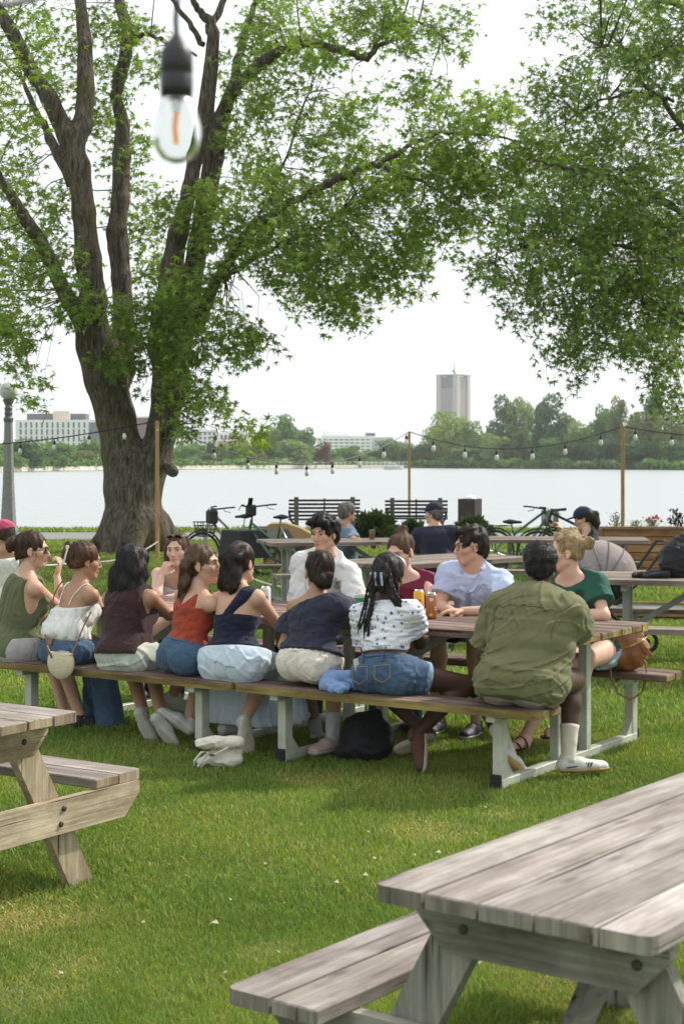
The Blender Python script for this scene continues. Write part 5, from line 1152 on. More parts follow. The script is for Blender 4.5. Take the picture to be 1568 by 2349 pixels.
def braid(q, pts, r_, m, name='braid', n=26):
    P_l = [q.H(*p) for p in pts]; out = []; rs = []
    for i in range(n+1):
        t = i/n*(len(P_l)-1); j = min(int(t), len(P_l)-2); out.append(P_l[j].lerp(P_l[j+1], t-j)); rs.append(r_*(1+.28*math.sin(i*2.6))*(1 if i < n-1 else .5))
    return MB().tube(out, rs, 6)
hair(q, HAIR['black'], chains=[([(0, -.09, .02), (.0, -.115, -.03), (.0, -.12, -.06)], [.055, .045, .04])], cap=.013, amp=.0045, freq=150, seed=26, st=(1, 1, .3), lump=(.003, 50), flow=(0, -.115, -.03), sw=.006, jit=.05)
rb = np.random.default_rng(9); k_ = 0
for i in range(34):
    left = i < 15; u_ = rb.uniform(-1, 1); v_ = rb.uniform(-1, 1)
    if left: pts = [(-.02+.02*u_, -.12, .02+.02*v_), (-.045+.025*u_, -.135+.01*v_, -.07), (-.06+.025*u_+.01*v_, -.135, -.17), (-.075+.03*u_, -.13+.01*v_, -.25), (-.085+.035*u_-.01*v_, -.125, -.33+.04*v_)]
    else: pts = [(.03+.02*u_, -.115, .03+.02*v_), (.055+.025*u_, -.125+.01*v_, -.05), (.085+.02*u_, -.12, -.12+.02*v_), (.12+.02*u_, -.10+.01*v_, -.165+.015*v_), (.155+.015*u_, -.07, -.185+.012*u_)]
    if 15 <= i < 22: pts = [(.10*u_*.7, -.10, .03), (.075+.015*u_, -.06, -.05), (.085+.01*u_, -.05+.02*v_, -.12), (.09+.012*u_, -.03+.02*v_, -.2)]
    obj('braid', braid(q, pts, .0055, None), HAIR['black'], q.T, True)
for x in (-.012, .022): obj('hair_clip', MB().bar(q.H(x-.004, -.165, .01), q.H(x+.006, -.158, -.065), .014, .010, up=tuple(q.Hm@Vector((0, -1, 0))), ch=.004), mat('blue_tort_clip', (.18, .22, .42), .2, col2=(.5, .52, .6), scale=60), q.T, True)
obj('headband_glasses', MB().tube([q.H(.085*math.cos(a), .055-.0*math.sin(a), .03+.095*math.sin(a)) for a in np.linspace(.3, 2.84, 14)], .004, 6), mat('silver', (.6, .6, .58), .25, metal=1.), q.T, True)
for s, u_, t_ in ((1, Vector((-.55, -.15, .1)), Vector((.25, -.35, -1))), (0, Vector((0, .8, .6)), Vector((-.75, -.2, -.65)))): shoe(q, s, shoe_br, sole_y, toe=t_, up=u_)
Q9 = q
# ---- 10: berry tee, auburn bun, across
q = person('woman in berry red tee with a brown bun looking down across the table', PV(945, 1435, 1.72), PV(918, 1266, 1.45), -108, -122, 16, 0, skin='pale', bulk=1.0,
           arms=((PV(1003, 1402, 1.34), PV(950, 1412, 1.06)), (PV(885, 1402, 1.35), PV(930, 1415, 1.08))), curls=(.9, .4))
garment(q, 'tee', berry, ('pelvis',)+ALLT, g=.018, cuts=[neck(q, .0, .35), hem(q, -.02)], sleeve=(.66, .050, .060), amp=.0045, freq=20, seed=28)
garment(q, 'jeans', denim, ('pelvis', 'th0', 'th1', 'sh0', 'sh1'), g=.013, cuts=[(q.P+q.up*.04, q.up)], amp=.003, seed=5, h=.012)
hair(q, HAIR['light'], balls=[((.02, -.085, .115), (.040, .036, .040)), ((.045, -.09, .095), .024), ((0, -.095, .13), .02), ((.0, -.06, .10), .03)], cap=.007, line=(.112, -.028), seed=29, flow=(0, -.09, .11), ns=1300); brows(q, HAIR['brown'])
for s in (0, 1): shoe(q, s, shoe_k, shoe_k)
# ---- 11: polo man
q = person('man with glasses and short dark hair in light blue polo shirt', PV(1105, 1430, 1.72), PV(1078, 1252, 1.46), -118, -166, 8, 0, sex='m', skin='light', bulk=.96, shw=.170,
           arms=((PV(1168, 1404, 1.30), PV(1062, 1402, 1.13)), (PV(1006, 1392, 1.40), PV(1035, 1402, 1.16))), curls=(.7, .9), legs=(None, None))
garment(q, 'polo_shirt', polo, ('pelvis',)+ALLT, g=.022, cuts=[neck(q, .022, .30), hem(q, -.02)], sleeve=(.62, .050, .058), amp=.005, freq=18, seed=30)
co = MB()
for s in (-1, 1): co.hexa([q.N+q.r*s*a+q.up*b+q.f*c for a, b, c in ((.004, -.095, .118), (.045, -.075, .118), (.078, .005, .045), (.060, .022, .045), (.004, -.090, .126), (.045, -.07, .126), (.086, .0, .052), (.062, .034, .052))])
co.tube([q.N+q.r*.070*math.cos(a)-q.f*(.062*math.sin(a)+.005)+q.up*.024 for a in np.linspace(-.35, 3.5, 14)], .015, 6); obj('collar', co, polo, q.T, True)
pk = MB(); pk.bar(q.N-q.up*.09+q.f*.125, q.N-q.up*.20+q.f*.150, .028, .004, up=tuple(q.f)); obj('placket', pk, fab('placket_grey', (.25, .28, .40)), q.T, True)
garment(q, 'shorts', denim_d, ('pelvis', 'th0', 'th1'), g=.02, cuts=[(q.P+q.up*.04, q.up)], leg=(.95, .082, .076), amp=.003, seed=5, h=.012)
hair(q, HAIR['dark'], balls=[((0, .05, .098), (.060, .042, .026)), ((.02, .0, .108), (.05, .06, .025)), ((-.02, 0, .108), (.05, .06, .025))], cap=.011, line=(.118, -.034), low=-.06, amp=.005, freq=110, seed=31, lump=(.006, 60), flow='crown', ns=1900, slen=.045, lift=.014, jit=.4); brows(q, HAIR['dark'], .0034); glasses(q, mat('brown_frame', (.10, .035, .02), .3), big=1.05)
bd = Field(np.array(q.Hc)-.15, np.array(q.Hc)+.15, .0065); Hn = np.array([list(x) for x in q.Hm]); bd.add(('e', tuple(q.H(0, .052, -.085)), Hn, (.050, .048, .036)), 0); bd.add(('e', tuple(q.H(0, .070, -.062)), Hn, (.030, .040, .020)), .005, 's'); bd.cut(q.H(0, 0, -.05), q.Hm@Vector((0, 0, 1)))
for s in (0, 1): shoe(q, s, shoe_k, sole_w)
# ---- 12: big man in olive shirt
q = person('large man in rumpled olive shirt and khaki shorts at the bench end', PV(1194, 1560, .06), PV(1240, 1296, .30), 58, 74, 2, sex='m', skin='deep', bulk=1.12, face=False, shw=.205, k=1.03, hs=1.04, neck_f=.03,
           arms=((PV(1112, 1500, .22), PV(1178, 1462, .62)), (PV(1326, 1450, .42), PV(1292, 1425, .74))), legs=((PV(1092, 1572, .55), PV(1166, 1728, .27)), (PV(1312, 1560, .62), PV(1302, 1742, .46))))
E_ = q.A; En = np.array([list(x) for x in E_])
garment(q, 'shirt', khaki_s, ('pelvis',)+ALLT, g=.022, extra=[('e', tuple(q.P+q.up*.20), En, (.215, .175, .23)), ('e', tuple(q.P-q.up*.01), En, (.228, .18, .15)), ('e', tuple(q.P+q.up*.36), En, (.215, .155, .18))],
        cuts=[neck(q, .030, .12), (q.P-q.up*.135, -q.up)], sleeve=(.88, .062, .082), amp=.0068, freq=17, seed=33, k=.05, cr=.0078)
obj('collar', MB().tube([q.N+q.r*.078*math.cos(a)-q.f*(.066*math.sin(a)-.0)+q.up*.036 for a in np.linspace(-.5, 3.64, 18)], .015, 6), khaki_s, q.T, True)
m_sh = fab('olive_seam', (.085, .085, .04))
seam(q, 'shirt', [q.N-q.up*.125+q.r*x-q.f*.2 for x in (-.21, -.1, 0, .1, .21)], m_sh, .0022)
for s in (-1, 1): seam(q, 'shirt', [q.N-q.up*.05+q.r*s*.235-q.f*.02, q.N-q.up*.14+q.r*s*.205-q.f*.16, q.N-q.up*.27+q.r*s*.20-q.f*.16], m_sh, .0022)
seam(q, 'shirt', [q.P-q.up*.115+q.r*x-q.f*.3 for x in (-.2, -.1, 0, .1, .2)], m_sh, .0018)
garment(q, 'shorts', stone, ('pelvis', 'th0', 'th1'), g=.020, cuts=[(q.P-q.up*.06, q.up)], leg=(.86, .098, .090), amp=.004, freq=24, seed=34)
hair(q, HAIR['black'], cap=.011, low=-.055, amp=.0025, freq=320, seed=35, st=(1, 1, 1), lump=(.003, 60), line=(.112, -.03), flow='crown', ns=3500, slen=.012, sw=.004, lift=.006, jit=3., curl=1.5)
for s in (0, 1): sock(q, s, sockw, .19)
for s, kw in ((1, dict(toe=hd(20))), (0, dict(toe=Vector((.55, .45, -.55)), up=Vector((.1, .75, .65))))):
    o = shoe(q, s, shoe_w, shoe_gum, L_=.29, **kw)
    a = q.An[s]
    if s: 
        st_ = MB(); t = nv(kw['toe']); la = t.cross(Z)
        for i_ in range(3): st_.box(a+t*(.085+.018*i_)+la*.038-Z*.030, (.006, .007, .030), M=Matrix.Rotation(R(20), 3, 'Z')@Matrix.Rotation(R(30), 3, 'Y'))
        st_.bar(a+t*-.03+la*.041-Z*.038, a+t*.07+la*.041-Z*.030, .006, .008, up=tuple(la)); obj('shoe_stripe', st_, navyt, o, True)
# ---- 13: blonde woman in green tee
q = person('blonde woman with glasses in forest green tee leaning in at the table end', PV(1372, 1482, 1.70), PV(1298, 1266, 1.40), -128, 172, 4, 0, skin='pale', bulk=1.05, shw=.148,
           arms=((PV(1384, 1412, 1.34), PV(1300, 1412, 1.22)), (PV(1275, 1400, 1.2), PV(1300, 1425, 1.0))), legs=((PV(1345, 1512, 1.22), PV(1290, 1660, 1.15)), (PV(1300, 1520, 1.15), PV(1203, 1690, .92))), curls=(.5, .5))
garment(q, 'tee', green_t, ('pelvis',)+ALLT, g=.020, cuts=[neck(q, .0, .4), hem(q, -.08)], sleeve=(.60, .052, .062), amp=.0045, freq=20, seed=36)
garment(q, 'denim_shorts', denim_l, ('pelvis', 'th0', 'th1'), g=.020, cuts=[(q.P+q.up*.04, q.up)], leg=(.50, .082, .076), amp=.005, freq=30, seed=37, stretch=(1, 1, .4))
hair(q, HAIR['blonde'], chains=[([(.055, .03, .075), (.078, -.02, .045), (.06, -.08, .06)], [.018, .022, .02]), ([(.0, .05, .10), (.03, -.03, .12), (.02, -.10, .08)], [.02, .024, .022]), ([(-.05, .04, .08), (-.06, -.03, .08), (-.02, -.10, .06)], [.02, .022, .02])], balls=[((0, -.130, .050), (.046, .040, .040)), ((.02, -.145, .035), (.03, .026, .028)), ((-.02, -.15, .06), (.026, .024, .026))], cap=.006, line=(.114, -.022), amp=.0045, seed=38, flow=(0, -.12, .05), ns=1700, lift=.005, jit=.08, sw=.0018)
strands(q, HAIR['blonde'], [[(.04, .05, .10), (.045, .05, .135), (.04, .03, .155)], [(.05, .03, .10), (.06, .02, .14), (.055, .0, .16)]]); glasses(q, m_gold, big=1.1); brows(q, HAIR['blonde'])
m_sand = mat('sandal_leather', (.05, .02, .014), .6)
for s in (0, 1):
    a = q.An[s]; t = hd(-130 if s else -140); la = t.cross(Z); b0 = a-Z*.068
    sf = Field(np.array(a)-.26, np.array(a)+.26, .007); sf.add(capsule(b0-t*.035+Z*.018, b0+t*.15+Z*.012, .032, .036, ((0, 0, 1), .6)), .01); sf.cut(b0+Z*.012, Z); o = link('sandal', sf.mesh('sandal'), m_sand, q.T, True)
    ft = Field(np.array(a)-.26, np.array(a)+.26, .007); ft.add(capsule(a, b0+Z*.035-t*.01, .034, .036), .02); ft.add(capsule(b0+Z*.04, b0+t*.13+Z*.026, .038, .022), .03)
    for i_ in range(5): ft.add(capsule(b0+t*(.12-.004*i_)+la*(-.026+.0125*i_)*(-1 if s else 1)+Z*.024, b0+t*(.165-.008*i_)+la*(-.030+.0140*i_)*(-1 if s else 1)+Z*.020, .012-.001*i_, .011-.001*i_), .005)
    link('foot', ft.mesh('foot'), SKIN['pale'], q.T, True)
    sb = MB(); [sb.tube([b0+t*y0+la*.046*math.cos(a_)+Z*(.012+.050*hh*math.sin(a_)) for a_ in np.linspace(0, 3.14, 9)], .006, 5) for y0, hh in ((.11, .72), (.04, 1.2), (-.01, 1.3))]; obj('sandal_strap', sb, m_sand, o, True)
# ================================================================ people further back
bgp = 'people at the tables further back'
def C(px, py, d): return W(px, py, d)
q = person('grey haired man in blue tee reaching for a beer at the far table', C(797, 1290, 20.5), C(797, 1176, 20.25), 30, 25, 0, sex='m', skin='tan', arms=(None, (C(812, 1240, 19.85), C(842, 1246, 19.6))), h=.011, face=False, group=bgp)
garment(q, 'tee', fab('dusty_blue', (.15, .21, .28)), ('pelvis',)+ALLT, g=.022, cuts=[neck(q, .02), hem(q, -.05)], sleeve=(.55, .054, .064), h=.012, seed=2); hair(q, HAIR['grey'], cap=.018, low=-.06, h=.011, flow='crown', ns=900, slen=.05, sw=.005, lift=.01, line=(.118, -.034)); garment(q, 'trousers', denim_d, ('pelvis', 'th0', 'th1'), g=.014, h=.014, amp=0)
q = person('man in dark navy shirt and cap sitting with his back turned', C(1003, 1288, 18.65), C(994, 1179, 18.7), 84, 150, 0, sex='m', skin='light', bulk=1.12, h=.011, group=bgp)
garment(q, 'shirt', fab('dark_navy', (.020, .022, .045)), ('pelvis',)+ALLT, g=.024, cuts=[neck(q, .02), hem(q, -.09)], sleeve=(.7, .056, .066), h=.012, seed=3); garment(q, 'trousers', denim_d, ('pelvis', 'th0', 'th1'), g=.014, h=.014, amp=0)
hair(q, HAIR['grey'], cap=.008, low=-.06, h=.011, flow=(0, -.1, -.1), ns=500, sw=.004)
def cap_hat(q, m, name='cap', badge=None):
    F_ = Field(np.array(q.Hc)-.24, np.array(q.Hc)+.24, .009); Hn = np.array([list(x) for x in q.Hm])
    F_.add(('e', tuple(q.H(0, -.012, .045)), Hn, (.094, .114, .100)), 0); F_.cut(q.H(0, 0, .040), -(q.Hm@Vector((0, .15, 1)))); F_.add(('e', tuple(q.H(0, .12, .048)), Hn, (.078, .090, .010)), .008)
    o = link(name, F_.mesh(name), m, q.T, True)
    obj('button', MB().ball(q.H(0, -.012, .146), .008, 6, 5), m, o, True); return o
cap_hat(q, fab('cap_navy', (.018, .020, .040)))
q = person('person in navy cap with dark curly hair eating at the planter table', C(1362, 1297, 19.0), C(1336, 1190, 18.75), 150, 172, 18, skin='light', arms=((C(1330, 1275, 18.5), C(1288, 1214, 18.6)), (C(1310, 1262, 19.1), C(1281, 1210, 18.8))), curls=(1.2, 1.2), h=.011, group=bgp)
garment(q, 'tee', fab('black_tee', (.018, .02, .03)), ('pelvis',)+ALLT, g=.02, cuts=[neck(q, .01), hem(q, -.05)], sleeve=(.6, .05, .06), h=.012, seed=4); cap_hat(q, fab('cap_blue', (.016, .022, .052)))
hair(q, HAIR['dark'], chains=[([(0, -.08, .02), (0, -.125, -.03), (-.01, -.13, -.09), (0, -.12, -.15)], [.06, .06, .052, .02])], balls=[((0, -.15, .0), .045)], cap=.010, h=.011, flow='down', ns=1300, slen=.07, sw=.005, curl=1.5, lift=.02, jit=.5); garment(q, 'trousers', denim_d, ('pelvis', 'th0', 'th1'), g=.014, h=.014, amp=0)
q = person('person in pink cap and white tank top at the far left edge', C(14, 1366, 14.6), C(8, 1228, 14.5), 110, 150, 5, skin='tan', bulk=.85, h=.011, face=False, group=bgp)
garment(q, 'tank_top', whitec, TORSO, g=.014, cuts=[neck(q, -.03), hem(q, -.03)]+side_cuts(q, .11, .1), h=.012, seed=5); hair(q, HAIR['brown'], chains=[([(0, -.08, 0), (0, -.095, -.07)], [.05, .03])], cap=.008, h=.011, flow='down', ns=500); cap_hat(q, fab('cap_pink', (.42, .065, .13))); garment(q, 'shorts', denim_d, ('pelvis', 'th0', 'th1'), g=.014, h=.014, amp=0)
tcopy('picnic table at the far left edge where the person in the pink cap sits', (-4.05, 15.1, 0), R(10))
# ================================================================ things on and under the tables
TZ = HT+.001
def can(label, px, py, cols, r_=.033, h=.157, z=TZ, extra=None):
    b = G(px, py, z); T = thing('can', label, 'can', b, 0, 'drinks cans on the long table')
    obj('body', MB().lathe([(r_*.78, 0), (r_*.98, .006), (r_, .012), (r_, h-.016), (r_*.80, h-.004)], n=24), cols[0], T, smooth=True)
    obj('lid', MB().lathe([(r_*.80, h-.006), (r_*.82, h), (r_*.76, h-.001), (r_*.72, h-.006), (0, h-.006)], n=24), mat('aluminium', (.65, .65, .64), .3, metal=1.), T, smooth=True)
    obj('tab', MB().box((0, -.004, h-.002), (.016, .024, .002)), MATS['aluminium'], T)
    for c_, a0, a1, z0, z1 in (extra or []):
        V = []; n_ = 8
        for i in range(n_+1):
            a = R(a0+(a1-a0)*i/n_); V += [((r_+.0006)*math.cos(a), (r_+.0006)*math.sin(a), z0), ((r_+.0006)*math.cos(a), (r_+.0006)*math.sin(a), z1)]
        obj('label_print', MB().add(V, [(2*i, 2*i+2, 2*i+3, 2*i+1) for i in range(n_)]), c_, T)
    return T
m_yel = mat('yellow_can', (.75, .42, .03), .35, metal=.3); m_org = mat('copper_can', (.36, .13, .035), .35, metal=.3); m_wc = mat('white_can', (.62, .63, .62), .35); m_red = mat('red_print', (.5, .05, .03), .5); m_grn = mat('green_cup', (.02, .26, .10), .5)
can('yellow drinks can with red print, left of the copper coloured one', 960, 1411, [m_yel], extra=[(m_red, -120, -70, .085, .100), (m_red, -100, -60, .065, .078)])
can('tall copper brown can with white band, right of the yellow one', 989, 1419, [m_org], extra=[(m_wc, -180, 180, .140, .146), (m_wc, -115, -75, .108, .128), (m_wc, -60, -35, .055, .062), (m_wc, -60, -35, .068, .075), (m_yel, -120, -80, .020, .034)])
can('white drinks can beside the elbow of the navy top woman', 609, 1402, [m_wc], extra=[(m_grn, -130, -60, .05, .10)])
b = G(826, 1412, TZ); T = thing('cup', 'white paper cup with green band behind the floral tee shoulder', 'cup', b); obj('body', MB().lathe([(.028, 0), (.040, .13), (.037, .13), (.026, .004), (0, .004)], n=20), m_wc, T); obj('band', MB().lathe([(.0355, .07), (.0395, .112)], n=20), m_grn, T)
b = C(853, 1252, 19.55); b.z = HT+.001; T = thing('beer_cup', 'small clear plastic cup of amber beer at the far table', 'cup', b); obj('cup', MB().lathe([(.03, 0), (.042, .12)], n=14), glass_mat('plastic_cup', .1, .5), T); obj('beer', MB().lathe([(.028, .004), (.036, .085), (0, .085)], n=14), mat('beer', (.55, .26, .03), .2), T)
alone('napkin', Field((-.1, -.1, -.05), (.1, .1, .06), .006).add(('e', (0, 0, .0), np.eye(3), (.07, .05, .018)), 0).warp(creases(3, 60, .006)).mesh('napkin') and None or None, None, '', '', (0, 0, 0)) if 0 else None
def blob(name, label, cat, base, prims, m, h=.008, g=.0, wv=(3, 26, .004), cr=(30, .005), world=True, kk=.03, cuts=(), parts=None):
    P = []; 
    for p in prims:
        if p[0] == 'c': P += [np.array(p[1])-max(p[3], p[4])-.03, np.array(p[2])+max(p[3], p[4])+.03, np.array(p[2])-max(p[3], p[4])-.03, np.array(p[1])+max(p[3], p[4])+.03]
        else: P += [np.array(p[1])-max(p[3])-.03, np.array(p[1])+max(p[3])+.03]
    P = np.array(P); F_ = Field(P.min(0), P.max(0), h)
    for p in prims: F_.add(p, kk)
    F_.warp(waves(*wv[:1], wv[1], wv[2])); F_.warp(creases(wv[0]+3, cr[0], cr[1]))
    for c in cuts: F_.cut(*c)
    T = thing(name, label, cat, base); link('body', F_.mesh('body'), m, T); return T
I3 = np.eye(3)
# tote bag on the grass
b = G(500, 1762); T = blob('tote_bag', 'crumpled cream canvas tote bag lying on the grass before the bench', 'bag', b,
     [('c', (-.095, 0, .142), (.105, .0, .146), .036, .040, ((0, 1, 0), 1.5)), ('e', (.035, .02, .050), I3, (.105, .06, .058)), ('c', (-.04, .03, .06), (.10, .02, .10), .035, .035), ('e', (-.08, .04, .03), I3, (.05, .04, .03))], fab('canvas', (.66, .62, .52), bump=.002), cr=(48, .0055), kk=.02, cuts=[((0, 0, -.002), (0, 0, -1))])
for pts in ([(-.13, -.02, .01), (-.13, -.05, .05), (-.09, -.055, .10), (-.05, -.05, .105), (-.08, -.06, .06), (-.11, -.06, .02)], [(-.10, -.05, .0), (-.07, -.06, .05), (-.02, -.055, .085), (.06, -.05, .125)]): obj('handle', MB().tube(pts, .007, 6), fab('canvas', (.66, .62, .52)), T)
pm = mat('plum_print', (.16, .06, .06), .8)
for x, z in ((.02, .168), (.05, .160), (.075, .172), (-.03, .085)): obj('print', MB().ball((x, -.004 if z > .1 else -.06, z), (.018, .006, .008), 8, 5), pm, T)
# black backpack beneath the table
b = G(842, 1752); blob('backpack', 'black backpack slumped on the grass beneath the table', 'backpack', b, [('e', (0, .1, .13), I3, (.16, .11, .15)), ('e', (.02, .02, .09), I3, (.13, .06, .09)), ('c', (-.10, .1, .22), (.06, .1, .27), .04, .03), ('e', (-.12, .06, .06), I3, (.07, .06, .05))], fab('black_nylon', (.012, .012, .014), rough=.5), cuts=[((0, 0, 0), (0, 0, -1))])
# folded blue sweater on the bench
p0 = PV(778, 1583, -.04); p0.z = HB; A_ = np.array([[-U2.x, V2.x, 0], [-U2.y, V2.y, 0], [0, 0, 1]])
def ub(x, y, z): return tuple(-U2*x+V2*y+Z*z)
T = blob('sweater', 'folded light blue knitted sweater on the bench between two women', 'sweater', p0, [('c', ub(-.06, .04, .04), ub(.08, .05, .05), .04, .045), ('c', ub(-.085, -.02, .035), ub(.06, -.05, .03), .036, .032), ('c', ub(-.08, .01, .085), ub(.06, .03, .095), .026, .03), ('c', ub(-.09, -.01, .05), ub(-.07, .03, .09), .03, .03), ('c', ub(0, -.07, .02), ub(.07, -.08, .02), .022, .02)], fab('blue_knit', (.20, .30, .52), bump=.004, bs=120), cr=(34, .007), wv=(3, 20, .002), kk=.006)
# straw crossbody bag
q = Q2; bc = PV(140, 1520, -.20); T = thing('straw_bag', 'woven straw crossbody bag hanging behind the white camisole woman', 'bag', tuple(bc), 0)
m_straw = mat('woven_straw', (.52, .46, .31), .8, col2=(.68, .61, .43), scale=90, stretch=(.6, .6, 3), bump=.003, bscale=150, bstretch=(.4, .4, 2.4))
F_ = Field((-.16, -.13, -.13), (.16, .13, .13), .005); Ma = np.array([[-U2.x, V2.x, 0], [-U2.y, V2.y, 0], [0, 0, 1]])
F_.add(('e', (0, 0, 0.0), Ma, (.108, .040, .105)), 0); F_.cut((0, 0, .072), (0, 0, 1)); F_.add(('e', ub(0, 0, .085), Ma, (.085, .026, .05)), .01, 's'); F_.warp(lambda x, y, z: .0013*np.sin(z*520)); link('body', F_.mesh('body'), m_straw, T)
obj('rim', MB().tube([Vector(ub(.096*math.cos(a), .032*math.sin(a), .062-.016*abs(math.sin(a)))) for a in np.linspace(0, 6.283, 24)], .005, 5, cap=False), m_straw, T)
def on_body(pts, off):
    out = []
    for i in range(len(pts)-1):
        for j in range(6):
            p = pts[i].lerp(pts[i+1], j/6); h_ = q.bvh.find_nearest(p); out.append(h_[0]+h_[1]*off if i < len(pts)-2 else p)
    return out+[pts[-1]]
L1 = on_body([q.N+q.r*.03-q.up*.0+q.f*.04, q.N-q.r*.06-q.f*.03, q.P+q.up*q.L*.65-q.f*.1-q.r*.10, q.P+q.up*q.L*.25-q.f*.12-q.r*.115, bc+Vector(ub(-.095, 0, .065))], .045)
sm = MB().tube([p-bc for p in L1], .005, 6); sm.tube([Vector(ub(.093, 0, .06)), Vector(ub(.095, .05, .14)), Vector(ub(.075, .14, .24)), Vector(ub(.05, .22, .30))], .005, 6); obj('strap', sm, m_leather, T)
obj('tag', MB().bar(Vector(ub(-.09, -.035, .10)), Vector(ub(-.04, -.035, .03)), .018, .004, up=tuple(V2), ch=.001), m_leather, T)
# leather backpack on the far bench
b = PV(1438, 1554, 1.68); b.z = HB; T = blob('leather_backpack', 'tan brown leather backpack on the right end of the far bench', 'backpack', b,
   [('e', (-.02, .0, .12), I3, (.115, .08, .125)), ('e', (.05, -.03, .13), I3, (.07, .07, .10)), ('c', (-.06, 0, .21), (.06, -.02, .235), .055, .04), ('c', (.05, -.02, .24), (.09, -.03, .275), .035, .022)], m_leather, wv=(4, 24, .006), cr=(34, .005), cuts=[((0, 0, 0), (0, 0, -1))])
st = MB().tube([(-.09, -.06, .22), (-.125, -.09, .12), (-.12, -.10, -.02), (-.08, -.11, -.12), (0, -.11, -.165), (.07, -.10, -.12), (.10, -.10, -.03), (.10, -.07, .06), (.08, -.05, .08)], .006, 6); obj('strap', st, m_leather, T)
obj('zip', MB().tube([(-.08, -.085, .14), (.0, -.10, .165), (.08, -.10, .20), (.11, -.06, .22)], .003, 5), m_gold, T); obj('flap', MB().bar((.06, -.105, .18), (.13, -.09, .10), .03, .006, up=(0, -1, 0)), m_leather, T); obj('buckle', MB().box((.05, -.11, .20), (.02, .006, .03), ch=.002), m_gold, T)
# backpack and jacket on the right table
b = C(1556, 1349, 13.3); b.z = HT; blob('backpack', 'black backpack standing on the right picnic table at the frame edge', 'backpack', b, [('e', (0, 0, .15), I3, (.17, .12, .17)), ('e', (-.03, -.06, .10), I3, (.15, .08, .11)), ('c', (.0, 0, .3), (.06, 0, .33), .05, .04)], fab('black_nylon', (.012, .012, .014)), h=.011, cuts=[((0, 0, 0), (0, 0, -1))])
b = C(1492, 1347, 13.2); b.z = HT; blob('jacket', 'crumpled black jacket lying on the right picnic table', 'jacket', b, [('c', (-.13, 0, .02), (.12, .02, .04), .03, .045), ('c', (-.05, -.05, .015), (.12, -.04, .03), .02, .03)], fab('black_nylon', (.012, .012, .014)), h=.009, cuts=[((0, 0, 0), (0, 0, -1))])
# ================================================================ stroller
b = Vector((C(1380, 1400, 14.9).x, 14.9, 0)); T = thing('stroller', 'mauve grey baby stroller with ribbed hood behind the blonde woman', 'stroller', b, 0)
F_ = Field((-.55, -.45, .45), (.55, .45, 1.15), .011); hc = (-.03, 0, .66); F_.add(('e', hc, I3, (.36, .28, .355)), 0); F_.add(('e', (hc[0]-.02, 0, hc[2]-.02), I3, (.345, .265, .33)), 0, 's'); F_.cut((0, 0, .62), (.1, 0, -1))
F_.warp(lambda x, y, z: .006*np.abs(np.sin(4.2*np.arctan2(z-.62, x-hc[0]+.0)))-.003); link('hood', F_.mesh('hood'), fab('mauve_grey', (.27, .225, .215)), T)
F_ = Field((-.5, -.4, .2), (.5, .4, .8), .013); F_.add(('e', (-.05, 0, .58), I3, (.33, .24, .20)), 0); F_.cut((0, 0, .63), (0, 0, 1)); link('seat', F_.mesh('seat'), fab('black_nylon', (.012, .012, .014)), T)
for k_, (a0, xr_) in enumerate(((.9, .02), (1.35, .02), (1.8, .02))):
    sy = [(-.03+.365*math.cos(a0)*math.sin(b_), -.285*math.cos(b_), .66+.36*math.sin(a0)*math.sin(b_)) for b_ in np.linspace(.05, 3.09, 16)]; obj('seam', MB().tube(sy, .006, 5), m_dark, T)
obj('trim', MB().tube([(-.03+.345*math.cos(a), -.27*math.sin(a), .635) for a in np.linspace(-.2, 3.3, 16)], .012, 6), m_black, T); obj('badge', MB().box((.20, -.245, .60), (.09, .02, .03), ch=.004), m_wc, T)
fr = MB()
for y in (-.25, .25): fr.tube([(.55, y, 1.0), (.3, y, .65), (-.3, y, .12)], .014, 6).tube([(-.2, y, .55), (.35, y, .12)], .014, 6)
fr.tube([(.55, -.25, 1.0), (.57, 0, 1.01), (.55, .25, 1.0)], .016, 6); obj('frame', fr, m_black, T)
def torus(mb, c, R_, r_, ax, n=26, m=8, **k):
    q_ = Vector((0, 0, 1)).rotation_difference(Vector(ax).normalized()); mb.tube([Vector(c)+q_@Vector((R_*math.cos(a), R_*math.sin(a), 0)) for a in np.linspace(0, 2*math.pi, n+1)], r_, m, cap=False, **k); return mb
for x in (-.32, .36):
    for y in (-.27, .27): obj('wheel', torus(MB(), (x, y, .11), .09, .02, (0, 1, 0)).lathe([(.03, -.02), (.03, .02)], (x, y, .11), 8, ax=(0, 1, 0)), m_black, T)
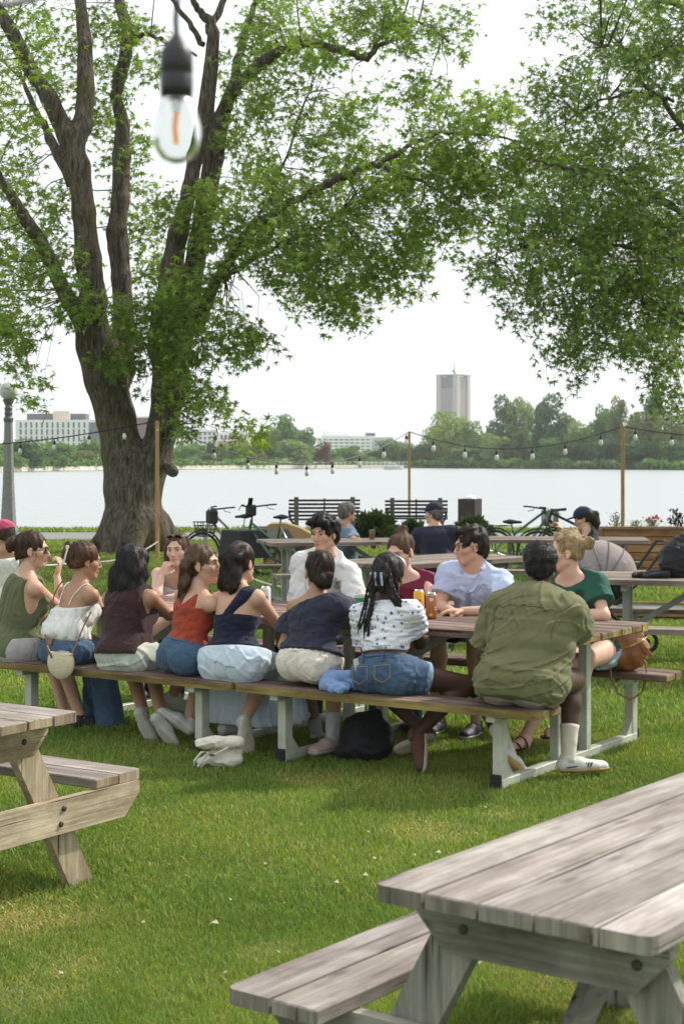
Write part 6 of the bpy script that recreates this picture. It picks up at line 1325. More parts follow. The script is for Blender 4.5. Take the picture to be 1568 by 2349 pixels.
# ================================================================ bicycles
m_chrome = mat('chrome', (.5, .5, .5), .25, metal=1.); m_teal = mat('teal_paint', (.010, .10, .085), .35, coat=.4); m_gfr = mat('green_frame', (.012, .085, .055), .35, coat=.4); m_gry = mat('grey_frame', (.28, .30, .29), .35, coat=.4)
def bicycle(label, loc, rz, mf, wr=.34, wb=1.05, bar_h=1.02, seat_h=.95, basket=None, low=False, rack=True, extra=None):
    T = thing('bicycle', label, 'bicycle', loc, rz, 'bicycles parked behind the tables')
    xf, xr = wb*.55, -wb*.45
    for x in (xf, xr):
        w_ = obj('wheel', torus(MB(), (x, 0, wr), wr-.03, .010, (0, 1, 0), 32, 6), m_chrome, T); obj('tyre', torus(MB(), (x, 0, wr), wr-.017, .019, (0, 1, 0), 36, 8), m_black, w_)
        sp = MB()
        for i in range(18):
            a = i*math.pi/9; sp.tube([(x, .02*(-1)**i, wr), (x+(wr-.03)*math.cos(a), 0, wr+(wr-.03)*math.sin(a))], .0022, 4)
        sp.lathe([(.028, -.035), (.028, .035)], (x, 0, wr), 10, ax=(0, 1, 0)); obj('spokes', sp, m_chrome, w_)
        obj('fender', MB().tube([(x+(wr+.03)*math.cos(a), 0, wr+(wr+.03)*math.sin(a)) for a in np.linspace(.5, 2.9, 14)], .014, 6), m_black, T)
    hd_ = Vector((xf-.16, 0, wr+.52 if wr > .3 else .72)); ht = hd_+Vector((-.05, 0, .14)); bb = Vector((-.02, 0, .28)); st = Vector((-.16, 0, seat_h-.14)); hub = Vector((xr, 0, wr))
    fr = MB().tube([ht, hd_], .022, 8).tube([hd_, bb], .022, 8).tube([bb, st], .018, 8).tube([hub+Vector((0, .05, 0)), bb], .011, 6).tube([hub-Vector((0, .05, 0)), bb], .011, 6).tube([hub+Vector((0, .05, 0)), st], .009, 6).tube([hub-Vector((0, .05, 0)), st], .009, 6)
    fr.tube([ht-Vector((-.01, 0, .05)), (bb+st)/2 if low else st-Vector((-.02, 0, .06))], .020, 8); obj('frame', fr, mf, T)
    obj('fork', MB().tube([hd_, (xf-.03, .05, wr+.1), (xf, .05, wr)], .012, 6).tube([hd_, (xf-.03, -.05, wr+.1), (xf, -.05, wr)], .012, 6), mf, T)
    hb = ht+Vector((-.03, 0, bar_h-ht.z)); obj('handlebar', MB().tube([ht, hb], .014, 6).tube([hb+Vector((-.18, .31, .03)), hb+Vector((-.06, .26, .02)), hb+Vector((.02, .1, 0)), hb+Vector((.02, -.1, 0)), hb+Vector((-.06, -.26, .02)), hb+Vector((-.18, -.31, .03))], .013, 7), m_black, T)
    for s in (-1, 1): obj('brake_lever', MB().tube([hb+Vector((-.02, s*.24, .01)), hb+Vector((-.02, s*.27, -.03)), hb+Vector((-.09, s*.33, -.05))], .006, 5), m_black, T)
    F_ = Field((st.x-.25, -.13, seat_h-.09), (st.x+.25, .13, seat_h+.06), .009); F_.add(('e', (st.x-.07, 0, seat_h), I3, (.10, .085, .030)), .01).add(('c', (st.x-.05, 0, seat_h), (st.x+.14, 0, seat_h-.01), .034, .018), .03); link('saddle', F_.mesh('saddle'), m_black, T)
    obj('seat_post', MB().tube([st, (st.x-.02, 0, seat_h-.02)], .014, 7), m_chrome, T)
    obj('crank', torus(MB(), bb+Vector((0, -.06, 0)), .09, .006, (0, 1, 0), 20, 5).tube([bb+Vector((0, -.08, 0)), bb+Vector((.12, -.08, -.10))], .009, 6).tube([bb+Vector((0, .08, 0)), bb+Vector((-.12, .08, .10))], .009, 6).box(bb+Vector((.12, -.12, -.10)), (.09, .08, .02)).box(bb+Vector((-.12, .12, .10)), (.09, .08, .02)), m_black, T)
    if rack: obj('rack', MB().tube([(st.x-.05, .06, wr*2+.06), (xr-.2, .06, wr*2+.06), (xr-.2, -.06, wr*2+.06), (st.x-.05, -.06, wr*2+.06)], .008, 6).tube([(xr, .07, wr), (xr-.05, .06, wr*2+.06)], .007, 5).tube([(xr, -.07, wr), (xr-.05, -.06, wr*2+.06)], .007, 5), m_black, T)
    if basket:
        bk = MB(); c_ = hb+Vector((.18, 0, -.30)); 
        for k in range(5): f_ = 1-.07*k; z = c_.z+.10-.055*k; bk.tube([(c_.x-.13*f_, -.17*f_, z), (c_.x+.13*f_, -.17*f_, z), (c_.x+.13*f_, .17*f_, z), (c_.x-.13*f_, .17*f_, z), (c_.x-.13*f_, -.17*f_, z)], .006, 5)
        for i in range(14):
            a = i/14*6.283; cx, cy = max(-1, min(1, 1.4*math.cos(a))), max(-1, min(1, 1.4*math.sin(a))); bk.tube([(c_.x+.13*cx, .17*cy, c_.z+.10), (c_.x+.095*cx, .125*cy, c_.z-.12)], .005, 4)
        obj('basket', bk, m_black, T)
    if extra: extra(T, hb, st, xf, xr)
    return T
def box_extra(T, hb, st, xf, xr):
    F_ = Field((.28, -.4, .1), (1.05, .4, .95), .014); F_.add(('e', (.66, 0, .50), I3, (3, 3, .22)), 0); 
    for n_, p in (((1, 0, .15), (.98, 0, .6)), ((-1, 0, .1), (.46, 0, .6)), ((0, 1, .08), (0, .26, .6)), ((0, -1, .08), (0, -.26, .6)), ((0, 0, 1), (0, 0, .70))): F_.cut(n_ and p, n_)
    link('cargo_box', F_.mesh('cargo_box'), fab('black_canvas', (.028, .028, .03), crease=.004), T)
    obj('phone_mount', MB().box(hb+Vector((.05, 0, -.06)), (.10, .16, .17), ch=.02), m_black, T); obj('screen', MB().bar(hb+Vector((0, .06, .02)), hb+Vector((-.08, .10, .13)), .07, .02, ch=.004), m_black, T)
gb = G(640, 1331); bicycle('green framed cargo bike with small wheels and big black box', (gb.x-.10, gb.y+.35, 0), R(130), m_gfr, wr=.25, wb=1.35, bar_h=1.06, seat_h=.92, low=True, rack=True, extra=box_extra)
def tote_extra(T, hb, st, xf, xr): obj('bar_bag', MB().box(hb+Vector((.06, 0, -.12)), (.14, .20, .22), ch=.03), m_black, T)
bicycle('pale grey city bike with black wire basket left of the cargo bike', (C(535, 1300, 25).x, 25.3, 0), R(212), m_gry, wr=.32, basket=True, extra=tote_extra, bar_h=1.0, seat_h=.88, low=True)
def clear_bag(T, hb, st, xf, xr): obj('clear_bag', MB().box(hb+Vector((.14, 0, -.14)), (.2, .28, .28), ch=.03), glass_mat('clear_plastic', .15, .6), T)
bicycle('teal bicycle with clear bar bag standing on the path side', (C(1200, 1300, 25).x, 25.2, 0), R(18), m_teal, wr=.34, extra=clear_bag, bar_h=1.0, seat_h=.80)
bicycle('black bicycle mostly hidden behind the person in the navy cap', (C(1335, 1300, 24).x, 24.6, 0), R(172), m_black, wr=.34, bar_h=.98, seat_h=.90)
# tan canvas hood of a cargo trike
b = G(665, 1322); b.y = 24.8; b.x = C(657, 1300, 24.8).x; T = thing('cargo_trike', 'box trike with tan canvas hood and dark mesh windows', 'tricycle', b, 0); m_tanc = fab('tan_canvas', (.34, .22, .095), crease=.006)
q_ = lambda px, py, y=0: ((px-657)*24.8/F, y, 1.75-(py-1057)*24.8/F)
sil = [(608, 1262), (606, 1222), (612, 1206), (622, 1200), (655, 1199), (690, 1210), (712, 1222), (720, 1262)]
obj('hood', MB().prism([q_(x, y, -.30) for x, y in sil], (0, 0, 0), (0, .6, 0)), m_tanc, T); obj('box', MB().box((.04, 0, .30), (.76, .62, .26), ch=.02), m_tanc, T)
obj('side_mesh', MB().prism([q_(x, y, -.306) for x, y in [(643, 1262), (646, 1225), (652, 1212), (662, 1212), (672, 1228), (684, 1262)]], (0, 0, 0), (0, .004, 0)), m_dark, T)
obj('window', MB().prism([q_(x, y, -.306) for x, y in [(612, 1232), (615, 1212), (632, 1212), (636, 1232)]], (0, 0, 0), (0, .004, 0)), mat('vinyl_window', (.22, .24, .24), .15, spec=.8), T); obj('seam', MB().tube([q_(x, y, -.308) for x, y in [(640, 1262), (641, 1200)]], .006, 5), m_dark, T)
for x in (-.3, .35): obj('wheel', torus(MB(), (x, -.33, .25), .23, .022, (0, 1, 0)).tube([(x, -.33, .25), (x, .33, .25)], .012, 6), m_black, T)

# ---- teal board on the lawn, tiny party on the far bank
b = G(1500, 1418); T = thing('lawn_board', 'teal board with wooden rim lying on the grass behind the right table', 'board', (b.x, b.y, .1), R(-14))
obj('panel', MB().box((0, 0, 0), (1.9, .8, .03)), mat('teal_board', (.012, .09, .085), .6), T); rim = MB()
for y in (-.41, .41): rim.box((0, y, .0), (1.98, .04, .09), ch=.004)
for x in (-.97, .97): rim.box((x, 0, .0), (.04, .78, .09), ch=.004)
obj('rim', rim, m_cedar, T)
for i, (px, c1_, c2_, lb) in enumerate(((1343, (.5, .2, .22), (.1, .1, .15), 'leftmost tiny person in pink on the far bank'), (1349, (.6, .55, .5), (.3, .3, .35), 'second tiny person from the left, in cream, on the far bank'), (1356, (.45, .12, .12), (.2, .2, .25), 'tiny person in red in the middle of the far bank party'), (1363, (.6, .4, .4), (.08, .08, .1), 'tiny person in pale pink on the far bank'), (1370, (.65, .62, .6), (.1, .12, .2), 'rightmost tiny person in white on the far bank'))):
    d = shore(px)+1.0; X_ = (px-784)*d/F; T = thing('person', lb, 'person', (X_, d, .12), 0, 'tiny people gathered on the far bank')
    F_ = Field((-.4, -.3, -.05), (.4, .3, 1.85), .045); F_.add(capsule((-.10, 0, .06), (-.09, 0, .85), .06, .09), .05).add(capsule((.10, .04, .06), (.09, 0, .85), .06, .09), .05).add(capsule((0, 0, .9), (0, 0, 1.35), .15, .17), .08).add(('e', (0, 0, 1.62), I3, (.085, .10, .12)), .04)
    for s in (-1, 1): F_.add(capsule((s*.19, 0, 1.38), (s*.25, -.05, 1.05), .055, .045), .05).add(capsule((s*.25, -.05, 1.05), (s*.2, -.2, .9+.1*i*.5), .045, .035), .03)
    link('body', F_.mesh('body'), SKIN['light'], T)
    F2 = Field((-.4, -.3, .6), (.4, .3, 1.6), .045); F2.add(capsule((0, 0, .95), (0, 0, 1.35), .18, .20), .05); link('shirt', F2.mesh('shirt'), mat('far_shirt_'+'abcde'[i], c1_, .8), T)
    F3 = Field((-.4, -.3, .0), (.4, .3, 1.2), .045); F3.add(capsule((-.10, 0, .2), (-.08, 0, .9), .09, .13), .05).add(capsule((.10, .04, .2), (.08, 0, .9), .09, .13), .05); link('trousers', F3.mesh('trousers'), mat('far_trousers_'+'abcde'[i], c2_, .8), T)
# ================================================================ the two big maples
m_bark = bpy.data.materials.new('maple_bark'); m_bark.use_nodes = True; n = m_bark.node_tree.nodes; L = m_bark.node_tree.links; p = n['Principled BSDF']; p.inputs['Roughness'].default_value = .9; p.inputs['Specular IOR Level'].default_value = .15
tc = n.new('ShaderNodeTexCoord'); mp = n.new('ShaderNodeMapping'); mp.inputs['Scale'].default_value = (9, 9, 1.5); L.new(tc.outputs['Object'], mp.inputs[0])
nz = n.new('ShaderNodeTexNoise'); nz.inputs['Scale'].default_value = 2.2; nz.inputs['Detail'].default_value = 8; nz.inputs['Roughness'].default_value = .65; nz.inputs['Distortion'].default_value = .6; L.new(mp.outputs[0], nz.inputs['Vector'])
n2 = n.new('ShaderNodeTexNoise'); n2.inputs['Scale'].default_value = .9; n2.inputs['Detail'].default_value = 3; L.new(tc.outputs['Object'], n2.inputs['Vector'])
r1 = n.new('ShaderNodeValToRGB'); r1.color_ramp.elements[0].position = .36; r1.color_ramp.elements[0].color = (.040, .032, .024, 1); r1.color_ramp.elements[1].position = .66; r1.color_ramp.elements[1].color = (.20, .17, .135, 1); L.new(nz.outputs[0], r1.inputs[0])
r2 = n.new('ShaderNodeValToRGB'); r2.color_ramp.elements[0].position = .52; r2.color_ramp.elements[1].position = .7; r2.color_ramp.elements[0].color = (0, 0, 0, 1); r2.color_ramp.elements[1].color = (.5, .5, .5, 1); L.new(n2.outputs[0], r2.inputs[0])
mm = n.new('ShaderNodeMix'); mm.data_type = 'RGBA'; L.new(r2.outputs[0], mm.inputs[0]); L.new(r1.outputs[0], mm.inputs[6]); mm.inputs[7].default_value = (.12, .105, .03, 1); L.new(mm.outputs[2], p.inputs['Base Color'])
bp = n.new('ShaderNodeBump'); bp.inputs['Distance'].default_value = .06; L.new(nz.outputs[0], bp.inputs['Height']); L.new(bp.outputs[0], p.inputs['Normal'])
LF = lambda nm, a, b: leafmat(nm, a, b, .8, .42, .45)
m_leafA = LF('maple_leaf', (.15, .235, .036), (.24, .33, .06)); m_leafB = LF('maple_leaf_dark', (.125, .205, .040), (.20, .285, .06))  # the right maple has a slightly darker leaf green
K3 = .5121
def c3(x, y): return (x*K3, y*K3)
def c4(x, y): return (745.6+x*.5245, y*.5245)
# limbs: [(px, py, width px, depth offset)]
def lim(f, pts): return [(*f(x, y), w_, dd) for x, y, w_, dd in pts]
idn = lambda x, y: (x, y)
LIMBS = [
 lim(idn, [(312, 1275, 140, 0), (310, 1200, 122, 0), (303, 1120, 120, 0), (298, 1060, 100, 0)]), lim(idn, [(298, 1110, 100, .1), (283, 1040, 92, .1), (268, 960, 88, .1), (243, 870, 92, 0), (222, 790, 88, 0), (212, 740, 70, -.1)]),
 lim(idn, [(330, 1140, 80, 0), (352, 1060, 72, 0), (376, 980, 68, 0), (388, 900, 74, 0), (384, 830, 62, .0), (372, 770, 44, .1)]), lim(idn, [(398, 900, 62, .1), (410, 820, 54, .2), (425, 740, 46, .3), (440, 690, 44, .4)]),
 lim(idn, [(250, 950, 60, .4), (282, 850, 54, .4), (284, 740, 48, .5)]), lim(idn, [(386, 1072, 26, -.3), (396, 1082, 24, -.45)]),
 lim(c3, [(415, 1420, 58, -.2), (420, 1350, 54, -.3), (392, 1150, 54, -.4), (375, 950, 50, -.5), (350, 750, 50, -.6), (305, 610, 44, -.6), (220, 450, 38, -.7), (130, 290, 34, -.8), (60, 150, 30, -.9), (-20, 20, 26, -1)]),
 lim(c3, [(335, 660, 38, -.6), (368, 560, 38, -.5), (384, 400, 36, -.4), (380, 200, 33, -.2), (362, 0, 30, 0), (355, -60, 26, 0)]),
 lim(c3, [(555, 1430, 46, .5), (545, 1250, 42, .6), (530, 1110, 42, .7), (522, 1045, 42, .7), (540, 900, 38, .8), (545, 700, 36, .9), (550, 560, 32, 1), (520, 430, 26, 1.1), (560, 250, 25, 1.3), (572, 150, 22, 1.5), (545, 40, 20, 1.6), (520, -60, 16, 1.8)]),
 lim(c3, [(380, 1450, 44, -.2), (300, 1330, 32, -.6), (240, 1200, 30, -.9), (180, 1080, 28, -1.2), (120, 990, 24, -1.5), (50, 870, 20, -1.8), (-40, 740, 16, -2)]),
 lim(c3, [(325, 820, 26, -.5), (265, 700, 22, -.2), (210, 590, 18, .2), (150, 470, 13, .6), (90, 330, 9, 1)]),
 lim(c3, [(720, 1560, 60, 0), (745, 1400, 60, -.1), (772, 1200, 50, -.2), (800, 1050, 44, -.3), (848, 850, 38, -.4), (872, 700, 38, -.5), (920, 500, 35, -.6), (945, 300, 30, -.7), (955, 150, 28, -.8), (938, 92, 24, -.8), (885, 40, 16, -.9), (850, -30, 12, -1)]),
 lim(c3, [(945, 110, 18, -.8), (985, 50, 18, -.6), (1015, -40, 14, -.4)]), lim(c3, [(912, 215, 14, -.7), (862, 125, 13, -.8), (800, 40, 11, -.9), (760, -20, 9, -1)]),
 lim(c3, [(810, 1500, 46, .3), (850, 1300, 50, .4), (885, 1100, 48, .4), (922, 900, 42, .4), (958, 700, 42, .3), (988, 550, 38, .2), (1025, 440, 30, 0), (1090, 350, 22, -.4), (1160, 290, 20, -.7), (1260, 225, 19, -1), (1350, 200, 18, -1.2), (1450, 205, 17, -1.4), (1560, 238, 16, -1.6), (1640, 262, 16, -1.7), (1700, 200, 11, -1.8), (1760, 180, 9, -1.9)]),
 lim(c3, [(1650, 262, 9, -1.7), (1720, 130, 8, -1.9), (1800, 95, 7, -2), (1900, 100, 6, -2.1), (2010, 190, 4, -2.2)]), lim(c3, [(1020, 450, 24, .2), (1050, 350, 20, .5), (1082, 200, 18, .8), (1135, 30, 14, 1.1), (1190, -60, 11, 1.3)]),
 lim(c3, [(880, 1460, 34, 0), (935, 1330, 30, -.3), (1000, 1210, 26, -.7), (1090, 1070, 22, -1.1), (1180, 985, 19, -1.4), (1300, 905, 17, -1.8), (1430, 840, 15, -2.1), (1580, 780, 14, -2.4)]),
 lim(c4, [(0, 800, 14, -2.4), (120, 750, 15, -2.7), (230, 715, 14, -2.9), (370, 640, 10, -3.1), (500, 582, 8, -3.3), (640, 582, 6, -3.4), (780, 602, 5, -3.6), (980, 632, 3, -3.8)]), lim(c4, [(230, 715, 10, -2.9), (370, 780, 7, -3), (500, 830, 6, -3.1), (600, 920, 5, -3.2), (740, 980, 4, -3.3), (850, 1020, 3, -3.4)]),
 lim(c3, [(1010, 1245, 13, -.7), (1100, 1180, 12, -.9), (1200, 1122, 11, -1.1), (1340, 1062, 9, -1.3), (1450, 1000, 7, -1.5), (1540, 950, 5, -1.7)]),
 lim(c3, [(600, 170, 12, 1.3), (660, 150, 11, 1.2), (720, 180, 10, 1), (800, 220, 8, .8), (880, 250, 6, .6)]), lim(c3, [(1100, 1060, 8, -1.2), (1200, 900, 7, -1), (1290, 700, 6, -.8), (1340, 520, 5, -.6), (1400, 380, 4, -.5)])]
def maple(label, loc, d0, limbs, blobs, mleaf, seed, lsz, fh=.05):
    T = thing('maple_tree', label, 'tree', loc, 0); r = np.random.default_rng(seed)
    nodes = []; big = []; twig = MB(); limb_ = []
    for li in limbs:
        pts = [W(x, y, d0+dd) for x, y, _, dd in li]; rs = [w_/2*(d0+dd)/F for x, y, w_, dd in li]
        for i in range(len(pts)-1):
            for q in range(4):
                if len(li) > 2: nodes.append(pts[i].lerp(pts[i+1], q/4))
        big.append((pts, rs))
    A_ = np.array([list(p) for pts, _ in big for p in pts]); F_ = Field(A_.min(0)-.9, A_.max(0)+.5, fh)
    for pts, rs in big:
        for i in range(len(pts)-1):
            if rs[i+1] > .07: F_.add(capsule(pts[i], pts[i+1], rs[i], rs[i+1]), .10 if rs[i] > .15 else .03)
        if min(rs) <= .10:
            j0 = next(i for i in range(len(rs)) if rs[i] <= .115); P2 = []; R2 = []
            for i in range(j0, len(pts)-1):
                for q in range(4): P2.append(pts[i].lerp(pts[i+1], q/4)+Vector(r.normal(size=3))*.018); R2.append((rs[i]+(rs[i+1]-rs[i])*q/4)*r.uniform(.92, 1.08))
            limb_.append(MB().tube(P2+[pts[-1]], R2+[rs[-1]], 9))
    if loc[2] == 0 and seed == 1:
        for a in np.linspace(0, 6.28, 8)[:-1]:
            v = Vector((math.cos(a+.3), math.sin(a+.3), 0)); F_.add(capsule(Vector(loc)+v*.45+Z*.55, Vector(loc)+v*(.95+.15*math.sin(a*3))-Z*.12, .17, .10), .3)
    F_.warp(waves(seed, 9, .010, (1, 1, .25), 6, True)); F_.warp(waves(seed+2, 2.5, .018, (1, 1, .6)))
    link('trunk', F_.mesh('trunk'), m_bark, T, True); [obj('limb', lb_, m_bark, T, True, smooth=True) for lb_ in limb_]
    N_ = np.array([list(p) for p in nodes]); lf = []; LR = []
    base = np.array([(0, 0), (-.30, .16), (-.95, .02), (-.36, .34), (-.80, .80), (-.16, .50), (0, 1.28), (.16, .50), (.80, .80), (.36, .34), (.95, .02), (.30, .16)])*.5
    quads = np.array([(0, 1, 2, 3), (0, 3, 4, 5), (0, 5, 6, 7), (0, 7, 8, 9), (0, 9, 10, 11)])
    bz = np.array([.0, .02, -.10, .02, -.08, .03, -.16, .03, -.08, .02, -.10, .02]); VV = []; TT = []; k = 0
    for bi, (cx, cy, rx, ry, ns, dd, ds) in enumerate(blobs):
        for _ in range(int(ns*(.56 if seed == 1 else .62))):
            a = r.uniform(0, 6.283); q = math.sqrt(r.uniform(0, 1)); c_ = np.array(W(cx+rx*q*math.cos(a), cy+ry*q*math.sin(a), d0+dd+r.uniform(-ds, ds)))
            dn = N_-c_; di = (dn**2).sum(1); j = di.argmin(); nd = N_[j]; out = c_-nd; L_ = np.linalg.norm(out)+1e-6; o_ = out/L_
            if r.uniform() < .20 and L_ < 3.5:
                md = (nd+c_)/2+np.array([0, 0, .12*L_])+r.normal(size=3)*.1*L_; twig.tube([nd, nd*.45+md*.55+r.normal(size=3)*.03, md, (md+c_)/2+r.normal(size=3)*.04, c_], [.008+.004*L_, .007+.003*L_, .007, .005, .003], 4, cap=False)
            nl = r.integers(9, 15); tw = o_*.6+r.normal(size=3)*.6+np.array([0, 0, -.35]); tw /= np.linalg.norm(tw); end = c_+tw*.34; twig.tube([c_, (c_+end)/2+r.normal(size=3)*.02, end], [.005, .004, .002], 3, cap=False)
            P0 = c_+np.outer(r.uniform(-.15, 1, nl), tw*.36); off = r.normal(size=(nl, 3))*.085; P0 = P0+off
            up = r.normal(size=(nl, 3))*.55+np.array([0, -.25, .75]); up /= np.linalg.norm(up, axis=1)[:, None]
            fw = off*6+r.normal(size=(nl, 3))*.5+np.array([0, 0, -.75]); fw -= up*(fw*up).sum(1)[:, None]; fw /= np.linalg.norm(fw, axis=1)[:, None]; sd = np.cross(fw, up)
            s_ = lsz*r.uniform(.6, 1.2, nl)
            V = P0[:, None, :]+(sd[:, None, :]*base[None, :, 0:1]+fw[:, None, :]*base[None, :, 1:2]+up[:, None, :]*bz[None, :, None]*.8)*s_[:, None, None]
            VV.append(V.reshape(-1, 3)); t = r.uniform(.72, 1.3, nl)*(1+.14*math.sin(bi*2.3)); TT.append(np.repeat(t, 12)); k += nl
    V = np.vstack(VV); Q = (np.arange(k)[:, None, None]*12+quads[None]).reshape(-1, 4); t = np.concatenate(TT); tint = np.stack([t*1.0, t, t*.9], 1)
    link('crown', np_mesh('crown', V, Q, tint), mleaf, T, True); obj('twigs', twig, m_fbark, T, True)
    return k
B1 = [(40, 60, 80, 90, 60, -.5, 2), (30, 230, 80, 100, 90, -.8, 2), (30, 400, 60, 80, 60, -1, 2), (20, 560, 60, 90, 70, -1.5, 1.5), (50, 690, 80, 80, 90, -1.5, 1.5), (26, 775, 50, 60, 50, -1.8, 1), (85, 880, 22, 55, 20, -2, .6), (110, 600, 70, 60, 60, -1.2, 1.5), (110, 480, 60, 60, 50, .5, 1.5),
 (130, 120, 60, 110, 70, .8, 1.5), (250, 60, 60, 80, 70, 1.5, 1.5), (245, 210, 50, 80, 60, 1.5, 1.2), (290, 330, 50, 60, 50, 1.5, 1), (205, 300, 30, 80, 22, 1.5, .6), (330, 120, 60, 80, 60, 1.5, 1), (310, 470, 60, 70, 60, 1.8, 1), (330, 580, 55, 70, 60, 1.5, 1), (180, 690, 70, 50, 40, -1.2, .8),
 (330, 720, 85, 65, 120, -1.6, .7), (400, 790, 75, 65, 100, -1.6, .7), (430, 680, 80, 60, 80, -1.4, 1.2), (300, 820, 60, 45, 40, -1.6, .4), (430, 870, 45, 55, 45, -1.4, .8), (520, 760, 70, 60, 80, -1.5, 1), (585, 785, 40, 42, 36, -1.5, .8), (480, 930, 50, 30, 40, -1.6, .8), (562, 985, 40, 20, 24, -1.8, .6), (420, 965, 26, 45, 22, -1.2, .5), (350, 900, 25, 55, 12, -1.2, .2),
 (430, 480, 65, 60, 66, -1.2, .6), (520, 560, 80, 80, 100, -.8, 1.5), (570, 440, 90, 80, 120, -.8, 1.8), (640, 560, 100, 80, 150, -1, 1.8), (700, 450, 110, 80, 160, -1.2, 2), (740, 590, 110, 80, 160, -1.5, 1.8), (800, 680, 75, 52, 80, -1.5, 1.5), (720, 672, 70, 40, 46, -1.5, 1.3), (850, 500, 100, 95, 150, -2, 1.8), (900, 610, 78, 58, 80, -2, 1.5), (955, 560, 50, 60, 44, -2.2, 1.3),
 (570, 300, 80, 80, 90, -.2, 2), (560, 140, 70, 90, 80, .2, 2), (640, 60, 90, 70, 110, -.2, 2), (660, 210, 90, 80, 95, -.3, 2), (740, 110, 70, 60, 66, -.8, 1.8), (760, 320, 90, 70, 90, -1, 2), (840, 45, 90, 50, 90, -1.5, 1.6), (840, 220, 60, 50, 34, -1.2, 1.5), (930, 75, 75, 55, 70, -1.8, 1.3), (1030, 70, 48, 55, 30, -2.1, 1),
 (860, 390, 90, 60, 95, -2, 1.6), (950, 360, 90, 70, 100, -2.3, 1.5), (965, 215, 55, 45, 48, -2.4, 1), (1050, 300, 80, 60, 85, -2.8, 1.2), (1040, 420, 90, 70, 105, -3, 1.3), (1130, 270, 65, 36, 50, -3.3, 1), (1140, 400, 90, 60, 95, -3.3, 1.2), (1230, 335, 78, 45, 70, -3.6, 1), (1310, 365, 60, 45, 46, -3.8, .8), (1105, 480, 80, 50, 60, -3.2, 1), (1000, 500, 60, 55, 50, -2.8, 1.2)]
R1 = [(1330, 40, 90, 60, 55, 0, 1.5), (1450, 60, 100, 80, 120, 0, 2), (1540, 60, 60, 90, 80, 0, 2), (1290, 200, 78, 55, 44, 0, 1.2), (1400, 180, 110, 90, 130, 0, 1.8), (1520, 200, 80, 100, 120, 0, 2), (1330, 285, 90, 60, 70, 0, 1.5), (1245, 215, 26, 26, 9, 0, .5),
 (1450, 340, 120, 90, 190, 0, 2), (1380, 450, 110, 80, 180, 0, 2), (1500, 460, 100, 90, 200, 0, 2), (1270, 470, 100, 60, 100, -.5, 1.6), (1180, 525, 80, 45, 66, -.8, 1.2), (1100, 600, 48, 36, 22, -1, .8),
 (1300, 560, 120, 60, 190, -.5, 1.8), (1440, 570, 120, 80, 250, 0, 2.2), (1540, 600, 70, 100, 170, .4, 2.2), (1195, 640, 85, 45, 80, -.8, 1.2), (1330, 680, 110, 60, 160, -.5, 1.6), (1450, 700, 100, 80, 180, 0, 2), (1540, 740, 60, 80, 100, .3, 1.6),
 (1200, 722, 48, 22, 18, -1, .8), (1370, 780, 88, 45, 76, -.5, 1.2), (1290, 810, 48, 36, 30, -.8, .8), (1310, 850, 24, 10, 5, -.8, .4), (1500, 800, 58, 55, 56, 0, 1.2), (1530, 870, 42, 55, 40, 0, 1), (1552, 930, 22, 26, 12, 0, .6)]
B1 += [(120, -140, 170, 130, 110, 0, 3), (400, -160, 170, 140, 120, .5, 3), (700, -130, 170, 110, 110, 0, 3), (950, -110, 100, 80, 50, -1.5, 2), (300, -420, 260, 140, 110, 0, 3), (650, -400, 220, 140, 90, 0, 3), (-180, 150, 130, 200, 90, 0, 3), (-160, 550, 110, 180, 70, -1, 2.5)]  # rest of the crown out of view, put in to shade the lawn
R1 += [(1700, 80, 120, 150, 110, 0, 3), (1720, 350, 120, 150, 120, 0, 3), (1700, 620, 110, 120, 90, .5, 2.5), (1900, 180, 130, 200, 120, 0, 3), (1930, 520, 130, 150, 110, 0, 3), (2120, 330, 110, 180, 80, 0, 2.5), (1500, -150, 150, 130, 100, 0, 3), (1750, -200, 160, 150, 110, 0, 3), (1600, -420, 200, 130, 80, 0, 3), (1950, -260, 130, 160, 70, 0, 2.5)]  # right crown continued out of view, added to shade the middle lawn
RL = [lim(idn, [(1700, 1290, 110, 1), (1695, 1100, 96, 1), (1690, 900, 88, .9), (1688, 700, 76, .8), (1700, 500, 66, .6), (1690, 300, 56, .5), (1700, 60, 40, .4), (1700, -80, 30, .3)]), lim(c4, [(1790, 1560, 34, .8), (1640, 1420, 28, .5), (1560, 1385, 20, .2), (1500, 1370, 17, .1), (1410, 1345, 14, -.1), (1330, 1260, 11, -.3), (1250, 1130, 9, -.5), (1180, 1000, 6, -.6)]),
 lim(c4, [(1800, 1000, 26, .6), (1700, 750, 22, .4), (1568, 560, 14, .2), (1480, 450, 12, 0), (1400, 380, 9, -.1), (1345, 250, 8, -.2), (1290, 190, 5, -.3), (1180, 210, 3, -.4)]), lim(c4, [(1800, 420, 20, .4), (1568, 228, 10, 0), (1450, 245, 8, -.2), (1350, 265, 7, -.3)]),
 lim(c4, [(1800, 1150, 20, .5), (1600, 960, 13, 0), (1400, 820, 10, -.4), (1200, 760, 8, -.7), (1000, 720, 6, -1), (900, 700, 4, -1.1)]), lim(c4, [(1790, 1250, 18, .5), (1500, 1130, 12, -.1), (1250, 1060, 8, -.6), (1000, 1050, 6, -.9), (850, 1080, 4, -1.1), (700, 1180, 2.5, -1.2)]), lim(c4, [(1520, 440, 9, 0), (1380, 400, 7, -.2), (1200, 430, 5, -.5), (1000, 560, 3, -.7)]), lim(c4, [(1790, 100, 14, .4), (1568, 40, 9, 0), (1400, -30, 7, -.2)])]
b = G(312, 1268); n1 = maple('huge multi stemmed maple with rough bark at the lawn edge', (b.x, 31, 0), 31, LIMBS, B1, m_leafA, 1, .225)
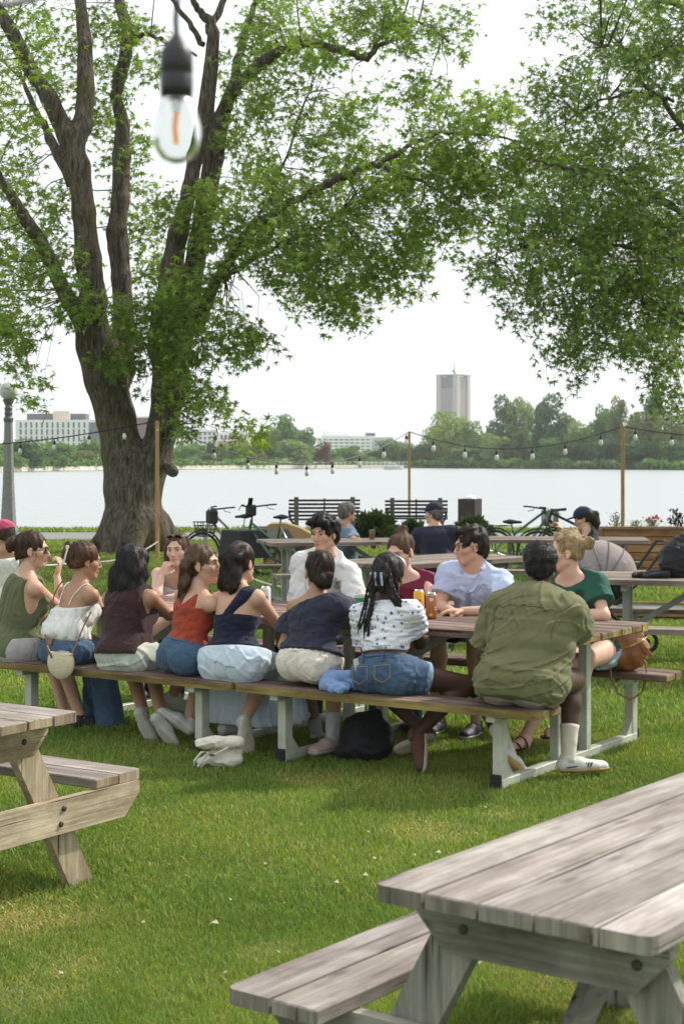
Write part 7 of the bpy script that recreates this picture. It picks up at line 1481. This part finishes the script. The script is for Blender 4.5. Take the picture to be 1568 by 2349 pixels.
n2_ = maple('darker maple reaching in from the right edge of the frame', ((1700-784)*26/F, 27, 0), 25.5, RL, R1, m_leafB, 2, .17, .06)
print('leaves', n1, n2_)
# ================================================================ grass
m_grass = leafmat('grass_blade', (.138, .228, .046), (.215, .30, .070), .9, .35, .55)
r = np.random.default_rng(11)
PATCH = [(*G(px, py).xy, c_) for px, py, c_ in ((30, 2110, .28), (40, 2290, .24), (150, 2220, .15), (980, 1905, .22), (1350, 2250, .3), (620, 2180, .12), (1150, 1870, .16), (700, 1790, .2), (1240, 1700, .35), (900, 1720, .3))]
def blades(n, y0, y1, hgt, wid, power=2.):
    y = np.sqrt(r.uniform(0, 1, n)*(y1**2-y0**2)+y0**2); x = r.uniform(-1, 1, n)*(.26*y+.35)
    pn = np.sin(x*2.1+1.3*np.sin(y*1.7))*.5+np.sin(x*.9-y*1.3+2)*.5; pn2 = np.sin(x*5.3+y*3.1+np.sin(x*3))*.5+np.sin(y*7.1-x*2.2)*.5
    h = hgt*r.uniform(.45, 1.25, n)*(1+.22*pn+.15*pn2); a = r.uniform(0, 6.283, n); lean = r.uniform(.15, 1.0, n)*h; la = r.uniform(0, 6.283, n)
    w_ = wid*r.uniform(.6, 1.3, n); B = np.stack([x, y, np.full(n, .002)], 1); s_ = np.stack([np.cos(a)*w_, np.sin(a)*w_, 0*a], 1); ld = np.stack([np.cos(la)*lean, np.sin(la)*lean, 0*a], 1)
    m_ = B+ld*.35+np.stack([0*a, 0*a, h*.62], 1); t_ = B+ld+np.stack([0*a, 0*a, h], 1)
    V = np.stack([B-s_*.5, B+s_*.5, m_+s_*.38, t_, m_-s_*.38], 1).reshape(-1, 3); i = np.arange(n)[:, None]*5; Q = np.concatenate([i+np.array([[0, 1, 2, 4]]), i+np.array([[4, 2, 3, 3]])], 0)
    pt = np.zeros(n)
    for cx, cy, cr in PATCH: pt = np.maximum(pt, np.clip(1.25-np.hypot(x-cx, (y-cy)*.8)/cr+.25*pn2, 0, 1))
    V = V.reshape(n, 5, 3); V[:, :, 2] *= (1-.55*pt)[:, None]; V = V.reshape(-1, 3)
    tn = r.uniform(.70, 1.35, n)*(1+.10*pn); dry = (r.uniform(0, 1, n) < .07+.5*pt+.10*np.clip(pn-.35, 0, 1)+.10*np.clip(pn2-.3, 0, 1)); yel = r.uniform(0, 1, n)*.5
    T_ = np.stack([tn*(1+.35*yel), tn, tn*(1-.1*yel)], 1); T_[dry] = np.stack([np.full(n, 2.6), np.full(n, 1.45), np.full(n, 2.4)], 1)[dry]*r.uniform(.7, 1.1, (dry.sum(), 1))
    return V, Q, np.repeat(T_, 5, 0)
def grass(name, label, specs):
    Vs = []; Qs = []; Ts = []; b_ = 0
    for sp in specs:
        V, Q, T_ = blades(*sp); Vs.append(V); Qs.append(Q+b_); Ts.append(T_); b_ += len(V)
    V = np.vstack(Vs); Q = np.vstack(Qs); T_ = np.vstack(Ts); q4 = Q[Q[:, 2] != Q[:, 3]]; q3 = Q[Q[:, 2] == Q[:, 3]][:, :3]
    me = bpy.data.meshes.new(name); me.vertices.add(len(V)); me.vertices.foreach_set('co', V.astype(np.float32).ravel()); nl = q4.size+q3.size; me.loops.add(nl)
    me.loops.foreach_set('vertex_index', np.concatenate([q4.ravel(), q3.ravel()]).astype(np.int32)); me.polygons.add(len(q4)+len(q3))
    me.polygons.foreach_set('loop_start', np.concatenate([np.arange(len(q4))*4, q4.size+np.arange(len(q3))*3]).astype(np.int32))
    a = me.attributes.new('tint', 'FLOAT_COLOR', 'POINT'); a.data.foreach_set('color', np.hstack([T_, np.ones((len(V), 1))]).astype(np.float32).ravel()); me.update(calc_edges=True)
    tag(link(name, me, m_grass), label, 'grass', kind='stuff')
grass('grass', 'short mown green lawn grass', [(220000, 3.0, 6.2, .026, .0034), (230000, 6.0, 10.5, .030, .0056), (130000, 10.3, 18, .045, .012), (90000, 17.5, 35.4, .05, .024), (9000, 39.2, 41, .10, .04)])
# fallen petals and bits of paper on the lawn
m_bit = mat('pale_scrap', (.34, .32, .19), .8, var=.2)
for i in range(26):
    px, py = r.uniform(20, 1540), r.uniform(1800, 2330); b = G(px, py); mb = MB(); s_ = r.uniform(.005, .009); mb.prism([(-s_, -s_*.6, .030), (s_*.7, -s_, .033), (s_, s_*.7, .037), (-s_*.6, s_, .032)], (0, 0, 0), (0, 0, .0012))
    o = obj('fallen_petal', mb, m_bit); o.location = b; o.rotation_euler.z = r.uniform(0, 6); tag(o, 'tiny pale scrap lying on the grass', 'litter', 'pale petals and scraps scattered on the lawn')
for px, py, sx, lb in ((770, 2045, .013, 'pale dry leaf on the grass beside the big table bench, left one'), (835, 2028, .014, 'yellowish dry leaf on the grass close to the big table edge'), (1003, 1975, .016, 'white paper scrap just beyond the big table edge'), (490, 2140, .02, 'small white scrap on the lawn left of the big bench')):
    b = G(px, py); mb = MB(); mb.prism([(-sx, -.006, .03), (-sx*.3, -.014, .04), (sx, -.004, .034), (sx*.5, .013, .045), (-sx*.5, .012, .036)], (0, 0, 0), (0, 0, .0015)); o = obj('dry_leaf', mb, m_bit); o.location = b; tag(o, lb, 'litter')
# ---- thin summer haze over the lake
hz_ = MB().box((0, 1200, 44), (5000, 2900, 92.4))
mh = bpy.data.materials.new('haze'); mh.use_nodes = True; n = mh.node_tree.nodes; n.remove(n['Principled BSDF'])
pv = n.new('ShaderNodeVolumePrincipled'); pv.inputs['Density'].default_value = .00019; pv.inputs['Color'].default_value = (.93, .96, 1, 1); pv.inputs['Anisotropy'].default_value = .1
mh.node_tree.links.new(pv.outputs[0], n['Material Output'].inputs['Volume'])
tag(link('haze', hz_.mesh('haze'), mh), kind='stuff')
S.cycles.volume_bounces = 0
print('built', len(bpy.data.objects))
